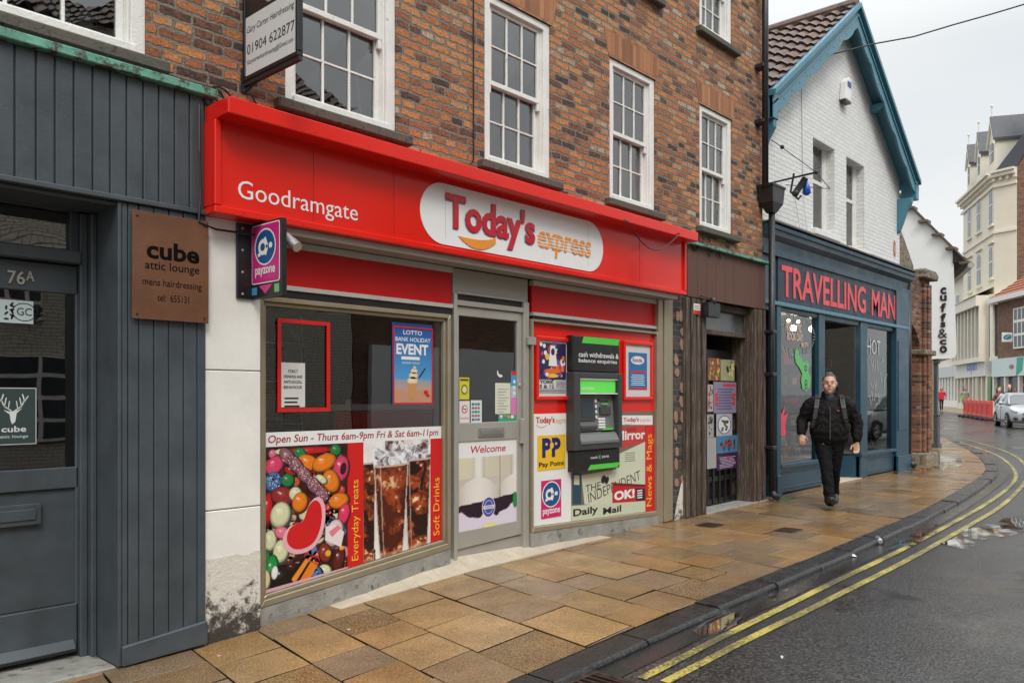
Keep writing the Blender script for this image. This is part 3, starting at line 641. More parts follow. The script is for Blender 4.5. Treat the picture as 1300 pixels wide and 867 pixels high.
# pillar
PX0 = fx(154.8, YG); PX1 = fx(262, YG)
pe = [PX0, fx(163,YG), fx(177,YG), fx(196,YG), fx(215,YG), fx(233.5,YG), fx(251,YG), PX1]
mb = MB()
for a, b_ in zip(pe, pe[1:]): mb.box(a+.003, b_-.003, YG+.004, YG+.05, g(a)+.1, zl-.012)
mb.box(PX0+.0, PX1-.006, YG+.018, YG+.05, g(PX0)+.01, zl-.014)
mb.build('pillar_boards', m_grey, hs_, bev=.004)
mb = MB(); mb.prism([(PX0-.004, g(PX0)+.012), (PX1, g(PX1)+.012), (PX1, g(PX1)+.16), (PX0-.004, g(PX0)+.13)], FY(YG), -.05, .022); mb.build('skirting_board', m_grey, hs_, bev=.006)
mb = MB(); mb.box(PX0-.022, PX0-.001, YG-.002, 5.36, g(PX0)+.01, zl-.012); mb.box(PX0-.055, PX0-.024, 5.30, 5.42, g(PX0)+.01, zl-.04); mb.box(PX0-.1, PX0-.057, 5.355, 5.44, g(PX0)+.01, zl-.04)
mb.build('door_jamb', m_grey, hs_, bev=.005)
# door and transom
YD = 5.40; DXR = PX0-.10
za = fz(125, 340, YD)
mb = MB(); mb.box(XL, DXR, YD-.07, YD+.05, za-.0, za+.08); mb.build('transom_bar', m_grey, hs_, bev=.008)
tzt = fz(133, 268, YD); 
mb = MB(); mb.box(XL, DXR, YD-.02, YD+.05, tzt, zl-.036); mb.box(DXR-.05, DXR, YD-.02, YD+.05, za+.08, tzt)
tw = mb.build('transom_window', m_grey, hs_, bev=.005)
mb = MB(); mb.quad((XL,YD+.01,za+.08),(DXR-.05,YD+.01,za+.08),(DXR-.05,YD+.01,tzt),(XL,YD+.01,tzt)); mb.build('pane', m_glass, tw)
dk = thing('x','x','x') if False else None
dz0 = g(1.3)+.05; dg0 = fz(100, 592, YD); dg1 = fz(104, 375, YD); dgx = fx(102.5, YD); DXL = DXR-.95
mb = MB()
mb.box(dgx, DXR-.012, YD, YD+.045, dz0, za-.006); mb.box(DXL, DXL+.13, YD, YD+.045, dz0, za-.006)
mb.box(DXL+.13, dgx, YD, YD+.045, dg1, za-.006); mb.box(DXL+.13, dgx, YD, YD+.045, dg0-.13, dg0); pz1 = dg0-.13; pz0 = fz(98, 765, YD); mb.box(DXL+.13, dgx, YD, YD+.045, dz0, pz0)
mb.box(DXL+.13, dgx-.0, YD+.022, YD+.04, pz0, pz1)
mb.prism([(YD, 0),(YD,.06),(YD-.03,.02),(YD-.045,0)], lambda a,b,c: (c, a, dz0+.03+b), DXL, DXR-.02)
door = mb.build('door', m_grey, hs_, bev=.006)
mb = MB(); mb.quad((DXL+.13,YD+.015,dg0),(dgx,YD+.015,dg0),(dgx,YD+.015,dg1),(DXL+.13,YD+.015,dg1)); mb.build('door_glass', m_glassd, door)
mb = MB(); a0, a1 = dgx-.60, fx(52, YD); lz1 = fz(30, 640, YD); lz0 = fz(30, 667, YD)
mb.box(a0, a1, YD-.012, YD+.021, lz0, lz1); mb.box(a0+.03, a1-.03, YD-.02, YD-.012, lz0+.03, lz1-.03); mb.build('letterbox', m_grey, door, bev=.004)
mb = MB(); mb.text(FY(YD), '76', fx(9,YD), fz(20,361,YD), fx(31,YD), fz(20,344,YD), .001, thick=.008, bold=.01); mb.text(FY(YD), 'A', fx(32.5,YD), fz(38,357,YD), fx(43,YD), fz(38,344.5,YD), .001, thick=.008, bold=.01)
mb.build('house_number', M('brushed_steel', (.5,.48,.45), .4, metal=.7), door)
mb = MB(); mb.box(XL, DXL-.02, YD-.02, YD+.05, g(0)+.02, za); mb.build('side_panel', m_grey, hs_)
mb = MB(); mb.box(XL, PX0-.02, 5.02, 5.6, g(1)-.02, g(1)+.03); mb.build('threshold', m_plinth, hs_, bev=.006)
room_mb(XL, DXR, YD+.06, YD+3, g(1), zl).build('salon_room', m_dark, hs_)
# warm bulb seen inside
lb = thing('pendant_bulb', 'small warm glowing bulb hanging inside the dark grey door', 'lamp', (fx(79, 6.6), 6.6, fz(79, 434, 6.6)))
o = ORG[lb.name]; MB().ball(o, .018, .018, .03).build('bulb', M('warm_filament', (1,.45,.12), emit=6), lb, smooth=True)
MB().tube([(o.x,o.y,o.z+.03),(o.x,o.y,zl-.05)], .004, 5).build('flex', m_black, lb)
# stickers on the salon door
fr = FY(YD-.001+.013)
mb = MB(); a, b_ = dgx-.50, fx(43, YD); z1 = fz(20, 381, YD); z0 = fz(20, 410, YD)
mb.slab(fr, a, z0, b_, z1, 0, .003, S(200,215,215)); cx = (a+b_)/2+.07; cz = (z0+z1)/2
K_ = S(20,20,20)
for k in range(22):
    t = 2*pi*k/22; t2 = 2*pi*(k+1)/22; r0, r1 = .052, .057
    mb.add([fr(cx+r*1.15*cos(q), cz+r*sin(q)*.95, .004) for r, q in ((r0,t),(r1,t),(r1,t2),(r0,t2))], [(0,1,2,3)], K_)
mb.text(fr, 'GC', cx-.04, cz-.02, cx+.04, cz+.025, .0045, K_)
for sx in (-1, 1):
    for k in range(9): mb.ell(fr, cx+sx*(.075+.02*cos(k*2.1)), cz-.045+.011*k, .014, .006, .004, K_, rot=k*1.3)
mb.build('door_card', m_art, label='pale card with round initials crest near the top of the dark grey door glass', cat='sticker')
mb = MB(); a, b_ = fx(0,YD)-.14, fx(47,YD); z1 = fz(20, 492, YD); z0 = fz(20, 564.5, YD)
mb.slab(fr, a, z0, b_, z1, 0, .003, S(190,200,200)); mb.slab(fr, a+.006, z0+.006, b_-.006, z1-.006, .003, .004, S(60,75,74)); Wt = S(225,230,228)
cx = fx(17,YD); tp = z1-.03; hh = z1-z0
mb.poly(fr, [(cx-.02,tp-.11),(cx+.022,tp-.105),(cx+.012,tp-.17),(cx-.004,tp-.185),(cx-.012,tp-.165)], .005, Wt)
mb.poly(fr, [(cx-.02,tp-.11),(cx-.05,tp-.10),(cx-.02,tp-.125)], .005, Wt); mb.poly(fr, [(cx+.022,tp-.105),(cx+.05,tp-.09),(cx+.02,tp-.12)], .005, Wt)
def stroke(mb, fr, P, wd, c, col):
    for p, q in zip(P, P[1:]):
        d = Vector((q[0]-p[0], q[1]-p[1])); 
        if d.length < 1e-6: continue
        d.normalize(); nn = Vector((-d.y, d.x))*wd/2; mb.add([fr(p[0]-nn.x-d.x*wd*.3,p[1]-nn.y-d.y*wd*.3,c),fr(q[0]-nn.x+d.x*wd*.3,q[1]-nn.y+d.y*wd*.3,c),fr(q[0]+nn.x+d.x*wd*.3,q[1]+nn.y+d.y*wd*.3,c),fr(p[0]+nn.x-d.x*wd*.3,p[1]+nn.y-d.y*wd*.3,c)], [(0,1,2,3)], col)
for sx in (-1, 1):
    stroke(mb, fr, [(cx+sx*.01,tp-.105),(cx+sx*.045,tp-.08),(cx+sx*.06,tp-.045),(cx+sx*.05,tp-.01)], .007, .005, Wt)
    stroke(mb, fr, [(cx+sx*.045,tp-.08),(cx+sx*.035,tp-.03)], .006, .005, Wt); stroke(mb, fr, [(cx+sx*.058,tp-.055),(cx+sx*.08,tp-.02)], .006, .005, Wt); stroke(mb, fr, [(cx+sx*.025,tp-.095),(cx+sx*.018,tp-.05)], .005, .005, Wt)
mb.text(fr, 'cube', cx-.06, z0+.075, cx+.07, z0+.11, .005, Wt, bold=.02); mb.text(fr, 'attic lounge', cx-.07, z0+.035, cx+.08, z0+.058, .005, Wt)
mb.build('door_poster', m_art, label='dark green square sticker with a white stag head on the dark grey door glass', cat='sticker')
# rusty steel sign
rust = M('rusted_steel', (.17,.070,.032), .55, metal=.25, var=.35, scale=2.2, bump=.3, bscale=80, dirt=(.12,.045,.022), dthr=.6)
YR = YG-.03; frR = FY(YR); sx0, sx1 = fx(168,YR), fx(265,YR); sz1 = fz(168,266,YR); sz0 = fz(168,404,YR)
sg = thing('rusty_steel_sign', 'square rusty steel plate sign with cut out lettering on the grey boarded pillar', 'sign', ((sx0+sx1)/2, YR, sz0))
mb = MB(); mb.slab(frR, sx0, sz0, sx1, sz1, -.006, 0); mb.build('plate', rust, sg, bev=.002)
ink = M('cut_out_black', (.004,.0035,.003), .9, spec=.1)
mb = MB()
for t, a, b_, c, d, bo in (('cube',186,253,327.5,304,.03),('attic lounge',184,253,344,330,.005),('mens hairdressing',181,256,364,352,.0),('tel:  655131',200,240,382,373,0)):
    mb = MB(); mb.text(frR, t, fx(a,YR), fz(a,c,YR), fx(b_,YR), fz(a,d,YR), .0012, bold=bo); mb.build('lettering', ink, sg)
mb = MB()
for x in (sx0+.03, sx1-.03):
    for z in (sz0+.03, sz1-.03): mb.ball((x, YR, z), .008, .006, .008, 8, 5)
mb.build('screws', m_black, sg)
# ------------------------------------------------------------------ hanging sign over the canopy
HX = 2.86
ya = yx(311, HX); yb = yx(381.5, HX); hz0 = zx(311, 106, HX); hz1 = hz0+.62
hg = thing('hanging_sign', 'black framed white hairdresser sign hanging from a wall bracket above the red canopy', 'sign', (HX, YW, hz0))
mb = MB(); t = .02
mb.box(HX-t, HX+t, yb, ya, hz0, hz0+.03); mb.box(HX-t, HX+t, yb, ya, hz1-.03, hz1); mb.box(HX-t, HX+t, yb, yb+.03, hz0+.03, hz1-.03); mb.box(HX-t, HX+t, ya-.03, ya, hz0+.03, hz1-.03); mb.build('frame', m_black, hg, bev=.004)
mb = MB(); mb.box(HX-.012, HX+.012, yb+.031, ya-.031, hz0+.031, hz0+.42); mb.build('white_board', M('sign_white', (.62,.63,.62), .4, var=.03), hg)
mb = MB(); mb.box(HX-.012, HX+.012, yb+.031, ya-.031, hz0+.421, hz1-.031); mb.build('dark_board', m_black, hg)
frH = FX(HX-.012, ya); wd = ya-yb; mb = MB(); ik = M('ink_grey', (.05,.05,.055), .5)
mb.text(frH, 'Gary Carter Hairdressing', .05, hz0+.30, wd-.05, hz0+.355, .0015, shear=.2)
mb.text(frH, '01904 622877', .05, hz0+.17, wd-.045, hz0+.235, .0015); mb.text(frH, 'Garycarterhairdressing@Gmail.com', .05, hz0+.095, wd-.06, hz0+.135, .0015, shear=.1)
mb.build('lettering', ik, hg)
mb = MB(); gcx = wd/2
for k in range(24):
    t1 = 2*pi*k/24; t2 = 2*pi*(k+1)/24
    mb.add([frH(gcx+r*cos(q), hz0+.50+r*sin(q), .0015) for r, q in ((.055,t1),(.06,t1),(.06,t2),(.055,t2))], [(0,1,2,3)])
mb.text(frH, 'gc', gcx-.035, hz0+.478, gcx+.035, hz0+.525, .0015); mb.build('crest', M('silver_ink', (.5,.5,.5), .5), hg)
mb = MB(); mb.box(HX-.03, HX+.03, YW-.012, YW-.001, hz0-.07, hz0+.09); mb.box(HX-.013, HX+.013, yb-.0, YW-.012, hz0-.028, hz0-.001); mb.tube([(HX, YW-.012, hz0-.06), (HX, YW-.2, hz0-.02)], .008, 6); mb.build('bracket', m_cast, hg)
# tangled cable at the canopy corner
mb = MB(); rnd = random.Random(5)
for k in range(4):
    P = []; c = (2.50+.05*k, YW-.035-.01*k, 3.33+.02*k); r = .07+.02*rnd.random()
    for t in range(15): P.append((c[0]+r*cos(t*.5+k), c[1]+.012*sin(t), c[2]+r*.7*sin(t*.5+k)))
    mb.tube(P, .007, 5)
mb.tube([(2.50,YW-.08,3.3),(2.49,YW-.1,3.0),(2.505,YW-.09,2.75),(2.49,YW-.09,2.55),(2.6,YW-.1,2.52),(3.2,YW-.1,2.53)], .008, 5)
mb.tube([(2.9,YW-.02,3.48),(3.0,YW-.02,3.34),(3.15,YW-.02,3.32),(3.3,YW-.02,3.38)], .006, 5)
mb.build('cable_tangle', m_black, label='loops of black cable tangled at the left end of the red canopy', cat='cable')
mb = MB(); zz = 3.32
mb.tube([(fx(611,YW-.02)-.14+.0, YW-.012, 3.42), (fx(602,YW-.02), YW-.012, 3.5), (fx(602,YW-.02), YW-.012, 8.4)], .007, 5); mb.build('wall_cable', m_black, label='thin black cable running up the brick wall beside the second sash window', cat='cable')
mb = MB(); P = []
xa, xb_ = fx(795,4.68), fx(862,4.68)
for k in range(13):
    t = k/12; P.append((xa+(xb_-xa)*t, 4.68-.01, 3.2-.26*sin(pi*t)*(1-.2*t)+.02*t))
mb.tube([(xa-.06,4.86,3.3)]+P+[(xb_+.08,4.85,3.26)], .006, 5); mb.build('loose_cable', m_black, label='loose black cable sagging over the right end of the red canopy', cat='cable')
mb = MB(); rnd = random.Random(9)
for k in range(5):
    x0 = fx(850+12*k, YW-.03); z0 = 3.3+rnd.uniform(-.05,.08); P = [(x0+.3*t/8, YW-.03-.02*k%.03, z0+.07*sin(t*.8+k)-.02*t/8) for t in range(9)]; mb.tube(P, .007, 5)
mb.build('cable_bundle', m_black, label='tangle of thin black cables on the brick wall right of the red canopy', cat='cable')
# ------------------------------------------------------------------ red shop sign and canopy
FX0, FX1 = fx(273, YF), fx(872, YF); FZ0 = fz(273, 269.5, YF); CZ1 = fz(290, 121.3, YC); CZ0 = fz(290, 143, YC)
ss = thing('red_shop_sign', 'long bright red shop fascia sign with white oval and projecting red canopy top', 'sign', ((FX0+FX1)/2, YW, FZ0))
YP = YF+.025
mb = MB(); mb.box(FX0+.045, FX1-.045, YP, YW-.002, FZ0+.05, CZ0+.04); mb.build('panel', m_red, ss)
mb = MB(); mb.box(FX0, FX1, YF, YW-.003, FZ0, FZ0+.049); mb.box(FX0, FX0+.044, YF, YW-.003, FZ0+.05, CZ0+.0); mb.box(FX1-.044, FX1, YF, YW-.003, FZ0+.05, CZ0); mb.build('border', m_red, ss, bev=.006)
mb = MB(); mb.box(fx(290,YC)-.0, fx(886.6,YC), YC, YW-.001, CZ0, CZ1); mb.build('canopy', m_red, ss, bev=.006)
mb = MB(); mb.box(FX0+.44, FX1-.1, YF+.06, YS-.01, FZ0-.05, FZ0-.003); mb.build('soffit', m_alu, ss)
fr = FY(YP); ox0, ox1 = fx(533, YP), fx(765, YP); oz0 = fz(754, 346, YP)-.0; oz1 = fz(560, 232.5, YP)
oz0 = max(oz0, FZ0+.052)
mb = MB(); mb.prism(rc(ox0, oz0, ox1, oz1, (oz1-oz0)*.498, 14), fr, 0, .006); mb.build('oval_board', m_wclean, ss)
mb = MB()
for px in (565, 746): 
    x = fx(px, YP); mb.box(x-.0015, x+.0015, YP-.0068, YP-.006, oz0+.05, oz1-.04)
mb.build('board_joint', M('thin_grey_joint', (.35,.35,.36), .6), ss)
m_lred = M('raised_red_letter', (.50,.012,.03), .3, var=.04, coat=.3); m_lor = M('raised_orange_letter', (.80,.28,.03), .35, var=.04); m_lsh = M('grey_letter_edge', (.30,.30,.32), .5)
tz1 = fz(625, 257.5, YP); tz0 = fz(644, 317, YP); tx0, tx1 = fx(565,YP), fx(678,YP)
mb = MB(); mb.text(fr, "Today's", tx0-.01, tz0-.012, tx1-.01, tz1-.012, .0065, bold=.035); mb.build('letter_shadow_edge', m_lsh, ss)
mb = MB(); mb.text(fr, "Today's", tx0, tz0, tx1, tz1, .0075, bold=.03, thick=.008); mb.build('lettering', m_lred, ss)
mb = MB(); sx0, sx1 = fx(581,YP), fx(628,YP); sm = fz(604,316.5,YP); st = fz(581,300,YP); P = []
for k in range(17): t = k/16; P.append((sx0+(sx1-sx0)*t, st+(sm-st)*(1-(2*t-1)**2)*1.0+.03*t*0))
Q = [(sx0+(sx1-sx0)*t/16, st+(sm+.045+.02*(1-t/16)-st)*(1-(2*t/16-1)**2)*.9+ (.045*(t/16))) for t in range(16, -1, -1)]
for a, b_, c, d in zip(P, P[1:], Q[::-1][1:], Q[::-1]): mb.prism([a, b_, c, d], fr, .007, .013)
mb.build('smile_mark', m_lor, ss)
ez1 = fz(683, 293, YP); ez0 = fz(706, 328, YP); mb = MB(); mb.text(fr, 'express', fx(682,YP), ez0, fx(749,YP), ez1, .0075, bold=.012, shear=.12, thick=.006); mb.build('small_lettering', m_lor, ss)
mb = MB(); hh_ = ez1-ez0
for k in range(4): z = ez0+hh_*(.42+.13*k); mb.slab(fr, fx(681,YP), z-.003, fx(750,YP), z+.003, .0136, .0142)
mb.build('lettering_stripes', m_wclean, ss)
gz1 = fz(315,231,YP); gz0 = fz(418,280.5,YP); mb = MB(); mb.text(fr, 'Goodramgate', fx(302,YP), gz0, fx(454,YP), gz1, .001, bold=-.002, thick=.002); mb.build('place_lettering', m_wclean, ss)

mb = MB()
for px in (398, 500, 812): x = fx(px, YP); mb.box(x-.0018, x+.0018, YP-.0012, YP-.0002, FZ0+.05, CZ0)
mb.build('panel_seams', M('dark_red_seam', (.16,.008,.006), .6), ss)
mb = MB()
for k in range(13): x = FX0+.2+(FX1-FX0-.4)*k/12; mb.ball((x, YF-.0005, FZ0+.025), .007,.004,.007, 8,4); mb.ball((x, YC-.0005, CZ0+.03), .006,.003,.006, 8,4)
mb.build('rivets', m_redd, ss)
# ------------------------------------------------------------------ red shop front
sf = thing('red_shopfront', 'red and bronze framed convenience shopfront with white painted pier beside a grey door', 'shopfront', (5.5, YS, 0))
# white pier
px0 = fx(262, YG)+.002; px1 = fx(326, 5.06)
pier = M('white_render_pier', (.78,.755,.70), .45, var=.08, scale=4, bump=.2, bscale=30, dirt=(.35,.3,.25), dthr=.76)
mb = MB(); zz = [g(2.7)-.05, .71, 1.62, FZ0+.3]
for a, b_ in zip(zz, zz[1:]): mb.box(px0, px1, YG+.02, YW+.2, a+.003, b_-.003)
mb.build('white_pier', pier, sf, bev=.005)
mb = MB(); mb.box(px0+.002, px1-.003, YG+.026, YW+.19, g(2.7), FZ0+.25); mb.build('pier_joints', m_stone, sf)
def flaked():
    m, n, b = base('flaking_render'); Lk = n.links.new; tc = node(n, 'ShaderNodeTexCoord')
    n1 = node(n, 'ShaderNodeTexNoise', inp={'Scale': 14, 'Detail': 10, 'Roughness': .75}); Lk(tc.outputs['Object'], n1.inputs['Vector'])
    sp = node(n, 'ShaderNodeSeparateXYZ'); Lk(tc.outputs['Object'], sp.inputs[0]); ma = node(n, 'ShaderNodeMath', operation='MULTIPLY_ADD'); ma.inputs[1].default_value = .75; Lk(sp.outputs[2], ma.inputs[0]); Lk(n1.outputs['Fac'], ma.inputs[2])
    rp = node(n, 'ShaderNodeValToRGB'); e = rp.color_ramp.elements; e[0].position = .46; e[0].color = (.05,.042,.035,1); e[1].position = .60; e[1].color = (.68,.64,.57,1); e.new(.52).color = (.22,.2,.17,1)
    Lk(ma.outputs[0], rp.inputs[0]); Lk(rp.outputs[0], b.inputs['Base Color']); b.inputs['Roughness'].default_value = .8
    bp = node(n, 'ShaderNodeBump', inp={'Strength': 1, 'Distance': .015}); Lk(n1.outputs['Fac'], bp.inputs['Height']); Lk(bp.outputs[0], b.inputs['Normal']); return m
rnd = random.Random(2); P = [(px0+.004, g(2.4)+.0), (px1-.004, g(2.9)+.0)]; n = 9
for k in range(n+1): t = k/n; P.append((px1-.004-(px1-px0-.008)*t, .40+rnd.uniform(-.01,.01)))
m_flake = flaked()
mb = MB(); mb.prism(P, FY(YG+.02), .0015, .003); mb.build('flaked_render', m_flake, sf)
# plinths below windows and pale step
def xz(px, py, Y=YS): return (fx(px, Y), fz(px, py, Y))
def gp(x, d=0): return g(x)+d
LX0, LX1 = fx(328, YS-.02), fx(571, YS-.02)
mb = MB(); zb0 = fz(328, 772, YS-.02); zb1 = fz(570.5, 696, YS-.02)
mb.prism([(LX0, g(LX0)-.02),(LX1, g(LX1)-.02),(LX1, zb1-.002),(LX0, zb0-.002)], FY(YS), -.15, .035)
RX0, RX1 = fx(673.8, YS-.02), fx(834, YS-.02); rz0 = fz(673.8, 676, YS-.02); rz1 = fz(833, 653.7, YS-.02)
mb.prism([(RX0, g(RX0)-.02),(RX1+.1, g(RX1)-.02),(RX1+.1, rz1-.002),(RX0, rz0-.002)], FY(YS), -.15, .035)
mb.build('plinth', m_plinth, sf, bev=.006)
# left display window frame
FTZ = fz(340, 377, YS)+.0
def frame4(mb, P, w_, d0, d1, Y, wb=None):                 # P = bl, br, tr, tl corners outer; mitred frame
    (ax,az),(bx_,bz),(cx,cz),(dx,dz) = P; wb = wb or w_
    I = [(ax+w_, az+wb),(bx_-w_, bz+wb),(cx-w_, cz-w_),(dx+w_, dz-w_)]
    O = [P[0],P[1],P[2],P[3]]
    for i in range(4):
        j = (i+1)%4; mb.prism([O[i],O[j],I[j],I[i]], FY(Y), d0, d1)
    return I
mb = MB(); LP_ = [(LX0, zb0),(LX1, zb1),(LX1, FTZ),(LX0, FTZ)]
I1 = frame4(mb, LP_, .035, -.06, .04, YS, .05); I2 = frame4(mb, I1, .028, -.06, .015, YS, .03)
lw = mb.build('display_window', m_gold, sf, bev=.005)
GI = I2
mb = MB(); mb.poly(FY(YS), GI, -.02, None); mb.build('pane', m_glassd, lw)
# long post left of the window down to the ground
mb = MB(); mb.box(px1+.003, LX0-.002, YS-.05, YS+.08, g(2.9)+.01, FZ0-.01); mb.build('corner_post', m_gold, sf, bev=.004)
# red panels over the windows with pale strips
rz_t = FZ0-.055
pz = fz(360, 362, YS); mb = MB(); lx1 = fx(574, YS)
mb.slab(FY(YS), px1+.003, pz, lx1, rz_t-.05, -.05, -.01); rx0 = fx(676, YS); rx1 = fx(833, YS); pzr = fz(676.5, 396, YS)
mb.slab(FY(YS), rx0, pzr, rx1, rz_t-.05, -.05, -.01); mb.build('red_top_panel', m_redd, sf)
mb = MB(); mb.slab(FY(YS), px1+.003, pz-.035, lx1, pz-.002, -.05, .015); mb.slab(FY(YS), px1+.003, rz_t-.048, lx1, rz_t, -.05, .012)
mb.slab(FY(YS), rx0, pzr-.035, rx1, pzr-.002, -.05, .015); mb.slab(FY(YS), rx0, rz_t-.048, rx1, rz_t, -.05, .012)
for k in range(6): mb.ball((px1+.2+.43*k, YS-.014, rz_t-.024), .007, .005, .007, 8, 4)
for k in range(5): mb.ball((rx0+.2+.43*k, YS-.016, pzr-.018), .007, .005, .007, 8, 4)
mb.build('pale_trim', M('pale_grey_trim', (.46,.44,.40), .45, var=.1), sf, bev=.003)
mb = MB(); mb.slab(FY(YS), px1+.003, FTZ+.002, lx1, pz-.037, -.05, .0); mb.slab(FY(YS), rx0, fz(676,405,YS)+.002, rx1, pzr-.037, -.05, .0); mb.build('dark_head_gap', m_black, sf)
# door set
DX0, DX1 = fx(576, YS), fx(671, YS); tz = fz(577, 372, YS)
mb = MB(); mb.slab(FY(YS), DX0, tz, DX1, rz_t, -.05, -.012); mb.build('door_head_panel', M('stone_grey_panel', (.33,.31,.27), .5, var=.1, scale=2), sf)
gz = lambda x: g(x)+.02
dl0 = fx(580.5, YS); dl1 = fx(664, YS); dt = fz(580, 388, YS)
mb = MB(); mb.slab(FY(YS), DX0, gz(DX0)-.03, dl0-.003, tz-.002, -.07, .01); mb.slab(FY(YS), dl1+.003, gz(DX1)-.03, DX1, tz-.002, -.07, .01)
mb.slab(FY(YS), dl0-.002, dt+.12, dl1+.002, tz-.002, -.07, .008); mb.slab(FY(YS), dl0-.002, dt+.004, dl1+.002, dt+.05, -.07, .008); mb.build('door_frame', m_alu, sf, bev=.004)
mb = MB(); mb.slab(FY(YS), dl0-.002, dt+.051, dl1+.002, dt+.119, -.06, -.02); mb.build('vent_slot', m_black, sf)
YDr = YS+.015; G0, G1 = fx(582.8, YDr), fx(657, YDr); gt_ = fz(583, 400.5, YDr); gb_ = fz(583, 537, YDr); pb = fz(583, 674.5, YDr); pt_ = fz(583, 561, YDr)
db = fz(581, 697.5, YDr); db2 = db+.03
fr = FY(YDr); mb = MB()
mb.prism([(dl0, db),(G0, db),(G0, dt),(dl0, dt)], fr, -.05, 0); mb.prism([(G1, db2),(dl1, db2),(dl1, dt),(G1, dt)], fr, -.05, 0)
mb.slab(fr, G0, gt_, G1, dt, -.05, 0); mb.slab(fr, G0, pt_, G1, gb_, -.05, 0); mb.prism([(G0, db),(G1, db2),(G1, pb+.01),(G0, pb-.004)], fr, -.05, 0)
sd = mb.build('door', m_alu, sf, bev=.004)
mb = MB(); mb.q(fr, G0, gb_, G1, gt_, -.025, None); mb.build('door_glass', m_glassd, sd)
mb = MB(); a0, a1 = fx(607, YDr), fx(639.5, YDr); z1 = fz(607, 543.5, YDr); z0 = fz(607, 555, YDr); mb.slab(fr, a0, z0, a1, z1, 0, .012); mb.slab(fr, a0+.025, z0+.02, a1-.025, z1-.015, .0125, .018); mb.build('letter_plate', M('dull_steel', (.38,.36,.33), .35, metal=.7), sd, bev=.003)
mb = MB(); hx = fx(660.5, YDr); mb.slab(fr, hx-.02, fz(660,563,YDr), hx+.025, fz(660,531,YDr), 0, .035); mb.build('handle', m_alu, sd, bev=.008, seg=2); mb = MB(); mb.ball((fx(658.5,YDr), YDr-.012, fz(658,489,YDr)), .018,.012,.018, 10, 6); mb.build('lock', m_alu, sd)
mb = MB(); mb.prism([(LX1+.002, g(DX0)-.02),(RX0-.002, g(DX1)-.02),(RX0-.002, db2-.006),(LX1+.002, db-.006)], FY(YS), -.12, -.035); mb.build('threshold', m_alu, sf, bev=.005)
mb = MB(); mb.slab(FY(YS), fx(667,YS), fz(670,438,YS), fx(676.5,YS), fz(670,428,YS), .012, .045); mb.build('lock_box', m_alu, sf, bev=.004)
# right display frame, red board behind the machine, end post
RFZ = fz(676, 405.5, YS)
mb = MB(); I1 = frame4(mb, [(RX0, rz0),(RX1, rz1),(RX1, RFZ),(RX0, RFZ)], .025, -.06, .04, YS, .05); mb.build('display_frame', m_gold, sf, bev=.005)
mb = MB(); mb.prism(I1, FY(YS), -.05, -.006); mb.build('red_back_board', m_red, sf)
ep0, ep1 = RX1+.003, fx(851, YS); mb = MB()
for k in range(3): a = ep0+(ep1-ep0)*k/3; b_ = ep0+(ep1-ep0)*(k+1)/3; mb.box(a, b_-.006, YS-.04-.012*(k == 1), YS+.1, g(a)+.005, FZ0-.005)
mb.build('end_post', m_gold, sf, bev=.006)
# shop room behind the glass
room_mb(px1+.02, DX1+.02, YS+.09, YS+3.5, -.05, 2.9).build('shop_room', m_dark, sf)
# strip lights reflections and goods inside
def shelf(name, label, x0, x1, y, zs, cols, seed, cat='shelf', item=(.05,.14), group=None, depth=.3):
    rnd = random.Random(seed); t = thing(name, label, cat, ((x0+x1)/2, y, zs[0]))
    if group: t['group'] = group
    mb = MB()
    for z in zs: mb.box(x0, x1, y, y+depth, z-.02, z)
    mb.box(x0, x0+.02, y+.01, y+depth, zs[0]-.3 if zs[0] > .5 else zs[0], zs[-1]+.25); mb.box(x1-.02, x1, y+.01, y+depth, zs[0]-.3 if zs[0] > .5 else zs[0], zs[-1]+.25)
    mb.build('board', m_wclean if seed%2 else m_darks, t); mb = MB()
    for z in zs:
        x = x0+.03
        while x < x1-.06:
            w_ = rnd.uniform(*item); h = rnd.uniform(.08,.22); c = rnd.choice(cols); mb.box(x, min(x+w_*.93, x1-.03), y+.02, y+.2, z+.001, z+h, c); x += w_
    mb.build('goods', m_artm, t); t_ = bpy.data.objects; return t
CC = [S(200,40,30),S(30,70,150),S(220,190,60),S(230,230,225),S(40,120,70),S(120,60,120),S(210,120,50),S(60,50,45)]
shelf('shop_shelf', 'shelf of packaged goods inside the red shop behind the left window', 3.2, 4.4, YS+1.6, [.9,1.25,1.6,1.95], CC, 3)
mb = MB(); x0, x1 = fx(420,YS+.08), fx(545,YS+.08); mb.box(x0, x1, YS+.034, YS+.4, .3, fz(425, 522, YS+.03)); mb.build('counter', m_red, label='red counter standing just inside the left shop window', cat='counter', bev=.01)
mb = MB(); mb.box(x0-.05, x1, YS+.028, YS+.06, fz(425,521.5,YS+.03), fz(425,513,YS+.03))
for q_ in (.1, 1.0): mb.box(x0+q_, x0+q_+.06, YS+.03, YS+.06, fz(425,512.9,YS+.03), fz(425,507,YS+.03))
mb.build('counter_rail', m_wclean, label='pale rail along the front of the red counter inside the window', cat='rail')
MB().box(fx(549,YS+.06), fx(562,YS+.06), YS+.034, YS+.05, .3, FTZ-.07).build('pale_partition', m_wclean, label='pale board standing at the right end inside the left shop window', cat='board')
def rn(a, b_): s_ = sin(a*127.1+b_*311.7)*43758.5453; return s_-math.floor(s_)
def vn(x_, y_):
    i, j = math.floor(x_), math.floor(y_); f, g_ = x_-i, y_-j; f = f*f*(3-2*f); g_ = g_*g_*(3-2*g_)
    return (rn(i,j)*(1-f)+rn(i+1,j)*f)*(1-g_)+(rn(i,j+1)*(1-f)+rn(i+1,j+1)*f)*g_
def mixc(a, b_, t): return tuple(x_*(1-t)+y_*t for x_, y_ in zip(a, b_))
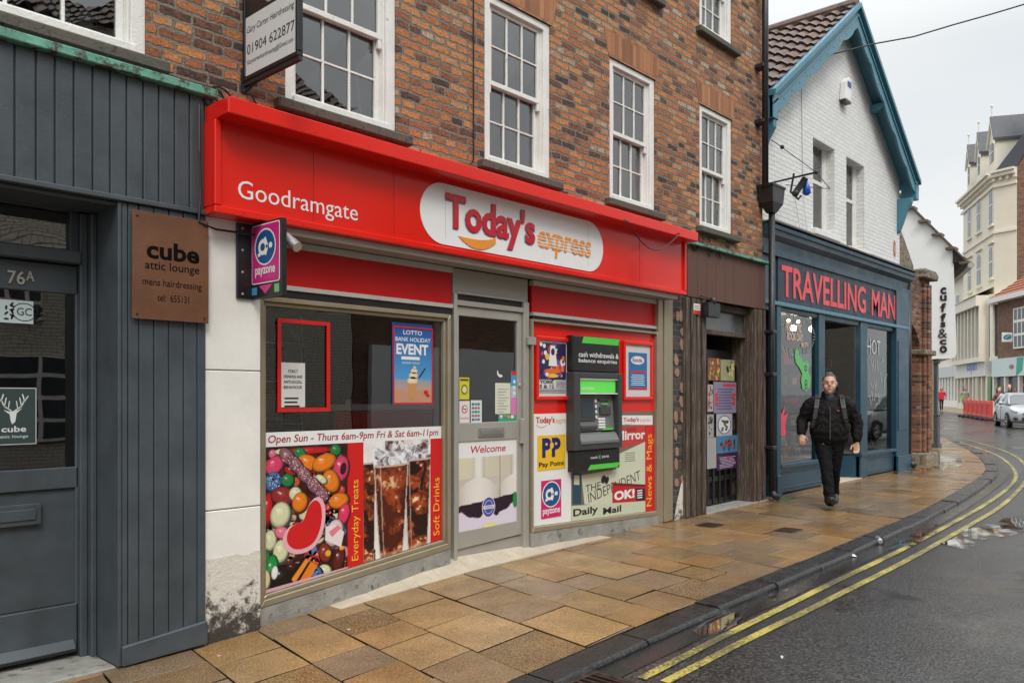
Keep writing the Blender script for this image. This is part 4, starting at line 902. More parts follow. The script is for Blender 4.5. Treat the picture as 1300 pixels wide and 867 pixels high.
# ------------------------------------------------------------------ posters on the left window
YQ = YS+.02-.004; fr = FY(YQ)
W_ = S(240,240,238); RED = S(214,32,30); DRED = S(190,20,40); YEL = S(250,190,60); NAVY = S(30,60,120)
def pq(px, py, Y=YQ): return (fx(px, Y), fz(px, py, Y))
# notice in an empty red frame
mb = MB(); x0, z1 = pq(351.5, 404); x1 = fx(418,YQ); z0 = fz(351.5, 523, YQ); t = .028
for a in ((x0,z0,x1,z0+t),(x0,z1-t,x1,z1),(x0,z0+t,x0+t,z1-t),(x1-t,z0+t,x1,z1-t)): mb.slab(fr, a[0],a[1],a[2],a[3],.003,.012, RED)
nx0, nz1 = pq(356, 460); nx1 = fx(387, YQ); nz0 = fz(356, 517, YQ); mb.slab(fr, nx0, nz0, nx1, nz1, .001, .003, S(222,220,215)); K_ = S(40,40,42); h = nz1-nz0; w_ = nx1-nx0
for k, s_ in enumerate(('STRICT', 'DRINKING AND', 'ANTI-SOCIAL', 'BEHAVIOUR')): 
    hw = w_*(.2 if k == 0 else .38); mb.text(fr, s_, (nx0+nx1)/2-hw, nz1-.05-.038*k-.022, (nx0+nx1)/2+hw, nz1-.05-.038*k, .004, K_, bold=.02)
rnd = random.Random(4)
for k in range(8): mb.q(fr, nx0+.03, nz1-.26-.028*k, nx0+.03+w_*rnd.uniform(.5,.8), nz1-.26-.028*k+.012, .004, K_)
mb.build('notice_frame', m_art, label='red frame holding a white notice on the left window, empty in its upper half', cat='notice')
# holiday event poster
mb = MB(); x0, z1 = pq(498.5, 413.5); x1 = fx(549,YQ); z0 = fz(498.5, 513, YQ); mb.slab(fr, x0-.01, z0+.0, x1-.005, z1+.03, .001, .003, S(30,75,140))
def sk(u, v):
    if v < .2: return S(200,150,120)
    if v < .31: return tuple(a*(1-(v-.2)*3)+b*(v-.2)*3 for a, b in zip(S(190,160,150), S(60,150,190)))
    t = (v-.31)/.69; return tuple(a*(1-t)+b*t for a, b in zip(S(80,160,215), S(25,80,160)))
mb.grid(fr, [(x0,z0),(x1,z0),(x1,z1),(x0,z1)], 10, 24, .004, sk); w_ = x1-x0; h = z1-z0
for a in ((x0,z0,x1,z0+.012),(x0,z1-.012,x1,z1),(x0,z0+.012,x0+.012,z1-.012),(x1-.012,z0+.012,x1,z1-.012)): mb.slab(fr, *a, .004, .008, RED)
def T(mb, s_, u0, v0, u1, v1, col, bold=0, shear=0, c=.005): mb.text(fr, s_, x0+w_*u0, z0+h*v0, x0+w_*u1, z0+h*v1, c, col, bold=bold, shear=shear)
T(mb, 'LOTTO', .25, .90, .72, .955, W_, .01); T(mb, 'BANK HOLIDAY', .06, .81, .94, .865, W_, .01); T(mb, 'EVENT', .08, .64, .88, .78, W_, .035)
mb.q(fr, x0+w_*.2, z0+h*.575, x0+w_*.66, z0+h*.615, .005, W_); T(mb, 'SATURDAY 4 AUGUST', .22, .52, .66, .548, W_)
for cx_, cz_, r, rr in ((.48,.30,.14,.055),(.50,.37,.12,.045),(.52,.43,.09,.035),(.53,.475,.04,.02)): mb.ell(fr, x0+w_*cx_, z0+h*cz_, w_*r, h*rr, .0052, S(235,215,180), mid=S(250,240,215), n=14)
mb.poly(fr, [(x0+w_*.36,z0+h*.27),(x0+w_*.6,z0+h*.27),(x0+w_*.52,z0+h*.06),(x0+w_*.42,z0+h*.06)], .0056, S(205,150,90)); mb.poly(fr, [(x0+w_*.62,z0+h*.34),(x0+w_*.66,z0+h*.34),(x0+w_*.82,z0+h*.47),(x0+w_*.78,z0+h*.47)], .0054, S(60,30,20))
mb.ell(fr, x0+w_*.82, z0+h*.15, w_*.06, h*.03, .0055, RED); mb.ell(fr, x0+w_*.87, z0+h*.11, w_*.05, h*.02, .0058, RED)
mb.build('holiday_poster', m_art, label='blue ice cream and beach poster at the top right of the left window', cat='poster')
# big window poster
PL, PR = fx(336.5,YQ), fx(560,YQ); bt0 = fz(337, 549, YQ); bt1 = bt0-.0; bb0 = fz(337, 567.5, YQ)
def bot(x):                                                     # sloping lower edge following the frame
    a, b_ = GI[0], GI[1]; return a[1]+(b_[1]-a[1])*(x-a[0])/(b_[0]-a[0])+.004
wp = thing('window_poster', 'big printed window poster of coloured sweets and two iced cola glasses', 'poster', ((PL+PR)/2, YQ, bot(PL)))
mb = MB(); mb.prism([(PL, bot(PL)),(PR, bot(PR)),(PR, bt0),(PL, bt0)], fr, 0, .003, W_); mb.build('backing', m_art, wp)
mb = MB(); mb.text(fr, 'Open Sun - Thurs 6am-9pm Fri & Sat 6am-11pm', fx(340,YQ), fz(340,563.5,YQ)-.012, fx(556,YQ), fz(340,552.5,YQ), .004, S(165,30,38), bold=.012, shear=.18); mb.build('hours_lettering', m_art, wp)
c0, c1, c2, c3, c4_ = fx(336.5,YQ), fx(441,YQ), fx(461,YQ), fx(546,YQ), PR
ct = bb0
def sweetbg(u, v): k = .5+.5*sin(u*31+v*17)*sin(u*13-v*41); return tuple(a*(.4+.9*k) for a in S(70,28,24))
mb = MB(); mb.grid(fr, [(c0,bot(c0)),(c1,bot(c1)),(c1,ct),(c0,ct)], 30, 50, .0036, sweetbg)
def cp(px, py): return (fx(px, YQ), fz(px, py, YQ))
def zc(u, v): px = 336+u*105; py = 560+v*200; return px, py
# zoom coordinates of the sweets (crop of 2.065)
def z2(x, y): return cp(320+x/2.065, 360+y/2.065)
def sweet(mb, x, y, rx, ry, col, rot=0, mid=None, c=.004, ecol=None):
    cx, cz = z2(x, y); kx = (z2(x+10, y)[0]-cx)/10; kz = (cz-z2(x, y+10)[1])/10
    ex, ez = rx*kx, ry*kz
    big = rx > 9
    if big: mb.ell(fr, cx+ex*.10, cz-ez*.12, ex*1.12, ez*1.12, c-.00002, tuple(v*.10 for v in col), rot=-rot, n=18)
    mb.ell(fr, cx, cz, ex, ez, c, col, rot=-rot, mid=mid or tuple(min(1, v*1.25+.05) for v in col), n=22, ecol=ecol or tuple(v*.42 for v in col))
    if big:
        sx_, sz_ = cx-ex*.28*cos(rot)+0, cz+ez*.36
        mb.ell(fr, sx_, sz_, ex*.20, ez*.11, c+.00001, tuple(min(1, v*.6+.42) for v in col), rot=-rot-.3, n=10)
        if rn(x, y) > .35:
            for q_ in range(14):
                a_ = 6.28*rn(x+q_, y); r_ = .8*sqrt(rn(y+q_, x)); mb.ell(fr, cx+ex*r_*cos(a_)*.9, cz+ez*r_*sin(a_)*.9, kx*1.3, kz*1.1, c+.00001, tuple(v*(.62 if q_%2 else 1.25)*.9 for v in col), n=5)
cr = S(222,222,180); orr = S(236,130,30); gr_ = S(40,130,70); pk = S(225,70,110); bl = S(80,120,175); rd = S(200,30,35); lp = S(240,170,190); dk_ = S(60,25,25)
rnd = random.Random(8)
for k in range(130):
    x_ = rnd.uniform(40, 245); y_ = rnd.uniform(440, 790)
    if y_ > 815-(x_-30)*.38: continue
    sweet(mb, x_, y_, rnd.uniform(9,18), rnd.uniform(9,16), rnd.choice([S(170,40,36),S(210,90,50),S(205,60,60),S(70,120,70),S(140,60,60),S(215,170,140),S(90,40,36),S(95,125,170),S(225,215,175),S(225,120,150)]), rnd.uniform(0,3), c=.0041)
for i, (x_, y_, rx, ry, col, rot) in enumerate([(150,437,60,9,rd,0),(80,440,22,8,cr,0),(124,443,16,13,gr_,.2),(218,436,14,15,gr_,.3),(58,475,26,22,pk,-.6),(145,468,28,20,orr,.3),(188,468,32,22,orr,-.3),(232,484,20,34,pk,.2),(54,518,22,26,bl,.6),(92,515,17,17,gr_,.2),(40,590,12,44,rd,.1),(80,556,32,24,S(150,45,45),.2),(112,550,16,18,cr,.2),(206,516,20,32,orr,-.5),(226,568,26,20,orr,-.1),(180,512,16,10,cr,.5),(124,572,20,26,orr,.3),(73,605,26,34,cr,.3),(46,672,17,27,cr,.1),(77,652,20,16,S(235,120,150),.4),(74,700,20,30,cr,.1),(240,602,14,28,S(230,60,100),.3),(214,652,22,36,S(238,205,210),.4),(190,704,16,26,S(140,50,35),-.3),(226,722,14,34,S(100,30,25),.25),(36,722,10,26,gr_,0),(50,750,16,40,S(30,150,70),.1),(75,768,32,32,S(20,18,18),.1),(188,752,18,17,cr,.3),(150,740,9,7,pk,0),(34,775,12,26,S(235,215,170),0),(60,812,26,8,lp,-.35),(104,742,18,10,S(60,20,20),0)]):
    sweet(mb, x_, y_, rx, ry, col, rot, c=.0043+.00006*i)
sweet(mb, 238, 484, 8, 16, dk_, .2, mid=dk_, c=.0064); sweet(mb, 58, 757, 9, 18, W_, .1, c=.0065)
sweet(mb, 198, 706, 8, 9, S(235,170,50), 0, c=.0066); sweet(mb, 234, 692, 7, 6, S(235,170,50), 0, c=.0066)
cx, cz = z2(152, 764); sweet(mb, 154, 765, 28, 27, S(80,125,190), 0, c=.0066)
for k in range(60): a_ = rnd.uniform(0,6.28); r_ = 25*sqrt(rnd.random()); sweet(mb, 154+r_*cos(a_), 765+r_*sin(a_), 2.2, 2.2, rnd.choice([S(30,50,90),S(200,220,240)]), 0, c=.0067)
for k in range(40): a_ = rnd.uniform(0,6.28); r_ = 20*sqrt(rnd.random()); sweet(mb, 54+r_*cos(a_), 518+r_*sin(a_), 2, 2, rnd.choice([S(40,60,100),S(190,205,225)]), 0, c=.0067)
# sugared lizard sweet
LZ = [(90,452),(112,474),(135,500),(160,528),(182,552)]
for i, (x_, y_) in enumerate(LZ):
    sweet(mb, x_, y_, 24 if i < 4 else 18, 17, S(150,95,105), .75, c=.0068+.00003*i, mid=S(190,150,155))
for k in range(150): t = rnd.random(); x_ = 85+105*t+rnd.uniform(-14,14); y_ = 445+115*t+rnd.uniform(-15,15); sweet(mb, x_, y_, 1.6, 1.6, S(225,205,210) if k%2 else S(120,60,80), 0, c=.0071)
# liquorice allsort
mb.poly(fr, [z2(*p) for p in ((92,768),(133,716),(170,738),(140,790))], .0069, S(235,130,35)); mb.poly(fr, [z2(*p) for p in ((92,768),(133,716),(139,720),(100,776))], .0070, S(20,15,15)); mb.poly(fr, [z2(*p) for p in ((102,776),(141,722),(146,725),(110,782))], .0071, S(240,150,50)); mb.poly(fr, [z2(*p) for p in ((112,783),(148,726),(152,729),(118,786))], .0070, S(20,15,15))
# marshmallow stripes
mb.poly(fr, [z2(*p) for p in ((192,636),(214,630),(240,650),(232,690),(190,672))], .0068, S(240,225,225)); mb.poly(fr, [z2(*p) for p in ((200,650),(224,632),(232,640),(208,664))], .0070, S(232,130,150))
# big heart
HP = [(162,560),(176,558),(188,572),(192,600),(188,640),(172,680),(150,700),(118,710),(92,704),(78,684),(80,660),(92,640),(112,630),(130,624),(138,608),(146,580)]
hcx = sum(p[0] for p in HP)/len(HP); hcy = sum(p[1] for p in HP)/len(HP)
def smooth_poly(P, it=2):
    for _ in range(it): P = [q for a, b_ in zip(P, P[1:]+P[:1]) for q in ((a[0]*.75+b_[0]*.25, a[1]*.75+b_[1]*.25), (a[0]*.25+b_[0]*.75, a[1]*.25+b_[1]*.75))]
    return P
HS = smooth_poly(HP); mb.poly(fr, [z2(*p) for p in HS], .0073, S(238,180,190)); 
HI = smooth_poly([(hcx+(p[0]-hcx)*.82, hcy+(p[1]-hcy)*.86-2) for p in HP]); mb.poly(fr, [z2(*p) for p in HI], .0076, S(214,32,34))
mb.build('sweets_picture', m_art, wp)
def vstrip(name, a, b_, txt, tcol, bcol, t0=.08, t1=.55, top=None):
    mb = MB(); mb.prism([(a, bot(a)),(b_, bot(b_)),(b_, top or ct),(a, top or ct)], fr, .003, .0045, bcol); H_ = ct-bot(a)
    mb.text(fr, txt, a+(b_-a)*.25, bot(a)+H_*t0, b_-(b_-a)*.2, bot(a)+H_*t1, .0055, tcol, rot=90); mb.build(name, m_art, wp)
vstrip('treats_strip', c1, c2, 'Everyday Treats', YEL, RED, .05, .70)
vstrip('drinks_strip', c3, c4_, 'Soft Drinks', YEL, RED, .06, .62)
# cola picture
def fbm(x_, y_): return .5*vn(x_, y_)+.28*vn(x_*2.1+7, y_*2.1+3)+.15*vn(x_*4.3+1, y_*4.3+9)+.07*vn(x_*8.7, y_*8.7)
def cola(u, v):
    wx, wy = fbm(u*5+9, v*7), fbm(u*5, v*7+5); n1 = fbm(u*6+wx*3.2, v*9+wy*3.6); n2 = fbm(u*13+wy*2, v*19+wx*2)
    out = mixc(S(250,248,246), S(212,190,178), max(0, min(1, fbm(u*3, v*3)*1.5-.45)))
    if v < .09 and u < .17: out = mixc(S(40,18,15), S(190,180,175), 1 if .05 < v < .06 else 0)
    for cx_, wt, wb, top in ((.06,.11,.09,.84),(.80,.22,.15,.83),(.40,.275,.165,.80)):
        hw = wb+(wt-wb)*v**.8; d = abs(u-cx_)/hw; tp = top-.012*sqrt(max(0, 1-d*d))
        if d < 1 and v < tp:
            s_ = sqrt(1-d*d); am = max(0, min(1, (n1-.44)*4.2))*s_; c = mixc(S(42,15,11), S(178,78,36), am)
            c = mixc(c, S(236,150,78), max(0, min(1, (n2-.56)*4))*am); c = mixc(c, S(255,225,170), max(0, min(1, (n2*n1-.37)*9))*s_)
            if cx_ == .40: c = mixc(c, S(150,58,30), .35*s_*(.6+.4*v))
            if d > .93: c = mixc(c, S(225,205,195), .7)
            if .60 < d < .68 and u < cx_: c = mixc(c, S(240,215,200), .35)
            if v > tp-.018: c = mixc(c, S(225,200,185), .8)
            if v < .03: c = mixc(c, S(200,150,120), .4)
            out = c
        elif d < 1.0 and v >= tp and v < top+.05+.17*wx and cx_ != .06:
            k_ = fbm(u*16+wx*4, v*22+wy*4); out = mixc(S(244,246,250), S(98,92,96), max(0, min(1, (k_-.38)*3.4)))
            if k_ > .62: out = mixc(out, S(120,62,44), .5)
    if v > .86 and .3 < u < .97 and n1 > .40: out = mixc(S(238,238,242), S(92,48,36), max(0, min(1, (n2-.35)*3)))
    return out
mb = MB(); mb.grid(fr, [(c2,bot(c2)),(c3,bot(c3)),(c3,ct),(c2,ct)], 110, 200, .004, cola); mb.build('cola_picture', m_art, wp)
mb = MB(); mb.prism([(c0-.0, bot(c0)),(c0+.0001, bot(c0)),(c1, bot(c1)),(c1, bot(c1)+.012),(c0, bot(c0)+.025)], fr, .008, .0085, S(215,170,180)); mb.build('lower_edge', m_art, wp)
# ------------------------------------------------------------------ things on the shop door
YDp = YDr+.025-.003; fr = FY(YDp)
def sheet(name, label, a, b_, t, bz, col, cat='sticker', draw=None):
    x0, x1 = fx(a, YDp), fx(b_, YDp); z1, z0 = fz(a, t, YDp), fz(a, bz, YDp); mb = MB(); mb.slab(fr, x0, z0, x1, z1, 0, .002, col)
    if draw: draw(mb, x0, z0, x1, z1)
    return mb.build(name, m_art, label=label, cat=cat)
def d_yellow(mb, x0, z0, x1, z1): mb.ell(fr, (x0+x1)/2, (z0+z1)/2-.01, .04, .045, .003, S(120,120,50)); mb.ell(fr, (x0+x1)/2, (z0+z1)/2-.01, .028, .03, .004, S(220,225,150)); mb.q(fr, x0+.01, z1-.03, x1-.01, z1-.012, .003, S(90,80,20))
sheet('yellow_sticker', 'yellow square sticker at the left edge of the shop door glass', 583, 595.5, 479, 507, S(215,205,60), draw=d_yellow)
def d_smoke(mb, x0, z0, x1, z1):
    cx_, cz_ = (x0+x1)/2, z0+(z1-z0)*.62
    mb.ell(fr, cx_, cz_, .036, .036, .003, RED); mb.ell(fr, cx_, cz_, .027, .027, .004, W_); mb.slab(fr, cx_-.022, cz_-.004, cx_+.02, cz_+.004, .004, .0045, S(30,30,30)); stroke(mb, fr, [(cx_-.02,cz_+.02),(cx_+.02,cz_-.02)], .007, .005, RED); mb.text(fr, 'NO SMOKING', x0+.008, z0+.03, x1-.008, z0+.045, .003, RED)
sheet('no_smoking_sticker', 'white no smoking sticker at the lower left of the shop door glass', 583, 596, 509, 536.5, S(230,225,225), draw=d_smoke)
def d_cards(mb, x0, z0, x1, z1):
    for i in range(3):
        for j in range(5): mb.slab(fr, x0+.012+.035*i, z0+.02+.034*j, x0+.04+.035*i, z0+.04+.034*j, .002, .003, [S(60,90,160),S(200,80,60),S(90,150,120),S(120,120,130)][(i*2+j)%4])
sheet('card_sticker', 'pale sticker with rows of small payment card marks on the shop door glass', 597.5, 611.5, 508, 537, S(215,225,222), draw=d_cards)
def d_note(mb, x0, z0, x1, z1):
    for k in range(11): mb.q(fr, x0+.03, z1-.06-.026*k, x1-.03-.03*(k%3), z1-.054-.026*k, .003, S(150,150,130))
sheet('paper_note', 'cream paper note taped to the right side of the shop door glass', 628.5, 648, 486, 525.5, S(222,222,205), cat='notice', draw=d_note)
def d_pink(mb, x0, z0, x1, z1):
    h = z1-z0; mb.slab(fr, x0, z0+h*.66, x1, z1-h*.1, .002, .003, S(60,160,215)); mb.slab(fr, x0, z0, x1, z0+h*.4, .002, .003, S(225,130,190)); mb.slab(fr, x0, z1-h*.1, x1, z1, .002, .003, S(200,60,60)); mb.slab(fr, x0, z0+h*.4, x1, z0+h*.65, .002, .003, S(190,200,210))
    for k in range(3): mb.ell(fr, (x0+x1)/2, z0+h*(.5+.13*k), .016, .018, .0035, W_)
sheet('striped_leaflet', 'tall narrow blue and pink leaflet at the right edge of the shop door glass', 648.7, 656.5, 471, 527, W_, cat='leaflet', draw=d_pink)
def d_teal(mb, x0, z0, x1, z1):
    for k in range(6): mb.slab(fr, x0+.02+.05*k, z0+.04, x0+.055+.05*k, z0+.07, .002, .003, [S(240,240,240),S(90,190,120),S(230,150,60)][k%3])
sheet('teal_sticker', 'wide teal sticker strip at the bottom right of the shop door glass', 632.5, 656.5, 526.8, 536.8, S(60,160,130), draw=d_teal)
def d_white(mb, x0, z0, x1, z1): pass
mb = MB(); fr2 = FY(YDp); cx, cz = fx(634.5,YDp), fz(634,474,YDp); mb.poly(fr2, [(cx-.03,cz+.03),(cx-.015,cz-.005),(cx+.03,cz-.015),(cx+.035,cz-.03),(cx-.005,cz-.035),(cx-.035,cz-.01)], .0015, W_); mb.prism([(cx-.034,cz+.03),(cx-.014,cz-.005),(cx+.03,cz-.015),(cx-.005,cz-.036),(cx-.036,cz-.01)], fr2, 0, .0012, W_)
mb.build('bird_sticker', m_art, label='small white swoosh sticker above the paper note on the shop door glass', cat='sticker')
fr = FY(YDr); wp = thing('welcome_poster', 'welcome poster with two milk bottles on the lower half of the shop door', 'poster', ((G0+G1)/2, YDr, pb))
mb = MB()
def milk(u, v):
    if v > .81: return S(238,236,236)
    bgc = mixc(S(214,208,196), S(196,184,176), v)
    drip = .15+.045*sin(u*15+.6)+.02*sin(u*27+1)
    base_ = .26+.05*u
    if u > .68: drip += .02; base_ += .01
    if v < drip: return S(226,216,232)
    if v < base_+.02: return S(40,22,40)
    c = bgc
    cx_ = .33 if u < .70 else 1.0; d = abs(u-cx_)/.36
    neck = .10
    if v < .58-.16*d*d: c = mixc(S(236,230,222), S(196,186,172), min(1, d*d))
    elif abs(u-cx_) < neck: c = mixc(S(240,236,228), S(190,180,168), (abs(u-cx_)/neck)**2)
    elif v > .58: c = mixc(S(222,216,186), S(206,198,180), u)
    if .695 < u < .705: c = S(150,140,130)
    return c
mb.prism([(G0, pb-.004),(G1, pb+.01),(G1, pt_),(G0, pt_)], fr, -.03, -.012, W_)
mb.grid(fr, [(G0+.001,pb-.003),(G1-.001,pb+.011),(G1-.001,pt_-.001),(G0+.001,pt_-.001)], 70, 110, -.011, milk)
w_ = G1-G0; h = pt_-pb
mb.text(fr, 'Welcome', G0+w_*.20, pb+h*.86, G0+w_*.80, pb+h*.945, -.010, S(190,35,40), bold=.012, shear=.15)
cx, cz = G0+w_*.50, pb+h*.225
mb.ell(fr, cx, cz, .085, .095, -.0098, W_); mb.ell(fr, cx, cz, .078, .088, -.0092, S(70,80,165)); mb.ell(fr, cx, cz, .055, .062, -.0086, S(225,225,240)); mb.ell(fr, cx, cz, .050, .057, -.0082, S(70,80,165)); mb.slab(fr, cx-.07, cz-.016, cx+.07, cz+.016, -.0082, -.0076, S(225,225,240)); mb.text(fr, 'WISEMAN', cx-.055, cz-.01, cx+.055, cz+.01, -.007, S(50,60,140))
mb.ell(fr, G1-.025, pb+h*.27, .03, .075, -.0092, S(40,140,80)); mb.ell(fr, G0+w_*.52, pb+.012, .09, .02, -.0092, S(240,225,130), n=16)
mb.build('picture', m_art, wp)
# ------------------------------------------------------------------ right display: boards, cash machine, frames
YB = YS+.005; fr = FY(YB)
def R_(a, b_, t, bz, Y=YB): return fx(a,Y), fz(a,bz,Y), fx(b_,Y), fz(a,t,Y)
def rbot(x): a, b_ = I1[0], I1[1]; return a[1]+(b_[1]-a[1])*(x-a[0])/(b_[0]-a[0])+.003
def logo(mb, fr, x0, z0, x1, z1, c):
    w_ = x1-x0; h = z1-z0
    mb.text(fr, "Today's", x0, z0+h*.1, x0+w_*.56, z1, c, S(200,40,40), bold=.03); mb.text(fr, 'express', x0+w_*.6, z0, x1, z0+h*.66, c, S(235,170,110))
    P = [(x0+w_*t/8*.3+.01, z0+h*.12-h*.28*sin(pi*t/8)) for t in range(9)]; stroke(mb, fr, P, h*.07, c, S(240,160,60))
def payz(mb, fr, x0, z0, x1, z1, c, bg=(214,30,110)):
    w_ = x1-x0; h = z1-z0; cx, cz = (x0+x1)/2, z0+h*.62
    mb.slab(fr, x0, z0, x1, z1, c-.001, c, S(*bg)); mb.ell(fr, cx, cz, w_*.46, h*.345, c+.0006, W_, n=28); mb.ell(fr, cx, cz, w_*.42, h*.315, c+.0012, S(20,85,140), n=28)
    ax, az = cx-w_*.10, cz
    for k in range(20):
        t1, t2 = 2*pi*k/20, 2*pi*(k+1)/20
        mb.add([fr(ax+w_*rx*cos(q), az+h*rz*sin(q), c+.0018) for rx, rz, q in ((.10,.075,t1),(.19,.15,t1),(.19,.15,t2),(.10,.075,t2))], [(0,1,2,3)], W_)
    stroke(mb, fr, [(ax+w_*.10,az+h*.15),(ax+w_*.19,az+h*.0),(ax+w_*.12,az-h*.13)], w_*.10, c+.0024, W_)
    stroke(mb, fr, [(ax-w_*.18,az-h*.14),(ax-w_*.12,az-h*.13)], w_*.08, c+.0024, W_)
    mb.ell(fr, cx+w_*.24, cz+h*.01, w_*.075, h*.055, c+.0018, W_); mb.text(fr, 'payzone', x0+w_*.07, z0+h*.06, x1-w_*.07, z0+h*.24, c+.0018, W_, bold=.02)
# white board
wbx0, _, wbx1, wbz1 = R_(676, 724.5, 525.5, 667); wbx0 = I1[0][0]+.004
mb = MB(); mb.prism([(wbx0, rbot(wbx0)),(wbx1, rbot(wbx1)),(wbx1, wbz1),(wbx0, wbz1)], fr, 0, .006, W_)
a = R_(679.5, 721.5, 529, 541); logo(mb, fr, a[0], a[1], a[2], a[3], .0075)
mb.build('white_board', m_art, label='white board with small red lettering below the left poster frame of the cash machine', cat='sign board')
a = R_(682, 717.7, 553, 598, YB-.006); fr = FY(YB-.006); mb = MB(); x0,z0,x1,z1 = a; w_, h = x1-x0, z1-z0
mb.slab(fr, x0, z0, x1, z1, 0.001, .003, S(245,195,35)); NB = S(30,35,110)
mb.text(fr, 'P', x0+w_*.16, z0+h*.36, x0+w_*.48, z0+h*.92, .0036, NB, bold=.05); mb.text(fr, 'P', x0+w_*.50, z0+h*.36, x0+w_*.82, z0+h*.92, .0036, NB, bold=.05); mb.ell(fr, x0+w_*.50, z0+h*.70, w_*.07, h*.09, .0042, S(245,195,35)); mb.text(fr, 'Pay Point', x0+w_*.05, z0+h*.06, x1-w_*.05, z0+h*.24, .0036, S(20,20,30), bold=.03)
mb.build('yellow_pay_sign', m_art, label='yellow square pay sign with dark blue double P on the white board', cat='sign')
a = R_(686.8, 712.2, 610.5, 659, YB-.006); mb = MB(); payz(mb, fr, *a, .003); mb.build('pink_pay_sign', m_art, label='pink pay sign with blue disc at the foot of the white board', cat='sign')
# newspapers picture
fr = FY(YB); nx0 = wbx1+.003; nx1 = I1[1][0]-.003; a = R_(789.6, 828, 526.5, 541); nz1 = wbz1
np_ = thing('newspaper_poster', 'printed poster of overlapping newspapers with red side strip below the cash machine', 'poster', ((nx0+nx1)/2, YB, rbot(nx0)))
sx0 = fx(818.5, YB); BASE = S(205,205,180); mb = MB(); mb.prism([(nx0, rbot(nx0)),(nx1, rbot(nx1)),(nx1, nz1),(nx0, nz1)], fr, 0, .004, S(120,110,95))
def npq(px, py): return (fx(px,YB), fz(px,py,YB))
def z5(x, y): return npq(560+x/2.343, 330+y/2.343)
def pl(pts, c, col): mb.poly(fr, [z5(*p) for p in pts], c, col)
pl([(537,462),(628,462),(628,490),(537,490)], .0046, W_); 
p0, p1 = z5(541,487), z5(622,466); logo(mb, fr, p0[0], p0[1], p1[0], p1[1], .0054)
pl([(390,632),(416,632),(416,726),(390,726)], .0046, S(40,75,95)); pl([(394,640),(410,640),(410,668),(394,668)], .0052, S(215,215,190))
pl([(537,498),(606,490),(606,540),(537,560)], .0046, S(205,60,55))
p0, p1 = z5(540,536), z5(606,504); mb.text(fr, 'Mirror', p0[0]-.12, p0[1], p1[0], p1[1], .0052, W_, bold=.03)
pl([(552,500),(580,497),(580,508),(552,511)], .0056, S(180,40,40))
pl([(520,580),(606,540),(606,700),(520,720)], .0050, S(212,216,190))
pl([(416,640),(530,620),(606,612),(606,690),(500,730),(425,726)], .0054, S(214,216,192))
def rtext(t, x_, y_, x2, y2, hgt, col, c, bold=.02):                       # text along a slanted baseline in zoom coordinates
    vs, fs = text_geo(t, bold, 0, 1); X1 = max(v[0] for v in vs); Y1 = max(v[1] for v in vs); a_ = Vector(z5(x_, y_)); b2 = Vector(z5(x2, y2)); u_ = b2-a_; n_ = Vector((-u_.y, u_.x)).normalized(); hz = hgt*(z5(x_, y_)[1]-z5(x_, y_+10)[1])/10
    mb.add([fr(a_.x+u_.x*vx/X1+n_.x*vy/Y1*hz, a_.y+u_.y*vx/X1+n_.y*vy/Y1*hz, c) for vx, vy in vs], fs, col)
KK = S(35,35,32)
rtext('THE', 428, 692, 474, 680, 22, KK, .0060, 0); rtext('INDEPENDENT', 436, 724, 592, 652, 30, KK, .0060, -.005)
mb.ell(fr, *z5(482,652), .05, .04, .0060, KK, rot=.6); mb.ell(fr, *z5(492,655), .03, .045, .0060, KK, rot=-.6)
for k in range(5): q0 = z5(545, 600-6*k); mb.q(fr, q0[0], q0[1], q0[0]+.2, q0[1]+.008, .0058, S(130,130,115))
pl([(508,662),(606,668),(606,716),(508,722)], .0064, S(196,30,40)); pl([(508,662),(606,667),(606,674),(508,671)], .0068, S(120,20,25))
pl([(578,678),(606,679),(606,714),(578,716)], .0068, S(45,30,45))
for k in range(4): q0 = z5(582, 688+7*k); mb.q(fr, q0[0], q0[1], q0[0]+.1, q0[1]+.014, .0072, W_)
p0, p1 = z5(513,716), z5(574,679); mb.text(fr, 'OK!', p0[0], p0[1], p1[0], p1[1], .0072, W_, bold=.05)
mb.prism([(nx0, rbot(nx0)),(sx0, rbot(sx0)),(z5(606,716)[0], z5(606,716)[1]),(nx0, z5(390,730)[1])], fr, .0074, .0078, S(206,212,184))
p0, p1 = z5(391,772), z5(465,735); mb.text(fr, 'Daily', p0[0], rbot(nx0)+.02, p1[0], z5(391,735)[1]-.02, .0084, KK, bold=.03); p0, p1 = z5(480,762), z5(534,735); mb.text(fr, 'Mail', p0[0], rbot(p0[0])+.025, p1[0], z5(480,737)[1], .0084, KK, bold=.03)
mb.build('paper_picture', m_art, np_)
mb = MB(); ztop = npq(818.5, 540)[1]; mb.prism([(sx0, rbot(sx0)),(nx1, rbot(nx1)),(nx1, ztop),(sx0, ztop)], fr, .004, .009, RED); mb.text(fr, 'News & Mags', sx0+.02, rbot(nx1)+.06, nx1-.02, ztop-.1, .0098, YEL, rot=90); mb.build('side_strip', m_art, np_)
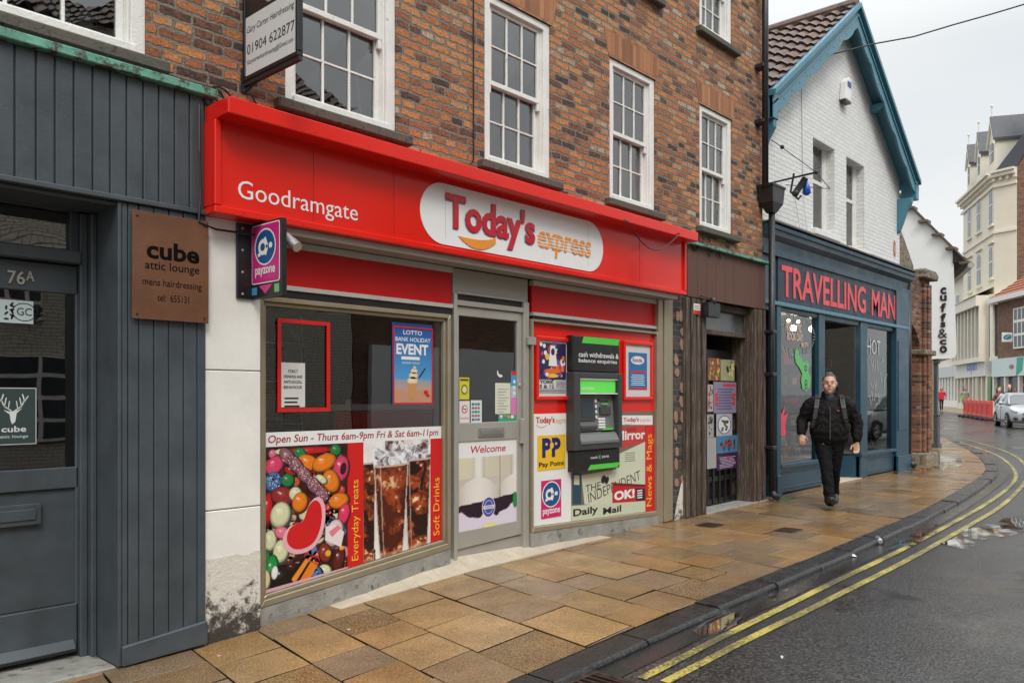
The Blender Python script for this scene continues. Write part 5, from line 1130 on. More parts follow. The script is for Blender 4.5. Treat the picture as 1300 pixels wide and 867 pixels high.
# framed posters
def pframe(name, label, a, draw):
    x0,z0,x1,z1 = a; mb = MB(); t = .04
    for q in ((x0,z0,x1,z0+t),(x0,z1-t,x1,z1),(x0,z0+t,x0+t,z1-t),(x1-t,z0+t,x1,z1-t)): mb.slab(FY(YB), *q, 0, .03)
    o = mb.build(name, m_red, label=label, cat='poster frame', bev=.008, seg=2)
    mb = MB(); f2 = FY(YB); mb.slab(f2, x0+t, z0+t, x1-t, z1-t, 0, .008, S(215,214,212)); draw(mb, f2, x0+t+.015, z0+t+.02, x1-t-.015, z1-t-.02)
    oo = MB(); oo.V, oo.F, oo.C = mb.V, mb.F, mb.C; oo.build('poster', m_art, o); return o
def d_fest(mb, f2, x0, z0, x1, z1):
    w_, h = x1-x0, z1-z0; rnd = random.Random(6); mb.slab(f2, x0, z0+h*.28, x1, z1, .008, .009, S(50,40,90)); PC = [S(240,240,230),S(240,200,60),S(120,80,180),S(235,120,60),S(200,60,80),S(40,30,60)]
    for k in range(46): u = rnd.random()*.5; mb_x = rnd.choice([-1,1]); v = .30+.68*rnd.random(); r = rnd.uniform(.04,.10); mb.ell(f2, x0+w_*(.5+u*mb_x*.85), z0+h*v, w_*r, h*r*.8, .0092+.00003*k, rnd.choice(PC), n=8)
    mb.poly(f2, [(x0+w_*.42,z0+h*.95),(x0+w_*.58,z0+h*.95),(x0+w_*.66,z0+h*.55),(x0+w_*.34,z0+h*.55)], .0112, S(240,240,235)); mb.ell(f2, x0+w_*.5, z0+h*.45, w_*.3, h*.05, .0115, S(235,110,50)); mb.ell(f2, x0+w_*.5, z0+h*.83, w_*.07, h*.07, .0116, S(60,40,90)); mb.ell(f2, x0+w_*.5, z0+h*.36, w_*.2, h*.04, .0116, S(240,200,70))
    mb.text(f2, 'YORK', x0+w_*.02, z0+h*.2, x0+w_*.55, z0+h*.27, .0092, K_, bold=.04); mb.text(f2, '5 & 12', x0+w_*.02, z0+h*.11, x0+w_*.55, z0+h*.18, .0092, K_, bold=.03)
    for k in range(6): mb.q(f2, x0+w_*.62, z0+h*(.12+.025*k), x1, z0+h*(.13+.025*k), .0092, S(90,80,90))
    for k in range(3): mb.q(f2, x0, z0+h*(.02+.03*k), x1, z0+h*(.033+.03*k), .0092, S(70,60,80))
a = R_(678.5, 722, 426, 508); pframe('poster_frame', 'glossy red frame with a busy purple and orange event poster left of the cash machine', a, d_fest)
def d_blue(mb, f2, x0, z0, x1, z1):
    w_, h = x1-x0, z1-z0; mb.slab(f2, x0+w_*.12, z0+h*.1, x1-w_*.1, z1-h*.12, .008, .009, S(40,110,170)); mb.slab(f2, x0+w_*.12, z0+h*.1, x1-w_*.1, z0+h*.15, .009, .0094, S(200,40,60)); mb.slab(f2, x0+w_*.2, z0+h*.45, x1-w_*.18, z0+h*.5, .009, .0094, S(200,40,60))
    mb.ell(f2, x0+w_*.5, z0+h*.72, w_*.28, h*.09, .0095, S(220,235,245)); mb.text(f2, 'funda', x0+w_*.28, z0+h*.68, x1-w_*.3, z0+h*.77, .01, S(190,40,60), bold=.03)
    for k in range(6): mb.q(f2, x0+w_*(.22+.03*(k%2)), z0+h*(.2+.04*k), x1-w_*(.2+.03*(k%2)), z0+h*(.215+.04*k), .0094, S(220,235,245))
a = R_(789.6, 826.9, 432, 508); pframe('poster_frame', 'glossy red frame with a small bright blue poster right of the cash machine', a, d_blue)
# ------------------------------------------------------------------ cash machine
ax0, az0_, ax1, az1 = R_(727.5, 787.5, 425, 600, YB-.09); at = thing('cash_machine', 'grey and black wall cash machine with green sign under a black header', 'cash machine', ((ax0+ax1)/2, YB, az0_))
m_ag = M('dark_grey_plastic', (.045,.047,.048), .4, var=.1, bump=.15, bscale=120); m_am = M('mid_grey_plastic', (.15,.16,.155), .4, var=.1); m_grn = M('bright_green_panel', (.08,.55,.05), .35, var=.05); m_lit = M('lit_green_sign', (.10,.55,.07), emit=.35, var=.1)
hz = fz(727, 472, YB-.09); f = FY(YB); lz = fz(727, 572.5, YB-.09)
mb = MB(); mb.slab(f, ax0, hz+.004, ax1, az1, 0, .085); mb.build('header_box', m_black, at, bev=.012, seg=2)
f1 = FY(YB-.085); w_ = ax1-ax0; mb = MB(); h_ = az1-hz
mb.prism([(ax0+w_*.22, az1-h_*.02),(ax1-w_*.02, az1-h_*.02),(ax1-w_*.04, az1-h_*.2),(ax0+w_*.18, az1-h_*.2)], f1, .0005, .004); mb.build('green_flash', m_grn, at)
mb = MB(); mb.text(f1, 'cash withdrawals &', ax0+w_*.12, hz+h_*.42, ax0+w_*.97, hz+h_*.56, .001, W_, bold=.01); mb.text(f1, 'balance enquiries', ax0+w_*.12, hz+h_*.24, ax0+w_*.93, hz+h_*.38, .001, W_, bold=.01); mb.build('header_lettering', m_art, at)
# body surround with a real recess
bd = .11; ix0, ix1 = ax0+w_*.12, ax1-w_*.07; H_ = hz-lz; iz0, iz1 = lz+H_*.075, lz+H_*.93
mb = MB(); mb.slab(f, ax0-.005, lz, ix0, hz, 0, bd); mb.slab(f, ix1, lz, ax1+.01, hz, 0, bd); mb.slab(f, ix0, lz, ix1, iz0, 0, bd); mb.slab(f, ix0, iz1, ix1, hz, 0, bd); mb.slab(f, ix0, iz0, ix1, iz1, 0, .02); mb.build('surround', m_ag, at, bev=.008, seg=2)
mb = MB(); gz0 = lz+H_*.735; mb.slab(f, ix0+.01, gz0, ix1-.01, iz1-.02, .02, .08); mb.build('lit_sign', m_lit, at, bev=.01); mb = MB(); mb.slab(f, ix0+.0, gz0-.012, ix1-.0, gz0-.001, .02, .095); mb.slab(f, ix0, iz1-.019, ix1, iz1-.001, .02, .095); mb.build('sign_bezel', m_wclean, at)
mb = MB(); mb.text(FY(YB-.08), 'cashzone', ix0+.05, gz0+.035, ix0+.26, gz0+.07, .001, W_); mb.build('sign_lettering', m_art, at)
sh = lz+H_*.20
mb = MB(); mb.prism([(-.02,iz0),(-.12,iz0),(-.12,iz0+.03),(-.085,sh),(-.02,sh+.03)], lambda a_,b_,c: (c, YB+a_, b_), ix0+.005, ix1-.005)
mb.prism([(-.02,sh+.03),(-.06,sh+.03),(-.03,gz0-.02),(-.02,gz0-.02)], lambda a_,b_,c: (c, YB+a_, b_), ix0+.005, ix1-.005); mb.build('fascia', m_am, at, bev=.004)
wi = ix1-ix0; f3 = lambda a_, b_, c: (ix0+a_, YB-.058+.028*(b_/(gz0-sh))-c, sh+.035+b_)
mb = MB(); mb.slab(f3, wi*.06, .10, wi*.48, .34, 0, .012); mb.build('screen_bezel', m_ag, at, bev=.004)
mb = MB(); mb.slab(f3, wi*.12, .13, wi*.43, .31, .012, .014); mb.build('screen', M('dim_screen', (.03,.04,.05), .15), at)
mb = MB(); 
for i in range(4):
    for j in range(2): mb.slab(f3, wi*(.02 if j == 0 else .49), .12+.055*i, wi*(.02 if j == 0 else .49)+.022, .15+.055*i, 0.0, .014)
for i in range(4):
    for j in range(4): mb.slab(f3, wi*.56+.03*j, .02+.028*i, wi*.56+.03*j+.022, .04+.028*i, 0, .012)
mb.build('buttons', m_wclean, at, bev=.002)
mb = MB(); mb.slab(f3, wi*.60, .16, wi*.88, .24, 0, .022); mb.slab(f3, wi*.6, .30, wi*.85, .33, 0, .015); mb.slab(f3, wi*.08, .015, wi*.5, .05, 0, .02); mb.build('card_slot', m_ag, at, bev=.004)
mb = MB(); mb.slab(f3, wi*.64, -.0, wi*.92, .018, 0, .018); mb.slab(f3, wi*.66, .26, wi*.82, .275, 0, .016); mb.build('green_marks', m_grn, at)
mb = MB(); mb.slab(f, ax0+.02, az0_, ax1, lz-.006, 0, .085); mb.build('lower_box', m_black, at, bev=.01, seg=2)
lh = lz-az0_; mb = MB(); mb.prism([(ax0+w_*.3, az0_+lh*.04),(ax1-w_*.06, az0_+lh*.04),(ax1-w_*.0, az0_+lh*.27),(ax0+w_*.36, az0_+lh*.27)], f1, .0005, .005); mb.build('lower_flash', m_grn, at)
mb = MB(); mb.text(f1, 'cash', ax0+w_*.36, az0_+lh*.56, ax0+w_*.51, az0_+lh*.68, .001, W_); mb.text(f1, 'X', ax0+w_*.525, az0_+lh*.52, ax0+w_*.58, az0_+lh*.72, .001, S(100,200,90), bold=.03); mb.text(f1, 'zone', ax0+w_*.6, az0_+lh*.56, ax0+w_*.75, az0_+lh*.66, .001, W_); mb.build('lower_lettering', m_art, at)
# ------------------------------------------------------------------ projecting pay sign and small spotlight
PXp = 2.90; pya = yx(323.5, PXp)+.02; pyb = yx(361, PXp); pz1 = zx(361, 276, PXp); pz0 = zx(361, 375, PXp)
ps = thing('projecting_pay_sign', 'black edged pink and blue pay sign projecting from the white pier under the red fascia', 'sign', (PXp, YG, pz0))
mb = MB(); mb.box(PXp-.02, PXp+.02, pyb, pya, pz0, pz1); mb.box(PXp-.13, PXp+.02, YG+.0, YG+.019, pz0-.0, pz1+.0); mb.build('case', m_black, ps, bev=.004)
fp = FX(PXp-.02, pya); w_ = pya-pyb; h = pz1-pz0; mb = MB(); m0, m1 = w_*.05, w_*.95
mb.prism(rc(m0, h*.19+pz0, m1, pz0+h*.97, .02), fp, .0005, .002, W_); mb.prism(rc(m0+.007, h*.19+pz0+.007, m1-.007, pz0+h*.97-.007, .016), fp, .002, .0028, S(205,40,130))
tmp = MB(); payz(mb, fp, m0+.03, pz0+h*.23, m1-.03, pz0+h*.93, .004, (205,40,130))
mb.poly(fp, [(w_*.28,pz0+h*.165),(w_*.72,pz0+h*.165),(w_*.5,pz0+h*.05)], .002, S(215,60,140)); mb.slab(fp, w_*.05, pz0+h*.05, w_*.22, pz0+h*.15, .001, .002, S(70,140,200)); mb.slab(fp, w_*.78, pz0+h*.05, w_*.93, pz0+h*.16, .001, .002, S(120,190,120))
mb.build('printed_face', m_art, ps)
mb = MB()
for k in range(4): mb.ball((PXp-.09, YG-.002, pz0+h*(.06+.29*k)), .009, .005, .009, 8, 5)
mb.build('screws', m_alu, ps)
c = Vector((fx(361, 4.72), 4.72, fz(361, 300, 4.72))); e = Vector((fx(378, 4.60), 4.60, fz(378, 314, 4.60)))
sp_ = thing('small_spotlight', 'silver tube lamp angled down beside the projecting pink sign', 'lamp', tuple(c))
mb = MB(); mb.tube([c, e], .034, 16); mb.tube([c-(e-c)*.05, c], .02, 10); mb.build('tube', M('satin_silver', (.6,.6,.6), .3, metal=.8), sp_, smooth=False); mb = MB(); mb.tube([c, (c.x-.03, c.y+.08, c.z+.04), (c.x-.03, YF+.06, FZ0-.02)], .01, 6); mb.build('bracket', m_black, sp_)
mb = MB(); x = fx(651, 4.93); zc_ = fz(651, 339, 4.93)+.02
mb.tube([(x-.03,4.96,zc_+.03),(x-.02,4.90,zc_-.015)], .013, 8); mb.tube([(x+.05,4.96,zc_+.03),(x+.06,4.90,zc_-.015)], .013, 8); mb.box(x-.05,x+.09,4.93,4.99,zc_+.02,FZ0-.045); mb.build('soffit_sensor', m_cast, label='small dark twin sensor under the red fascia above the shop door', cat='sensor')

# ------------------------------------------------------------------ passage doorway beside the shop
pg = thing('passage_doorway', 'weathered dark brown timber passage doorway with old tiled pier', 'doorway', (9.4, YW, 0))
m_wood = M('weathered_brown_timber', (.085,.058,.042), .7, var=.6, scale=3, bump=1.5, bscale=9, stretch=(9,9,.5), dirt=(.21,.18,.145), dthr=.54)
m_bbd = M('brown_painted_boards', (.11,.048,.030), .6, var=.25, scale=3, stretch=(6,6,.7), dirt=(.05,.03,.025), dthr=.6, bump=.3, bscale=20)
YV = 5.02; vz1 = fz(880, 312, YV); vz0 = fz(875, 376.5, YV); v0, v1 = fx(873, YV), fx(972, YV); n = 9; mb = MB()
for k in range(n): a = v0+(v1-v0)*k/n; b_ = v0+(v1-v0)*(k+1)/n; mb.box(a+.003, b_-.003, YV, YV+.04, vz0, vz1)
mb.box(v0, v1, YV+.012, YV+.08, vz0+.01, vz1-.01); mb.build('fascia_boards', m_bbd, pg, bev=.004)
mb = MB(); mb.box(v0, v1+.03, YV-.06, YV+.06, vz1, vz1+.035); mb.build('cap', cu, pg, bev=.005)
# pier with old tiles
t0_, t1_ = ep1+.004, fx(869.5, YV+.04)
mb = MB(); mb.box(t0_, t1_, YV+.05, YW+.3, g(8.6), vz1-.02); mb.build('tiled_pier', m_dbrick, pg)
mb = MB(); rnd = random.Random(12); z = g(8.6)+.45
tm = M('old_pink_tile', (.34,.20,.15), .5, var=.3, scale=9)
while z < vz0-.05:
    for sx_ in (0, 1):
        if rnd.random() < .28: continue
        cx = t0_+(t1_-t0_)*(.27+.46*sx_)+rnd.uniform(-.02,.02); r = rnd.uniform(.035,.05); hh2 = rnd.uniform(.05,.085); zc_ = z+rnd.uniform(-.02,.02)
        P = [(cx+r*cos(2*pi*k/8)*rnd.uniform(.75,1.1), zc_+hh2*sin(2*pi*k/8)*rnd.uniform(.75,1.1)) for k in range(8)]; mb.prism(P, FY(YV+.05), .001, .012)
    z += rnd.uniform(.15,.21)
mb.build('old_tiles', tm, pg)
mb = MB(); mb.prism([(t0_+.03,g(8.6)),(t1_,g(8.6)),(t1_,.62),(t1_-.03,.5),(t0_+.09,.2)], FY(YV+.05), .0, .014); mb.build('broken_render', m_flake, pg)
def pil(px0, px1, pyb_, name='pilaster', wide=None):
    x0, x1 = fx(px0, YV), fx(px1, YV); mb = MB(); zb_ = g(x0)+.0; n = 4
    mb.box(x0, x1, YV+.02, YV+.35, zb_, vz0-.003)
    for k in range(n): a = x0+(x1-x0)*(k+.12)/n; b_ = x0+(x1-x0)*(k+.82)/n; mb.box(a, b_, YV-.012*(k%2), YV+.019, zb_+.01, vz0-.01)
    mb.build(name, m_wood, pg, bev=.006)
pil(870.5, 897, 649); pil(957.5, 972, 636)
o0, o1 = fx(897, YV), fx(957.5, YV)
mb = MB(); oz = fz(899, 421, YV+.12); mb.box(o0, o1, YV+.12, YV+.2, oz-.03, oz+.03); mb.box(o0, o1, YV+.1, YV+.22, vz0-.09, vz0-.003); mb.build('lintel', m_wood, pg, bev=.004)
mb = MB(); mb.box(o0, o1, YV+.17, YV+.18, oz+.03, vz0-.09); mb.build('fanlight', M('dusty_glass', (.10,.11,.105), .25, var=.4, scale=5), pg)
YI_ = YV+.26
room_mb(o0-.0, o1, YV+.36, YV+2.2, g(9.5)+.001, vz0).build('passage_walls', m_dark, pg)
mb = MB(); gx0, gx1 = o0+.005, o1-.005; gg0 = g(9.5)
for k in range(7): z = gg0+.08+(oz-gg0-.5)*k/6; mb.box(gx0, gx1, YI_, YI_+.05, z-.05, z+.02)
for k in range(9): x = gx0+(gx1-gx0)*k/8; mb.box(x-.02, x+.02, YI_-.012, YI_-.001, gg0+.04, oz-.4)
mb.box(gx0, gx1, YI_+.06, YI_+.08, gg0+.02, oz-.2)
mb.build('gate', m_black, pg, bev=.003)
strip('passage_floor', o0-.01, o1+.4, 5.0, YV+1.6, .012, m_plinth, 2)
# gate posters
fg = FY(YI_-.014)
def gp_(a, b_, t, bz): Y = YI_-.014; return fx(a,Y), fz(a,bz,Y), fx(b_,Y), fz(a,t,Y)
def zq(x0,x1,y0,y1): return (840+x0/2.89, 840+x1/2.89, 360+y0/2.89, 360+y1/2.89)
GPS = [((168,215,272,355),'red and yellow bill at the top left of the passage gate',S(140,60,48),1),((216,266,278,356),'white and green illustrated bill at the top right of the passage gate',S(160,160,125),2),((190,273,360,476),'large lilac bill with red squares on the passage gate',S(140,130,155),3),((168,188,370,470),'narrow white and red bill at the left of the lilac one',S(190,170,165),4),((200,258,478,560),'white bill with an oval drawing below the lilac one',S(175,173,182),5),((166,190,480,565),'narrow white bill with black scribbles at the left edge of the gate',S(165,165,160),6),((202,282,560,624),'sky blue bill with a small dark figure on the passage gate',S(70,125,160),7),((202,282,626,686),'dark purple bill at the bottom of the passage gate',S(60,30,70),8),((166,200,566,680),'white bill with a yellow arc at the bottom left of the gate',S(165,165,175),9)]
for i, (zz_, lb_, col, sd_) in enumerate(GPS):
    x0, z0, x1, z1 = gp_(*zq(*zz_)); mb = MB(); rnd = random.Random(sd_); w_, h = x1-x0, z1-z0; mb.slab(fg, x0, z0, x1, z1, .0, .003, col)
    PC = {1:[S(230,180,60),S(120,170,70)],2:[S(90,120,70),S(60,60,40),S(220,200,120)],3:[S(200,60,60),S(90,80,120)],4:[S(170,50,50),S(60,60,60)],5:[S(90,100,50),S(60,60,60)],6:[S(40,40,40)],7:[S(30,40,60),S(180,60,60)],8:[S(200,180,210)],9:[S(200,180,60)]}[sd_]
    if sd_ in (3, 8): 
        for k in range(8): u0 = .1+.1*rnd.random(); mb.q(fg, x0+w_*u0, z0+h*(.12+.09*k), x1-w_*(.1+.2*rnd.random()), z0+h*(.155+.09*k), .004, PC[-1])
        if sd_ == 3:
            for k in range(3):
                for j in (.05,.82): mb.q(fg, x0+w_*j, z0+h*(.25+.14*k), x0+w_*(j+.13), z0+h*(.36+.14*k), .0045, PC[0])
            mb.q(fg, x0+w_*.4, z0+h*.86, x0+w_*.95, z0+h*.94, .0045, S(200,60,70))
        else: mb.ell(fg, x0+w_*.5, z0+h*.75, w_*.07, h*.1, .005, S(200,60,90))
    elif sd_ == 9:
        for k in range(10): t = -1.3+2.6*k/10; mb.ell(fg, x0+w_*(.1+.7*cos(t)), z0+h*(.5+.4*sin(t)), w_*.1, h*.03, .004+.0001*k, PC[0], n=8)
    elif sd_ == 5:
        mb.ell(fg, x0+w_*.5, z0+h*.5, w_*.42, h*.42, .004, S(50,50,50)); mb.ell(fg, x0+w_*.5, z0+h*.5, w_*.38, h*.39, .0045, S(220,220,225))
        for k in range(14): mb.ell(fg, x0+w_*(.3+.4*rnd.random()), z0+h*(.25+.45*rnd.random()), w_*.08, h*.05, .005+.0001*k, rnd.choice(PC), n=8)
    else:
        for k in range(16): mb.ell(fg, x0+w_*(.12+.76*rnd.random()), z0+h*(.1+.8*rnd.random()) if sd_ != 7 else z0+h*(.3+.4*rnd.random()), w_*rnd.uniform(.04,.14), h*rnd.uniform(.03,.09), .004+.0001*k, rnd.choice(PC), rot=rnd.random()*3, n=9)
    mb.build('bill_poster', m_art, label=lb_, cat='poster', group='posters on the passage gate')
# bell box and sticker on the pilaster
bx0, bz0, bx1, bz1 = fx(891,YV-.01), fz(891,402,YV-.01), fx(906,YV-.01), fz(891,384,YV-.01)
mb = MB(); mb.slab(FY(YV-.012), bx0, bz0, bx1, bz1, 0, .09); mb.ball(((bx0+bx1)/2, YV-.08, bz1+.02), .04,.04,.05); mb.tube([((bx0+bx1)/2,YV-.05,bz1+.05),(bx0-.05,YV-.02,bz1+.08),(bx0-.06,YV-.02,vz0)], .008, 6); mb.build('alarm_box', m_cast, label='small dark metal alarm box on the brown timber pilaster', cat='alarm box', bev=.008)
f = FY(YV-.013); x0,z0,x1,z1 = fx(880.5,YV-.013), fz(880.5,398.5,YV-.013), fx(888.7,YV-.013), fz(880.5,385,YV-.013); mb = MB(); mb.slab(f,x0,z0,x1,z1,0,.003,W_); mb.slab(f,x0,z0,x1,z0+(z1-z0)*.38,.003,.004,S(200,60,50))
for k in range(3): mb.q(f, x0+.015, z0+(z1-z0)*(.5+.14*k), x1-.015, z0+(z1-z0)*(.56+.14*k), .0036, S(190,90,80))
mb.build('warning_sticker', m_art, label='white and red warning sticker on the brown timber pilaster', cat='sticker')
# ------------------------------------------------------------------ downpipe with hopper
dpp = thing('downpipe', 'black cast iron downpipe with square hopper at the corner of the brick building', 'pipe', (fx(980,4.95), 4.93, g(11)))
YPp = 4.93; xt = fx(971.5, YPp); xb2 = fx(979.8, YPp); zh1 = fz(980, 240, YPp); zh0 = fz(980, 262, YPp); r = .043
mb = MB(); mb.tube([(xt, YPp, zh1-.02), (xt, YPp, 8.55)], r, 14); mb.tube([(xb2, YPp, g(11)+.12), (xb2, YPp, zh0+.02)], r, 14)
mb.tube([(xb2, YPp, g(11)+.13), (xb2+.01, YPp-.03, g(11)+.07), (xb2+.03, YPp-.1, g(11)+.03)], r, 12); mb.build('pipe', m_cast, dpp, smooth=True)
mb = MB(); hx = fx(979, YPp); mb.rings([((hx,YPp,zh0-.10),(.05,.05,0),(-.05,.05,0)),((hx,YPp,zh0+.03),(.16,.10,0),(-.16,.10,0)),((hx,YPp,zh1),(.19,.11,0),(-.19,.11,0)),((hx,YPp,zh1),(.205,.12,0),(-.205,.12,0)),((hx,YPp,zh1+.03),(.205,.12,0),(-.205,.12,0))], 4); 
mb.build('hopper', m_cast, dpp)
for z in (fz(971,154,YPp), 5.9, 6.9): MB().box(xt-.075, xt+.075, YPp-.012, YW+.1, z-.03, z+.03).build('collar', m_cast, dpp, bev=.01)
for z in (.75, 1.75, fz(980,440,YPp)+.2): MB().box(xb2-.065, xb2+.065, YPp-.05, YW+.1, z-.025, z+.025).build('collar', m_cast, dpp, bev=.01)
# ------------------------------------------------------------------ white gabled building with blue bargeboards
YG2 = 5.22; YBG = 4.95; gxl, gxr = BX1+.06, fx(1142, YG2); rxm = 13.96; rz = 7.93; slp = .715
wb_ = thing('white_gabled_building', 'white painted brick gable building with pantile roof and blue scalloped bargeboards', 'building', (rxm, YG2, 0))
wz0 = 3.5
def rzx(x): return rz-.05-slp*abs(x-rxm)
holes = []
for a, b_, t, bz in ((1032, 1059.5, 153, 290), (1074.5, 1097, 181, 313)):
    zt_ = fz(a, t, YG2); holes.append((fx(a, YG2), fx(b_, YG2), fz(a, bz, YG2), zt_))
hz1_ = max(h[3] for h in holes)
holes = [(a, b_, min(c, holes[0][2]), hz1_) for a, b_, c, d in holes]
zc1 = hz1_+.1
mb = MB(); wall_mb(mb, gxl, gxr, wz0, min(zc1, rzx(gxl)), YG2, holes, .22)
zz0 = min(zc1, rzx(gxl)); cx0 = gxl; cx1 = gxr
P = [(gxl, zz0), (gxr, zz0), (gxr, rzx(gxr)), (rxm, rzx(rxm)), (gxl, rzx(gxl))]
mb.poly(FY(YG2), P, 0, None)
mb.quad((gxr,YG2,0),(gxr,YG2+8,0),(gxr,YG2+8,rzx(gxr)),(gxr,YG2,rzx(gxr))); mb.quad((gxl,YG2,2.6),(gxl,YG2,rzx(gxl)),(gxl,YG2+8,rzx(gxl)),(gxl,YG2+8,2.6))
mb.poly(FY(YG2+8), [(gxl,0),(gxr,0),(gxr,rzx(gxr)),(rxm,rzx(rxm)),(gxl,rzx(gxl))], 0, None); mb.build('wall', m_wbrick, wb_)
room_mb(gxl+.1, gxr-.1, YG2+.24, YG2+3, wz0+.2, hz1_+.3).build('upper_room', m_darks, wb_)
for i, h in enumerate(holes):
    a, b_, c, d = h
    f = MB(); y = YG2+.14; t = .07
    f.box(a, a+t, y, y+.07, c, d); f.box(b_-t, b_, y, y+.07, c, d); f.box(a+t, b_-t, y, y+.07, d-t, d); f.box(a+t, b_-t, y, y+.07, c, c+.06); w_ = f.build('window', m_white, wb_, bev=.004)
    zm = (c+d)/2; s_ = MB(); s_.box(a+t, b_-t, y+.015, y+.05, zm-.03, zm+.03); s_.box(a+t, a+t+.04, y+.02, y+.05, c+.06, d-t); s_.box(b_-t-.04, b_-t, y+.02, y+.05, c+.06, d-t); s_.build('sash', m_white, w_)
    MB().quad((a+t,y+.035,c+.06),(b_-t,y+.035,c+.06),(b_-t,y+.035,d-t),(a+t,y+.035,d-t)).build('pane', m_glass, w_)
    sm = MB(); sm.box(a-.08, b_+.08, YG2-.08, YG2+.1, c-.1, c-.002); sm.build('sill', m_white, w_, bev=.008)
    am = MB(); am.prism([(a-.02, d-.001)]+[(a-.02+(b_-a+.04)*k/8, d-.09*(1-sin(pi*k/8))) for k in range(0, 9)]+[(b_+.02, d+.02),(a-.02,d+.02)], FY(YG2), -.2, -.004); am.build('arch_soffit', m_wbrick, w_)
    if i == 0: curtain(a+.12, a+.32, c+.1, d-.1, y+.1).build('curtain', mc, w_)
    else:
        mm = MB(); mm.box(a+.1, b_-.1, y+.08, y+.1, c+.1, zm, S(40,50,120)); mm.box(a+.12, b_-.2, y+.07, y+.08, c+.25, zm-.1, S(220,90,60)); mm.build('poster', m_art, w_)
# pantile roof as real geometry
m_tile = M('pantile', (.15,.095,.075), .55, var=.45, scale=7, dirt=(.045,.04,.032), dthr=.52, bump=.3, bscale=40)
def pantiles(R0, along, ln, down, dl, name, parent, tw=.26, rh=.30, m=m_tile, amp=.045):
    R0 = Vector(R0); al = Vector(along).normalized(); dn = Vector(down).normalized(); nn = al.cross(dn).normalized()
    if nn.z < 0: nn = -nn
    nx = int(ln/tw)*8; rows = int(dl/rh); V = []; ks = []
    for r in range(rows):
        for e in (0, 1): ks.append((r*rh+(rh+.02)*e, .02+.028*e if e else .0, r))
    for d_, lift, r in ks:
        jit = rn(r, 7)*.0
        for i in range(nx+1):
            u = i/8; f = u-math.floor(u); wv = amp*(sin(2*pi*f)*.6+.4*sin(2*pi*f+.7)); kk = math.floor(u); V.append(R0+al*(i/nx*ln)+dn*(d_+.012*rn(kk, r))+nn*(wv+lift+.006*rn(kk, r+3)))
    F = []
    for q in range(len(ks)-1):
        for i in range(nx): a = q*(nx+1)+i; F.append((a, a+1, a+nx+2, a+nx+1))
    return MB().add(V, F).build(name, m, parent, smooth=False)
sl_ = Vector((-1,0,-slp)).normalized(); dlen = 3.3*sqrt(1+slp*slp)
pantiles((rxm, YBG+.02, rz+.02), (0,1,0), 8.4, (-1,0,-slp), dlen, 'roof_slope', wb_); pantiles((rxm, YBG+.02, rz+.02), (0,1,0), 8.4, (1,0,-slp), dlen, 'roof_slope', wb_)
mb = MB(); mb.tube([(rxm, YBG, rz+.05), (rxm, YG2+8.2, rz+.05)], .11, 10); mb.build('ridge', m_tile, wb_)
m_blue = M('teal_blue_gloss_paint', (.06,.20,.27), .38, var=.1, scale=4, rvar=.08, bump=.1, bscale=50)
m_blued = M('dark_teal_shop_paint', (.010,.055,.088), .38, var=.15, scale=4, rvar=.08)
# bargeboards with scallops, coping board and soffit
for sg in (-1, 1):
    ex = rxm+sg*3.24; n = 60; top = []; bt = []
    for k in range(n+1):
        t = k/n; x = rxm+sg*3.24*t; zt_ = rz-slp*abs(x-rxm); top.append((x, zt_)); ph = (t*5.0)%1; dpth = .30+.075*(4*ph*(1-ph)) if .06 < t < .93 else .34
        bt.append((x, zt_-dpth))
    mb = MB()
    for k in range(n):
        q = [bt[k], bt[k+1], top[k+1], top[k]]
        if sg < 0: q = q[::-1]
        o = len(mb.V); mb.prism(q, FY(YBG), -.035, 0)
    for k in range(1, 12):                                          # pierced buttons of the board
        x = rxm+sg*3.24*k/12.5; mb.ball((x, YBG-.002, rz-slp*abs(x-rxm)-.25), .02, .004, .02, 8, 4)
    mb.build('bargeboard', m_blue, wb_)
    mb = MB(); a_ = (rxm+sg*0.0, rz+.03); b__ = (ex+sg*.02, rz-slp*3.26+.03); q = [(a_[0], a_[1]-.05), (b__[0], b__[1]-.05), (b__[0], b__[1]+.03), (a_[0], a_[1]+.03)]
    mb.prism(q if sg > 0 else q[::-1], FY(YBG-.03), -.10, 0.03); q2 = [(rxm, rz-.16), (ex, rz-.16-slp*3.24), (ex, rz-.13-slp*3.24), (rxm, rz-.13)]
    mb.prism(q2 if sg > 0 else q2[::-1], FY(YBG), 0.001, .02); mb.build('barge_capping', m_blue, wb_)
    mb = MB()
    for k in range(16):
        x0_ = rxm+sg*3.22*(k+.03)/16; x1_ = rxm+sg*3.22*(k+.97)/16; z0_, z1_ = rz-.10-slp*abs(x0_-rxm), rz-.10-slp*abs(x1_-rxm)
        mb.add([(x0_,YBG+.036,z0_),(x1_,YBG+.036,z1_),(x1_,YG2-.001,z1_),(x0_,YG2-.001,z0_)], [(0,1,2,3)])
    mb.add([(rxm,YBG+.036,rz-.09),(ex,YBG+.036,rz-.09-slp*3.24),(ex,YG2+.2,rz-.09-slp*3.24),(rxm,YG2+.2,rz-.09)], [(0,1,2,3)]); mb.build('soffit', m_blue, wb_)
    # end block and curved bracket
    ez = rz-slp*3.24; mb = MB(); mb.box(min(ex, ex-sg*.16), max(ex, ex-sg*.16), YBG-.02, YG2-.005, ez-.34, ez+.02); mb.build('end_block', m_blue, wb_, bev=.008)
    wx = gxl if sg < 0 else gxr; mb = MB(); P = [(0,0),(.34,0),(.33,-.1),(.22,-.25),(.14,-.45),(.06,-.62),(0,-.66)]
    mb.prism(P, lambda a,b,c: (wx-sg*.08+c*sg if False else wx-sg*.12+c, YG2-.002-a*.8, ez-.34+b), -.05, .05); mb.build('bracket', m_blue, wb_, bev=.006)
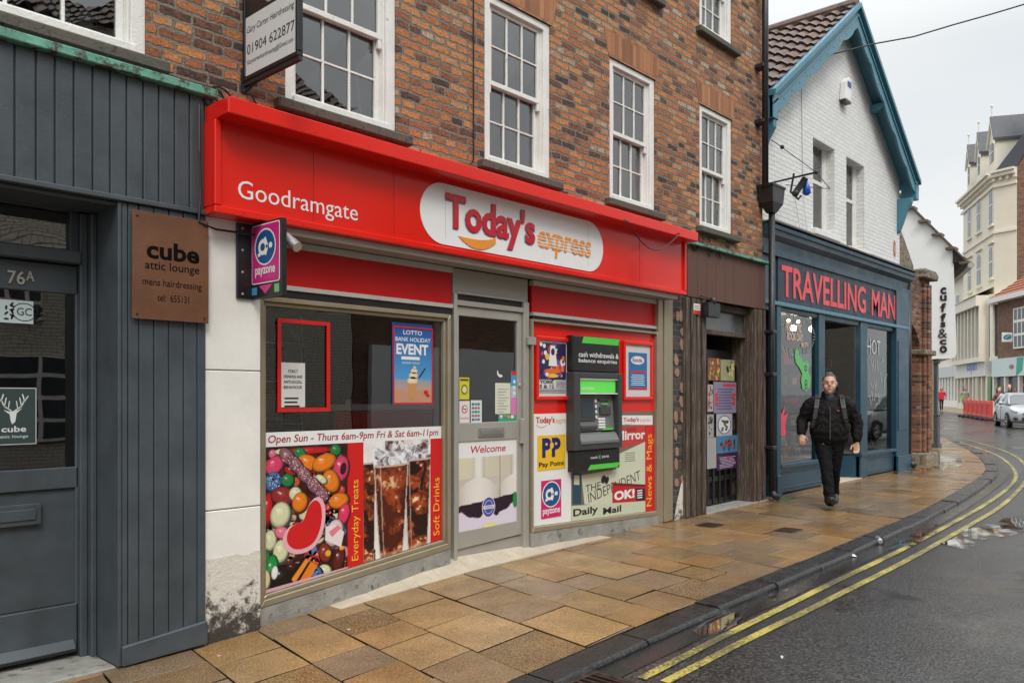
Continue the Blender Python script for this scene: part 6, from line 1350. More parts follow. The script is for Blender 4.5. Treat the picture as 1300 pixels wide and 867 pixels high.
mb = MB(); zb_ = rz-slp*1.62; P = [(0,0),(.26,0),(.26,-.06),(.16,-.12),(0,-.14)]
mb.prism(P, lambda a,b,c: (rxm+1.42+c, YG2-.002-a, zb_-.06+b), -.07, .07); mb.build('bracket', m_blue, wb_, bev=.006)
# plaque, alarm box
mb = MB(); x, z = fx(1135.5, YG2), fz(1135.5, 316, YG2); f = FY(YG2)
mb.ell(f, x, z, .075, .17, .004, S(200,150,120)); mb.ell(f, x, z, .06, .145, .007, S(190,90,60)); mb.ell(f, x, z, .035, .09, .01, S(215,190,160)); mb.prism([(x+.075*cos(2*pi*k/16), z+.17*sin(2*pi*k/16)) for k in range(16)], f, .0005, .003, S(190,90,60)); mb.build('wall_plaque', m_artm, label='small oval terracotta plaque at the right corner of the white gable wall', cat='plaque')
al = thing('alarm_box', 'white angled alarm box high on the white gable wall', 'alarm box', (fx(1069,YG2), YG2, fz(1069,128,YG2)))
x, z = fx(1069, YG2), fz(1069, 115, YG2); mb = MB(); mb.prism([(-.16,-.20),(.10,-.20),(.14,-.12),(.14,.2),(.02,.2),(-.1,.1)], lambda a,b,c: (x+a*.9, YG2-.003-c, z+b), 0, .11); mb.build('case', m_wclean, al, bev=.015, seg=2)
mb = MB(); mb.box(x-.06, x+.1, YG2-.117, YG2-.114, z+.02, z+.12); mb.build('blue_mark', M('blue_label', S(50,70,150), .4), al)
mb = MB(); mb.box(x-.13, x+.11, YG2-.112, YG2-.02, z-.235, z-.201); mb.build('lower_lens', m_black, al)
# rod with cameras and stays
rd_ = thing('camera_rod', 'thin iron rod with small black camera and blue lamp on the white gable wall', 'camera', (fx(985,YG2), YG2, 4.4))
xa = fx(982, YG2-.02); xz_ = zc2 = None; zr = fz(982, 233, YG2); tip = (xa+1.15, YG2-.95, fz(1036,219,4.4)-.0)
tip = (fx(1036, 4.55), 4.55, fz(1036, 219, 4.55))
mb = MB(); mb.tube([(xa, YG2-.001, zr), tip], .014, 8); mb.tube([(xa-.02, YG2-.001, fz(978,177,YG2)), tip], .006, 6); mb.tube([tip, (fx(1054,4.75), 4.75, fz(1054,240,4.75))], .006, 5); mb.tube([(fx(998,5.0),5.0,fz(998,235,5.0)),(fx(1054,4.75), 4.75, fz(1054,240,4.75))], .006, 5)
mb.ball(tip, .03,.03,.03); mb.ball((fx(993,4.9),4.9,fz(993,187,4.9)), .03,.03,.03); mb.build('rod', m_cast, rd_)
c = Vector((fx(1016,4.8), 4.8, fz(1016,236,4.8))); mb = MB(); mb.obox(c, (.45,-.5,1.0), .085, .085, .26); mb.build('camera_body', m_black, rd_, bev=.012); mb = MB(); mb.tube([c+Vector((-.1,.05,.16)), c+Vector((-.14,.08,-.1)), c+Vector((-.06,.0,-.2)), c+Vector((.02,0,-.14))], .016, 6); mb.ball(c+Vector((-.1,.03,-.12)), .05,.05,.05); mb.build('camera_bracket', m_cast, rd_)
c = Vector((fx(1024,4.75), 4.75, fz(1024,240,4.75))); mb = MB(); mb.rings([((c.x,c.y,c.z+.11),(.01,0,0),(0,.01,0)),((c.x,c.y,c.z+.03),(.05,0,0),(0,.05,0)),((c.x,c.y,c.z-.06),(.06,0,0),(0,.06,0)),((c.x,c.y,c.z-.09),(.03,0,0),(0,.03,0))], 12); mb.build('blue_lamp', M('blue_lamp', (.01,.1,.5), .3), rd_, smooth=True)
mb = MB(); xs_ = fx(1024, YG2); 
mb.tube([(fx(1018,YG2-.02), YG2-.012, fz(1018,100,YG2)), (fx(1020,YG2-.02), YG2-.012, 4.6), (fx(1025,YG2-.1), YG2-.1, 3.9)], .006, 5); mb.tube([(fx(1008,YG2), YG2-.012, 4.5), (fx(1016,YG2-.1), YG2-.1, 3.92)], .006, 5); mb.build('gable_cable', M('white_cable', (.5,.5,.49), .5), label='thin cable hanging down the white gable wall onto the shop cornice', cat='cable')
# overhead wire across the street
mb = MB(); A = Vector((fx(1053,YG2), YG2-.02, fz(1053,70,YG2))); B = Vector((15.5, -4.5, 9.3)); 
# aim the wire so that it leaves over the road
P = []
for px, py, y in ((1053,70,5.2),(1110,56,4.3),(1160,47,3.7),(1210,32,3.2),(1260,18,2.6),(1300,6,2.2),(1400,-40,1.2)):
    a_, b__ = ratio(px); xx_ = 12.9+ (5.2-y)*.42; t = xx_/a_; P.append((xx_, t*b__, CAMZ+(HOR-py)/FPX*t))
mb.tube(P, .011, 6); mb.build('overhead_wire', m_black, label='thin dark overhead wire slung across the sky from the white gable', cat='wire')

# ------------------------------------------------------------------ blue shopfront
YT = 5.10; bs = thing('blue_shopfront', 'dark teal timber shopfront with red lettering on a slate blue sign board', 'shopfront', (14, YT, 0))
cz1 = fz(983.4, 285.5, 4.95); cx0_, cx1_ = BX1+.02, fx(1158.5, 4.95); sgt = fz(984, 319.5, YT-.03); sgb = fz(984, 385, YT-.03)
tx0, tx1 = BX1+.06, fx(1150, YT)
mb = MB()
PR_ = [(.0,cz1-.38),(.05,cz1-.38),(.06,cz1-.30),(.02,cz1-.29),(.04,cz1-.17),(.13,cz1-.12),(.14,cz1-.06),(.17,cz1-.05),(.18,cz1),(0,cz1+.03)]
mb.prism(PR_, lambda a,b,c: (c, YT-a-.0, b), cx0_, tx1+.06); mb.build('cornice', m_blued, bs)
mb = MB(); mb.box(cx0_, tx1+.09, YT-.2, YG2+.0-.003, cz1+.031, cz1+.055); mb.build('lead_flashing', M('worn_lead', (.12,.12,.12), .6, var=.4, scale=9, bump=.6, bscale=30), bs)
# keep the cornice back to the wall
mb = MB(); mb.box(cx0_, tx1+.05, YT+.001, YG2-.002, sgb-.1, cz1+.02); mb.box(cx0_,tx1+.02, YT-.02, YT+.0, sgt+.02, cz1-.38); mb.build('fascia_backing', m_blued, bs)
m_sgn = M('slate_blue_board', (.020,.032,.055), .5, var=.06); s0, s1 = fx(986, YT), fx(1139, YT)
mb = MB(); mb.box(s0, s1, YT-.02, YT-.001, sgb+.03, sgt-.01); mb.build('sign_board', m_sgn, bs)
mb = MB(); mb.box(tx0, tx1-.0, YT-.06, YT-.001, sgb-.03, sgb+.03); mb.box(tx0, tx1, YT-.045, YT-.02, sgt-.01, sgt+.02); mb.build('sign_moulding', m_blue, bs, bev=.01)
f = FY(YT-.02); l0, l1 = fx(991.8,YT-.02), fx(1136,YT-.02); lz1 = fz(992, 335.7, YT-.02); lz0 = fz(996, 377.3, YT-.02)
mb = MB(); wt = (l1-l0)
mb.text(f, 'TRAVELLING', l0, lz0, l0+wt*.685, lz1, .003, bold=.018, thick=.006); mb.build('lettering', M('coral_red_letter', (.72,.062,.07), .4, var=.03), bs); mb = MB(); mb.text(f, 'MAN', l0+wt*.745, lz0, l1, lz1, .003, bold=.018, thick=.006)
mb.build('lettering', M('coral_red_letter', (.72,.062,.07), .4, var=.03), bs)
mb = MB()
for px in (1003,1030,1058,1086,1112,1134):
    for zz_ in (sgb+.07, sgt-.05): mb.ball((fx(px,YT-.02), YT-.021, zz_), .014,.008,.014, 8,4)
mb.build('bolts', m_black, bs)
# piers, mullions, windows
A0, A1 = fx(983,YT), fx(988.5,YT); W1a, W1b = A1, fx(1038,YT); M1a, M1b = W1b, fx(1046,YT); D0, D1 = M1b, fx(1091,YT); M2a, M2b = D1, fx(1100,YT); W2a, W2b = M2b, fx(1134.6,YT); E0, E1 = W2b, fx(1150.5,YT)
zs_ = fz(986, 590, YT); zl_ = sgb-.03
def panel(mb, x0, x1, z0, z1, y, r=.06):
    mb.box(x0, x1, y, y+.06, z0, z1); t = .018
    for q in ((x0+r,z0+r,x1-r,z0+r+t),(x0+r,z1-r-t,x1-r,z1-r),(x0+r,z0+r+t,x0+r+t,z1-r-t),(x1-r-t,z0+r+t,x1-r,z1-r-t)): mb.slab(FY(y), *q, .0, .018)
def pt_(nm, *bx):
    mb = MB()
    for b_ in bx: mb.box(*b_)
    mb.build(nm, m_blued, bs, bev=.008)
pt_('pilaster', (A0, A1, YT-.04, YT+.1, g(11), zl_), (A0-.02, A1+.01, YT-.06, YT+.12, g(11), g(11)+.3)); pt_('mullion', (M1a, M1b, YT-.02, YT+.1, zs_, zl_)); pt_('mullion', (M2a, M2b, YT-.02, YT+.1, g(14), zl_))
pt_('pilaster', (E0, E1, YT-.05, YT+.12, g(16), sgt+.02), (E0-.0, E1+.03, YT-.08, YT+.12, g(16), g(16)+.28), (E0+.08, E1-.06, YT-.062, YT-.05, .8, 2.5)); pt_('window_head', (W1a, W1b, YT-.005, YT+.1, zl_-.06, zl_-.001)); pt_('window_head', (W2a, W2b, YT-.005, YT+.1, zl_-.06, zl_-.001))
mb = MB(); panel(mb, W1a, M1b, g(11)+.03, zs_-.06, YT); mb.box(W1a, M1b, YT-.05, YT+.1, zs_-.058, zs_); mb.build('stall_riser', m_blued, bs, bev=.006)
mb = MB(); panel(mb, M2a, E0, g(15)+.02, zs_-.06, YT); mb.box(M2a-.02, E0, YT-.05, YT+.1, zs_-.058, zs_); mb.build('stall_riser', m_blued, bs, bev=.006)
mb = MB(); yd = YT+.85
V = [(M2a, YT+.06, g(14)), (M2a-.45, yd, g(14)), (M2a-.45, yd, zs_-.05), (M2a, YT+.06, zs_-.05)]; mb.add(V, [(0,1,2,3)]); mb.add([(M2a-.1,YT+.23,g(14)+.12),(M2a-.36,YT+.68,g(14)+.12),(M2a-.36,YT+.68,zs_-.16),(M2a-.1,YT+.23,zs_-.16)], [(0,1,2,3)])
mb.box(M2a-.49, M2a-.42, yd, yd+.06, g(14), zl_); mb.box(M1b-.02+.1, M1b+.16, yd, yd+.06, g(13), zl_); mb.box(M1b, M2a, YT+.0, YT+.06, zl_-.03, zl_); mb.build('porch_panels', m_blued, bs)
for a, b_ in ((W1a, W1b), (W2a, W2b)): mb = MB(); mb.quad((a,YT+.04,zs_),(b_,YT+.04,zs_),(b_,YT+.04,zl_-.06),(a,YT+.04,zl_-.06)); mb.build('pane', m_glassd, bs)
mb = MB(); mb.add([(M2a,YT+.06,zs_-.05),(M2a-.45,yd,zs_-.05),(M2a-.45,yd,zl_),(M2a,YT+.06,zl_)], [(0,1,2,3)]); mb.add([(M1b,YT+.06,zs_-.05),(M1b+.12,yd,zs_-.05),(M1b+.12,yd,zl_),(M1b,YT+.06,zl_)], [(0,1,2,3)]); mb.build('porch_pane', m_glassd, bs)
mb = MB(); mb.box(M1b+.16, M2a-.49, yd+.01, yd+.05, g(13)+.02, g(13)+.25); mb.box(M1b+.16, M1b+.26, yd+.01, yd+.05, g(13)+.25, 2.25); mb.box(M2a-.59, M2a-.49, yd+.01, yd+.05, g(13)+.25, 2.25); mb.box(M1b+.16, M2a-.49, yd+.01, yd+.05, 2.25, 2.36)
dd = mb.build('door', m_blued, bs, bev=.005); MB().quad((M1b+.26,yd+.03,g(13)+.25),(M2a-.59,yd+.03,g(13)+.25),(M2a-.59,yd+.03,2.25),(M1b+.26,yd+.03,2.25)).build('door_glass', m_glassd, dd)
mb = MB(); mb.box(M1b+.20, M2a-.53, yd-.01, yd+.005, .9, 1.95); mb.build('door_screen', m_wclean, label='large white board standing behind the man in the blue shop doorway', cat='board')
room_mb(A1, E0, YT+.12, YT+3.4, g(14)-.0, zl_+.05).build('shop_room', m_darks, bs)
strip('blue_shop_doorstep', M1b-.05, M2a+.05, YT-.03, yd+.3, .012, m_step, 1)
# goods in the windows
BC = [S(225,225,225),S(190,50,50),S(40,90,150),S(230,200,80),S(60,130,80),S(30,30,35),S(150,80,140),S(220,130,60),S(120,160,190)]
shelf('book_shelf', 'tall shelf of colourful books at the back of the left blue shop window', W1a+.1, M1a, YT+1.0, [.6,.95,1.3,1.65,2.0], BC, 22, item=(.05,.16))
shelf('book_shelf', 'tall shelf of colourful books at the back of the right blue shop window', W2a-.3, W2b+.2, YT+1.1, [.6,.95,1.3,1.65,2.0], BC, 24, item=(.05,.16))
rnd = random.Random(31)
mb = MB(); mb.box(W1a, W1b, YT+.1, YT+.75, zs_-.04, zs_-.0); mb.build('display_ledge', m_wclean, label='white display ledge inside the left blue shop window', cat='ledge')
mb = MB(); mb.box(W2a, W2b, YT+.1, YT+.75, zs_-.04, zs_-.0); mb.build('display_ledge', m_wclean, label='white display ledge inside the right blue shop window', cat='ledge')
cn = ['white','red','blue','yellow','green','black','purple','orange','pale blue']
def book(x, y, z, w_, h, ci, tilt, label):
    mb = MB(); P = lambda a,b,c: (x+a, y-c+b*tilt, z+b); mb.prism([(0,0),(w_,0),(w_,h),(0,h)], P, -.02, 0, BC[ci])
    mb.slab(P, w_*.1, h*.72, w_*.9, h*.88, .0, .001, BC[(ci+3)%9]); mb.ell(P, w_*.5, h*.4, w_*.28, h*.22, .0012, BC[(ci+5)%9]); mb.build('book', m_art, label=label, cat='book', group='books on display in the blue shop windows')
k = 0
for row, (yy_, zz_) in enumerate(((YT+.2, zs_), (YT+.38, zs_+.16), (YT+.55, zs_+.32))):
    x = W1a+.08
    while x < W1b-.25:
        w_ = rnd.uniform(.14,.22); ci = rnd.randrange(9); book(x, yy_, zz_+.003, w_, rnd.uniform(.22,.3), ci, .25, '%s book in the %s row of the left blue shop window, %s' % (cn[ci], ['front','middle','back'][row], ['left end','left of centre','near the centre','centre right','right of centre','towards the right','right end','far right end','last at right'][min(8, int((x-W1a)/(W1b-W1a)*8))])); x += w_+rnd.uniform(.02,.08); k += 1
x = W2a+.1
while x < W2b-.25:
    ci = rnd.randrange(9); book(x, YT+.25, zs_+.003, .2, .28, ci, .25, '%s book standing in the right blue shop window, %s' % (cn[ci], ['left end','left of centre','centre','right of centre','right end'][min(4, int((x-W2a)/(W2b-W2a)*5))])); x += .3
# window decorations: green cut-out, pink cut-out, white lettering
f = FY(YT+.033)
def z1(x_, y_): px, py = 970+x_/2.478, 290+y_/2.478; return fx(px, YT+.033), fz(px, py, YT+.033)
GN = S(90,190,100)
mb = MB(); P = [z1(*p) for p in ((100,378),(106,376),(110,398),(122,420),(136,418),(142,432),(138,448),(146,470),(144,498),(132,512),(120,504),(116,480),(120,458),(112,440),(100,424),(96,404))]
mb.prism(P, f, 0, .004, GN)
for c_ in ((130,440),(131,485),(131,497)): mb.ell(f, *z1(*c_), .05, .05, .005, S(30,60,40)); mb.ell(f, *z1(*c_), .025, .025, .0055, GN)
mb.build('green_cutout', m_art, label='bright green wavy cut-out hanging in the left blue shop window', cat='decoration')
mb = MB(); mb.prism([z1(*p) for p in ((40,655),(38,560),(44,590),(48,545),(54,585),(64,560),(62,590),(74,580),(66,610),(68,650))], f, 0, .004, S(225,60,80)); mb.build('pink_cutout', m_art, label='spiky pink red cut-out at the lower left of the left blue shop window', cat='decoration')
mb = MB()
for t_, q in (('FREE COMIC', (68,322,118,302)), ('BOOK DAY', (72,350,122,332)), ('MAY 5TH', (116,374,138,360))):
    a_ = z1(q[0], q[1]); b__ = z1(q[2], q[3]); mb.text(f, t_, a_[0], a_[1], b__[0], b__[1], .002, S(225,190,170), bold=.02)
for k in range(40):
    t = k/40; cx_, cz_ = z1(100+55*cos(2*pi*t), 340+ 72*sin(2*pi*t)) ; 
    if cz_ > 1.95: stroke(mb, f, [(cx_,cz_),(cx_+.10*cos(2*pi*t+.5*(k%3)),cz_+.16*sin(2*pi*t))], .012, .002, S(150,155,150))
cx_, cz_ = z1(345, 375); mb.text(f, 'HOT', cx_-.35, cz_-.12, cx_+.35, cz_+.14, .002, S(200,205,200), bold=.0)
for k in range(20): a_ = rnd.uniform(W2a+.3, W2b-.3); z_ = rnd.uniform(1.2,2.1); stroke(mb, f, [(a_,z_),(a_+rnd.uniform(-.12,.12),z_+rnd.uniform(.05,.2))], .012, .002, S(200,205,200))
mb.build('window_lettering', m_art, label='white hand painted lettering and swirls on the blue shop windows', cat='lettering')
for i, (px, py, nm) in enumerate(((985.5,404,'left'),(1001,407,'right'),(1118,424,'third'))):
    y = YT+.55; c = Vector((fx(px,y), y, fz(px,py,y))); t = thing('ceiling_spotlight', ['lit spotlight at the top left corner of the left blue shop window','lit spotlight second from the left in the left blue shop window','lit spotlight at the top of the right blue shop window'][i], 'lamp', tuple(c), group='lit spotlights in the blue shop')
    pl_ = bpy.data.lights.new('spot_glow', 'POINT'); pl_.energy = 4; pl_.color = (1,.86,.66); pl_.shadow_soft_size = .05; po_ = bpy.data.objects.new('spot_glow', pl_); COL.objects.link(po_); po_.parent = t; po_.location = (0, .1, -.1)
    MB().ball(c, .03,.03,.03).build('bulb', M('lit_warm_bulb', (1,.88,.6), emit=5), t, smooth=True); MB().tube([(c.x,c.y,c.z+.03),(c.x,c.y,zl_+.04)], .012, 6).build('stem', m_black, t)
# ------------------------------------------------------------------ brick archway
AY = 5.5; ax0, ax1, ax2, ax3 = gxr+.05, 17.65, 19.25, fx(1180, AY)
ar = thing('brick_archway', 'old dark red brick archway with sloping stone coping beside the blue shop', 'archway', (18.6, AY, 0))
mb = MB(); spr = fz(1160, 446, AY); topz = fz(1165, 352, AY)
mb.box(ax0, ax1, AY, AY+.5, 0, topz); mb.box(ax2, ax3, AY, AY+.5, g(19), topz)
n = 14; cxm, rr_ = (ax1+ax2)/2, (ax2-ax1)/2
for k in range(n):
    t1, t2 = pi-pi*k/n, pi-pi*(k+1)/n; xa_, xb_ = cxm+rr_*cos(t1), cxm+rr_*cos(t2); za_, zb_ = spr+rr_*.75*sin(t1), spr+rr_*.75*sin(t2)
    mb.add([(xa_,AY,za_),(xb_,AY,zb_),(xb_,AY,topz),(xa_,AY,topz),(xa_,AY+.5,za_),(xb_,AY+.5,zb_),(xb_,AY+.5,topz),(xa_,AY+.5,topz)], [(0,1,2,3),(7,6,5,4),(0,4,5,1),(3,2,6,7)])
mb.build('wall', m_abrick, ar)
mb = MB(); mb.box(ax2+.16, ax3-.04, AY-.06, AY-.001, g(19), topz-.1); mb.box(ax2+.30, ax3-.2, AY-.1, AY-.061, g(19), topz-.15); mb.build('buttress', m_abrick, ar, bev=.01)
st = M('pale_weathered_stone', (.26,.215,.15), .85, var=.4, scale=7, bump=1, bscale=18, dirt=(.07,.06,.045), dthr=.5)
mb = MB()
mb.prism([(ax2-.08,topz),(ax3+.16,topz),(ax3+.2,topz+.12),(ax3+.02,topz+.2),(ax2-.08,topz+.2)], FY(AY), -.52, .14)
mb.prism([(ax0,topz),(ax1+.9,topz+.0),(ax1+.9,topz+.18),(ax1+.35,topz+.62),(ax1-.2,topz+1.02),(ax0,topz+1.1)], FY(AY), -.5, .08)
mb.build('coping', st, ar, bev=.02); mb = MB(); mb.box(ax2-.06, ax3+.06, AY-.13, AY+.51, spr-.06, spr+.06); mb.build('impost', st, ar, bev=.02); mb = MB(); mb.box(ax2-.03, ax3+.05, AY-.16, AY+.5, g(19)-.05, g(19)+.16); mb.build('base_stone', st, ar, bev=.02)
mb = MB(); mb.box(ax0-1, ax3+.6, AY+2.5, AY+2.6, 0, 3); mb.build('yard_wall', m_dbrick, ar)
mb = MB(); x = tx1+.12; mb.tube([(x, YT-.02, g(17)+.1), (x, YT-.02, cz1-.1)], .05, 12); mb.tube([(x,YT-.02,g(17)+.12),(x+.02,YT-.14,g(17)+.03)], .055, 10); mb.build('drainpipe', m_cast, label='black drainpipe at the right end of the blue shopfront beside the archway', cat='pipe', smooth=True)
# ------------------------------------------------------------------ white jettied house
JX = 24.0; jh = thing('white_jettied_house', 'white rendered house end with overhanging upper floor and black vertical lettering', 'building', (JX, 6.5, 0))
m_rend = M('white_render', (.78,.78,.76), .6, var=.05, scale=2, dirt=(.55,.54,.5), dthr=.7)
def JY(px): return yx(px, JX)
def J(px, py): return (JY(px), zx(px, py, JX))
rt = J(1210, 314); rb = J(1214.5, 452); jt = J(1143, 248); s_ = (jt[1]-rt[1])/(jt[0]-rt[0]); ytop = rt[0]+5.0
jb = rb[1]-.06
prof = [(rt[0], rt[1]), (ytop, rt[1]+s_*5.0), (ytop, jb), (rb[0]+.12, jb), (rb[0]+.02, jb+.06), (rb[0], jb+.16)]
dx, dy = 9.0, 9.0*.40
mb = MB(); nP = len(prof)
mb.add([(JX, p[0], p[1]) for p in prof]+[(JX+dx, p[0]+dy, p[1]) for p in prof], [tuple(range(nP)), tuple(reversed(range(nP, 2*nP)))]+[(i, i+nP, (i+1)%nP+nP, (i+1)%nP) for i in range(nP)]); mb.build('upper_wall', m_rend, jh)
ly = JY(1181); mb = MB(); z0_ = g(24); mb.add([(JX+.1, ly, z0_-.1),(JX+.1, ytop, z0_-.1),(JX+.1, ytop, jb),(JX+.1, ly, jb),(JX+dx, ly+dy, z0_-.1),(JX+dx, ytop+dy, z0_-.1),(JX+dx, ytop+dy, jb),(JX+dx, ly+dy, jb)], [(3,2,1,0),(0,4,7,3),(1,2,6,5),(4,5,6,7)]); mb.build('lower_wall', m_abrick, jh)
mb = MB(); o1_ = (rt[0]-.42, rt[1]-s_*.42-.02); o2_ = (ytop, rt[1]+s_*5.0)
mb.add([(JX-.12,o1_[0],o1_[1]),(JX-.12,o2_[0],o2_[1]),(JX-.12,o2_[0],o2_[1]+.07),(JX-.12,o1_[0],o1_[1]+.06),(JX+dx,o1_[0]+dy,o1_[1]),(JX+dx,o2_[0]+dy,o2_[1]),(JX+dx,o2_[0]+dy,o2_[1]+.07),(JX+dx,o1_[0]+dy,o1_[1]+.06)], [(0,3,2,1),(4,5,6,7),(0,1,5,4),(3,7,6,2),(0,4,7,3)]); mb.build('roof', m_tile, jh)
mb = MB(); rnd = random.Random(17)
for k in range(16): t = k/16; y_ = o1_[0]+(o2_[0]-o1_[0])*t; z_ = o1_[1]+(o2_[1]-o1_[1])*t; mb.box(JX-.14, JX+.2, y_, y_+.24, z_+.045+rnd.uniform(-.01,.01), z_+.11)
vt_ = mb.build('verge_tiles', m_tile, jh)
mb = MB(); mb.tube([(JX-.2, rt[0]-.48, o1_[1]-.02), (JX+dx, rt[0]-.48+dy, o1_[1]-.02)], .075, 10); mb.build('gutter', m_alu, jh)
mb = MB(); mb.add([(JX-.05,rt[0]-.002,rt[1]-.42),(JX-.05,rt[0]-.002,rt[1]-.06),(JX-.05,rt[0]-.36,rt[1]-.36),(JX-.05,rt[0]-.30,rt[1]-.42),(JX+dx,rt[0]+dy,rt[1]-.45),(JX+dx,rt[0]+dy,rt[1]-.06),(JX+dx,rt[0]-.36+dy,rt[1]-.36),(JX+dx,rt[0]-.30+dy,rt[1]-.45)], [(3,2,1,0),(2,6,5,1),(3,7,6,2),(0,4,7,3)]); mb.build('eaves_timber', M('black_timber', (.02,.017,.014), .7, var=.3), jh)
fJ = FX(JX, 0); mb = MB()
for ch, t, b_, a0, a1_ in (('c',365,373.5,1194,1201.5),('u',375,382,1193.5,1202),('f',385,396,1194,1201),('f',398,408,1194,1201),('s',409,415.5,1194,1200.5),('&',417.5,429,1191,1202.5),('c',431,437.5,1193,1201.5),('o',439,448,1193,1202.5)):
    ya_, yb_ = JY(a0), JY(a1_); z1_, z0_ = zx(1197,t,JX), zx(1197,b_,JX)
    mb.text(lambda a,b,c: (JX-c, -a, b), ch, -ya_, z0_, -yb_, z1_, .004, bold=.03 if ch != '&' else -.005, thick=.02)
mb.build('lettering', m_black, jh)
mb = MB(); py_ = JY(1184.5)-.0; z0_ = g(24)
for r_, a_, b_ in ((.24,z0_-.05,z0_+.12),(.19,z0_+.121,z0_+.85),(.22,z0_+.851,z0_+.92),(.14,z0_+.921,jb-.12),(.2,jb-.119,jb-.001)): mb.box(JX+.16-r_*.6, JX+.16+r_*.6, py_-r_*.55, py_+r_*.55, a_, b_)
mb.build('corner_post', m_grey, jh, bev=.01)
mb = MB(); y_ = JY(1177.5); mb.box(JX+.02, JX+.1, y_-.14, y_+.14, z0_, jb-.001); mb.build('timber_stud', M('pale_old_timber', (.3,.22,.13), .7, var=.4, scale=5), jh)

# ------------------------------------------------------------------ far buildings on the outside of the bend
class FR:
    def __init__(s, P, Q): s.P = Vector(P[:2]); s.Q = Vector(Q[:2]); s.d = (s.Q-s.P).normalized(); s.n = Vector((s.d.y, -s.d.x)); s.L = (s.Q-s.P).length
    def f(s, a, b, c): p = s.P+s.d*a+s.n*c; return (p.x, p.y, b)
    def hit(s, px, off=0):
        a_, b_ = ratio(px); r = Vector((a_, b_)); p0 = s.P+s.n*off
        det = s.d.x*(-r.y)-s.d.y*(-r.x); t = (-p0.x*(-r.y)+p0.y*(-r.x))/det; q = p0+s.d*t; dep = q.x*CT+q.y*ST; return t, dep
    def at(s, px, py, off=0): t, dep = s.hit(px, off); return t, CAMZ+(HOR-py)/FPX*dep
def zat(px, py, dep): return CAMZ+(HOR-py)/FPX*dep
m_cream = M('cream_render', (.74,.67,.53), .6, var=.05, scale=1.5, dirt=(.5,.43,.3), dthr=.72)
m_cream2 = M('pale_cream_render', (.74,.69,.57), .6, var=.06, scale=1.5)
m_slate = M('grey_slate', (.055,.058,.07), .5, var=.3, scale=6, bump=.5, bscale=10)
m_rtile = M('orange_roof_tile', (.36,.115,.055), .7, var=.3, scale=5, bump=.6, bscale=9)
m_fbrick = brick('far_brown_brick', [(0,(.10,.055,.035)),(.5,(.2,.09,.05)),(1,(.28,.13,.08))], mortar=(.22,.18,.14), distort=.005)
m_fgl = M('far_window_glass', (.06,.075,.08), .08, var=.3)
def farwin(b, fr_, x0, x1, z0, z1, arch=True, hood=True, off=0, sw=None):
    t = .09; mb = MB(); F_ = lambda a,b_,c: fr_.f(a,b_,c+off)
    if arch:
        P = [(x0,z0),(x1,z0)]+[((x0+x1)/2+(x1-x0)/2*cos(pi*k/8), z1-(x1-x0)*.35+(x1-x0)*.35*sin(pi*k/8)) for k in range(9)]
    else: P = [(x0,z0),(x1,z0),(x1,z1),(x0,z1)]
    mb.prism(P, F_, .0, .05); w_ = mb.build('window', m_white, b)
    cx_, cz_ = (x0+x1)/2, (z0+z1)/2; Pi = [(cx_+(p[0]-cx_)*(1-2*t/(x1-x0)), cz_+(p[1]-cz_)*(1-2*t/(z1-z0))) for p in P]
    mb = MB(); mb.poly(F_, Pi, .055, None); mb.build('pane', m_fgl, w_)
    mb = MB(); mb.slab(F_, x0+t, cz_-.04, x1-t, cz_+.04, .051, .08); mb.slab(F_, cx_-.025, z0+t, cx_+.025, z1-t, .051, .07); mb.build('glazing_bar', m_white, w_)
    mb = MB(); mb.slab(F_, x0-.12, z0-.14, x1+.12, z0-.002, .0, .15)
    if hood: mb.slab(F_, x0-.15, z1+.12, x1+.15, z1+.22, .0, .16)
    mb.build('sill', b.get('_m') and m_cream or m_cream, w_)
PA = dp(1262, 55.0); PB = dp(1223, 63.0); PA = Vector(PA); PB = Vector(PB); P2 = Vector(dp(1291, 53.7)); P3 = Vector(dp(1330, 53.0))
cr_ = FR(PB, PA); gfar = g(63)
cb = thing('cream_corner_building', 'tall cream rendered corner building with arched windows and three gabled slate dormers', 'building', (PA.x, PA.y, 0))
back = (PB+Vector((9,-9)), PA+Vector((9,-9)))
cz = zat(1262, 222, 55.0); czb = cz-.25
cant = FR(PA, P2); bk = FR(P2, P3)
mb = MB(); mb.poly(cr_.f, [(0,0),(cr_.L,0),(cr_.L,cz),(0,cz)], 0, None); mb.poly(cant.f, [(0,0),(cant.L,0),(cant.L,cz),(0,cz)], 0, None); mb.poly(FR(PB+Vector((8,-10)), PB).f, [(0,0),(12.8,0),(12.8,cz),(0,cz)], 0, None); mb.build('wall', m_cream, cb)
mb = MB()
for fr_ in (cr_, cant):
    for (z0_, z1_, c_) in ((cz-.9,cz-.72,.12),(cz-.25,cz-.0,.35),(cz-.0,cz+.14,.5)): mb.slab(fr_.f, -.35 if fr_ is cr_ else -.02, z0_, fr_.L+.02, z1_, .001, c_)
    k = 0
    while k*.45 < fr_.L: mb.slab(fr_.f, k*.45, cz-.5, k*.45+.16, cz-.26, .001, .22); k += 1
    zs2 = zat(1262, 282+15, 55); mb.slab(fr_.f, 0, zs2, fr_.L, zs2+.16, .001, .1)
mb.build('cornice', m_cream2, cb)
mb = MB(); mb.poly(bk.f, [(0,0),(bk.L,0),(bk.L,cz+8),(3.2,cz+7.2),(0,cz+.0)], 0, None); mb.build('brick_side_wall', m_fbrick, cb)
for px0_, px1_, t, b_ in ((1229,1233.5,264,301),(1240.5,1246,252,293),(1256,1262.0,238.5,284)):
    a0, z1_ = cr_.at(px0_, t); a1_, z0_ = cr_.at(px1_, b_); farwin(cb, cr_, a0, min(a1_, cr_.L-.1), z0_, z1_, hood=False)
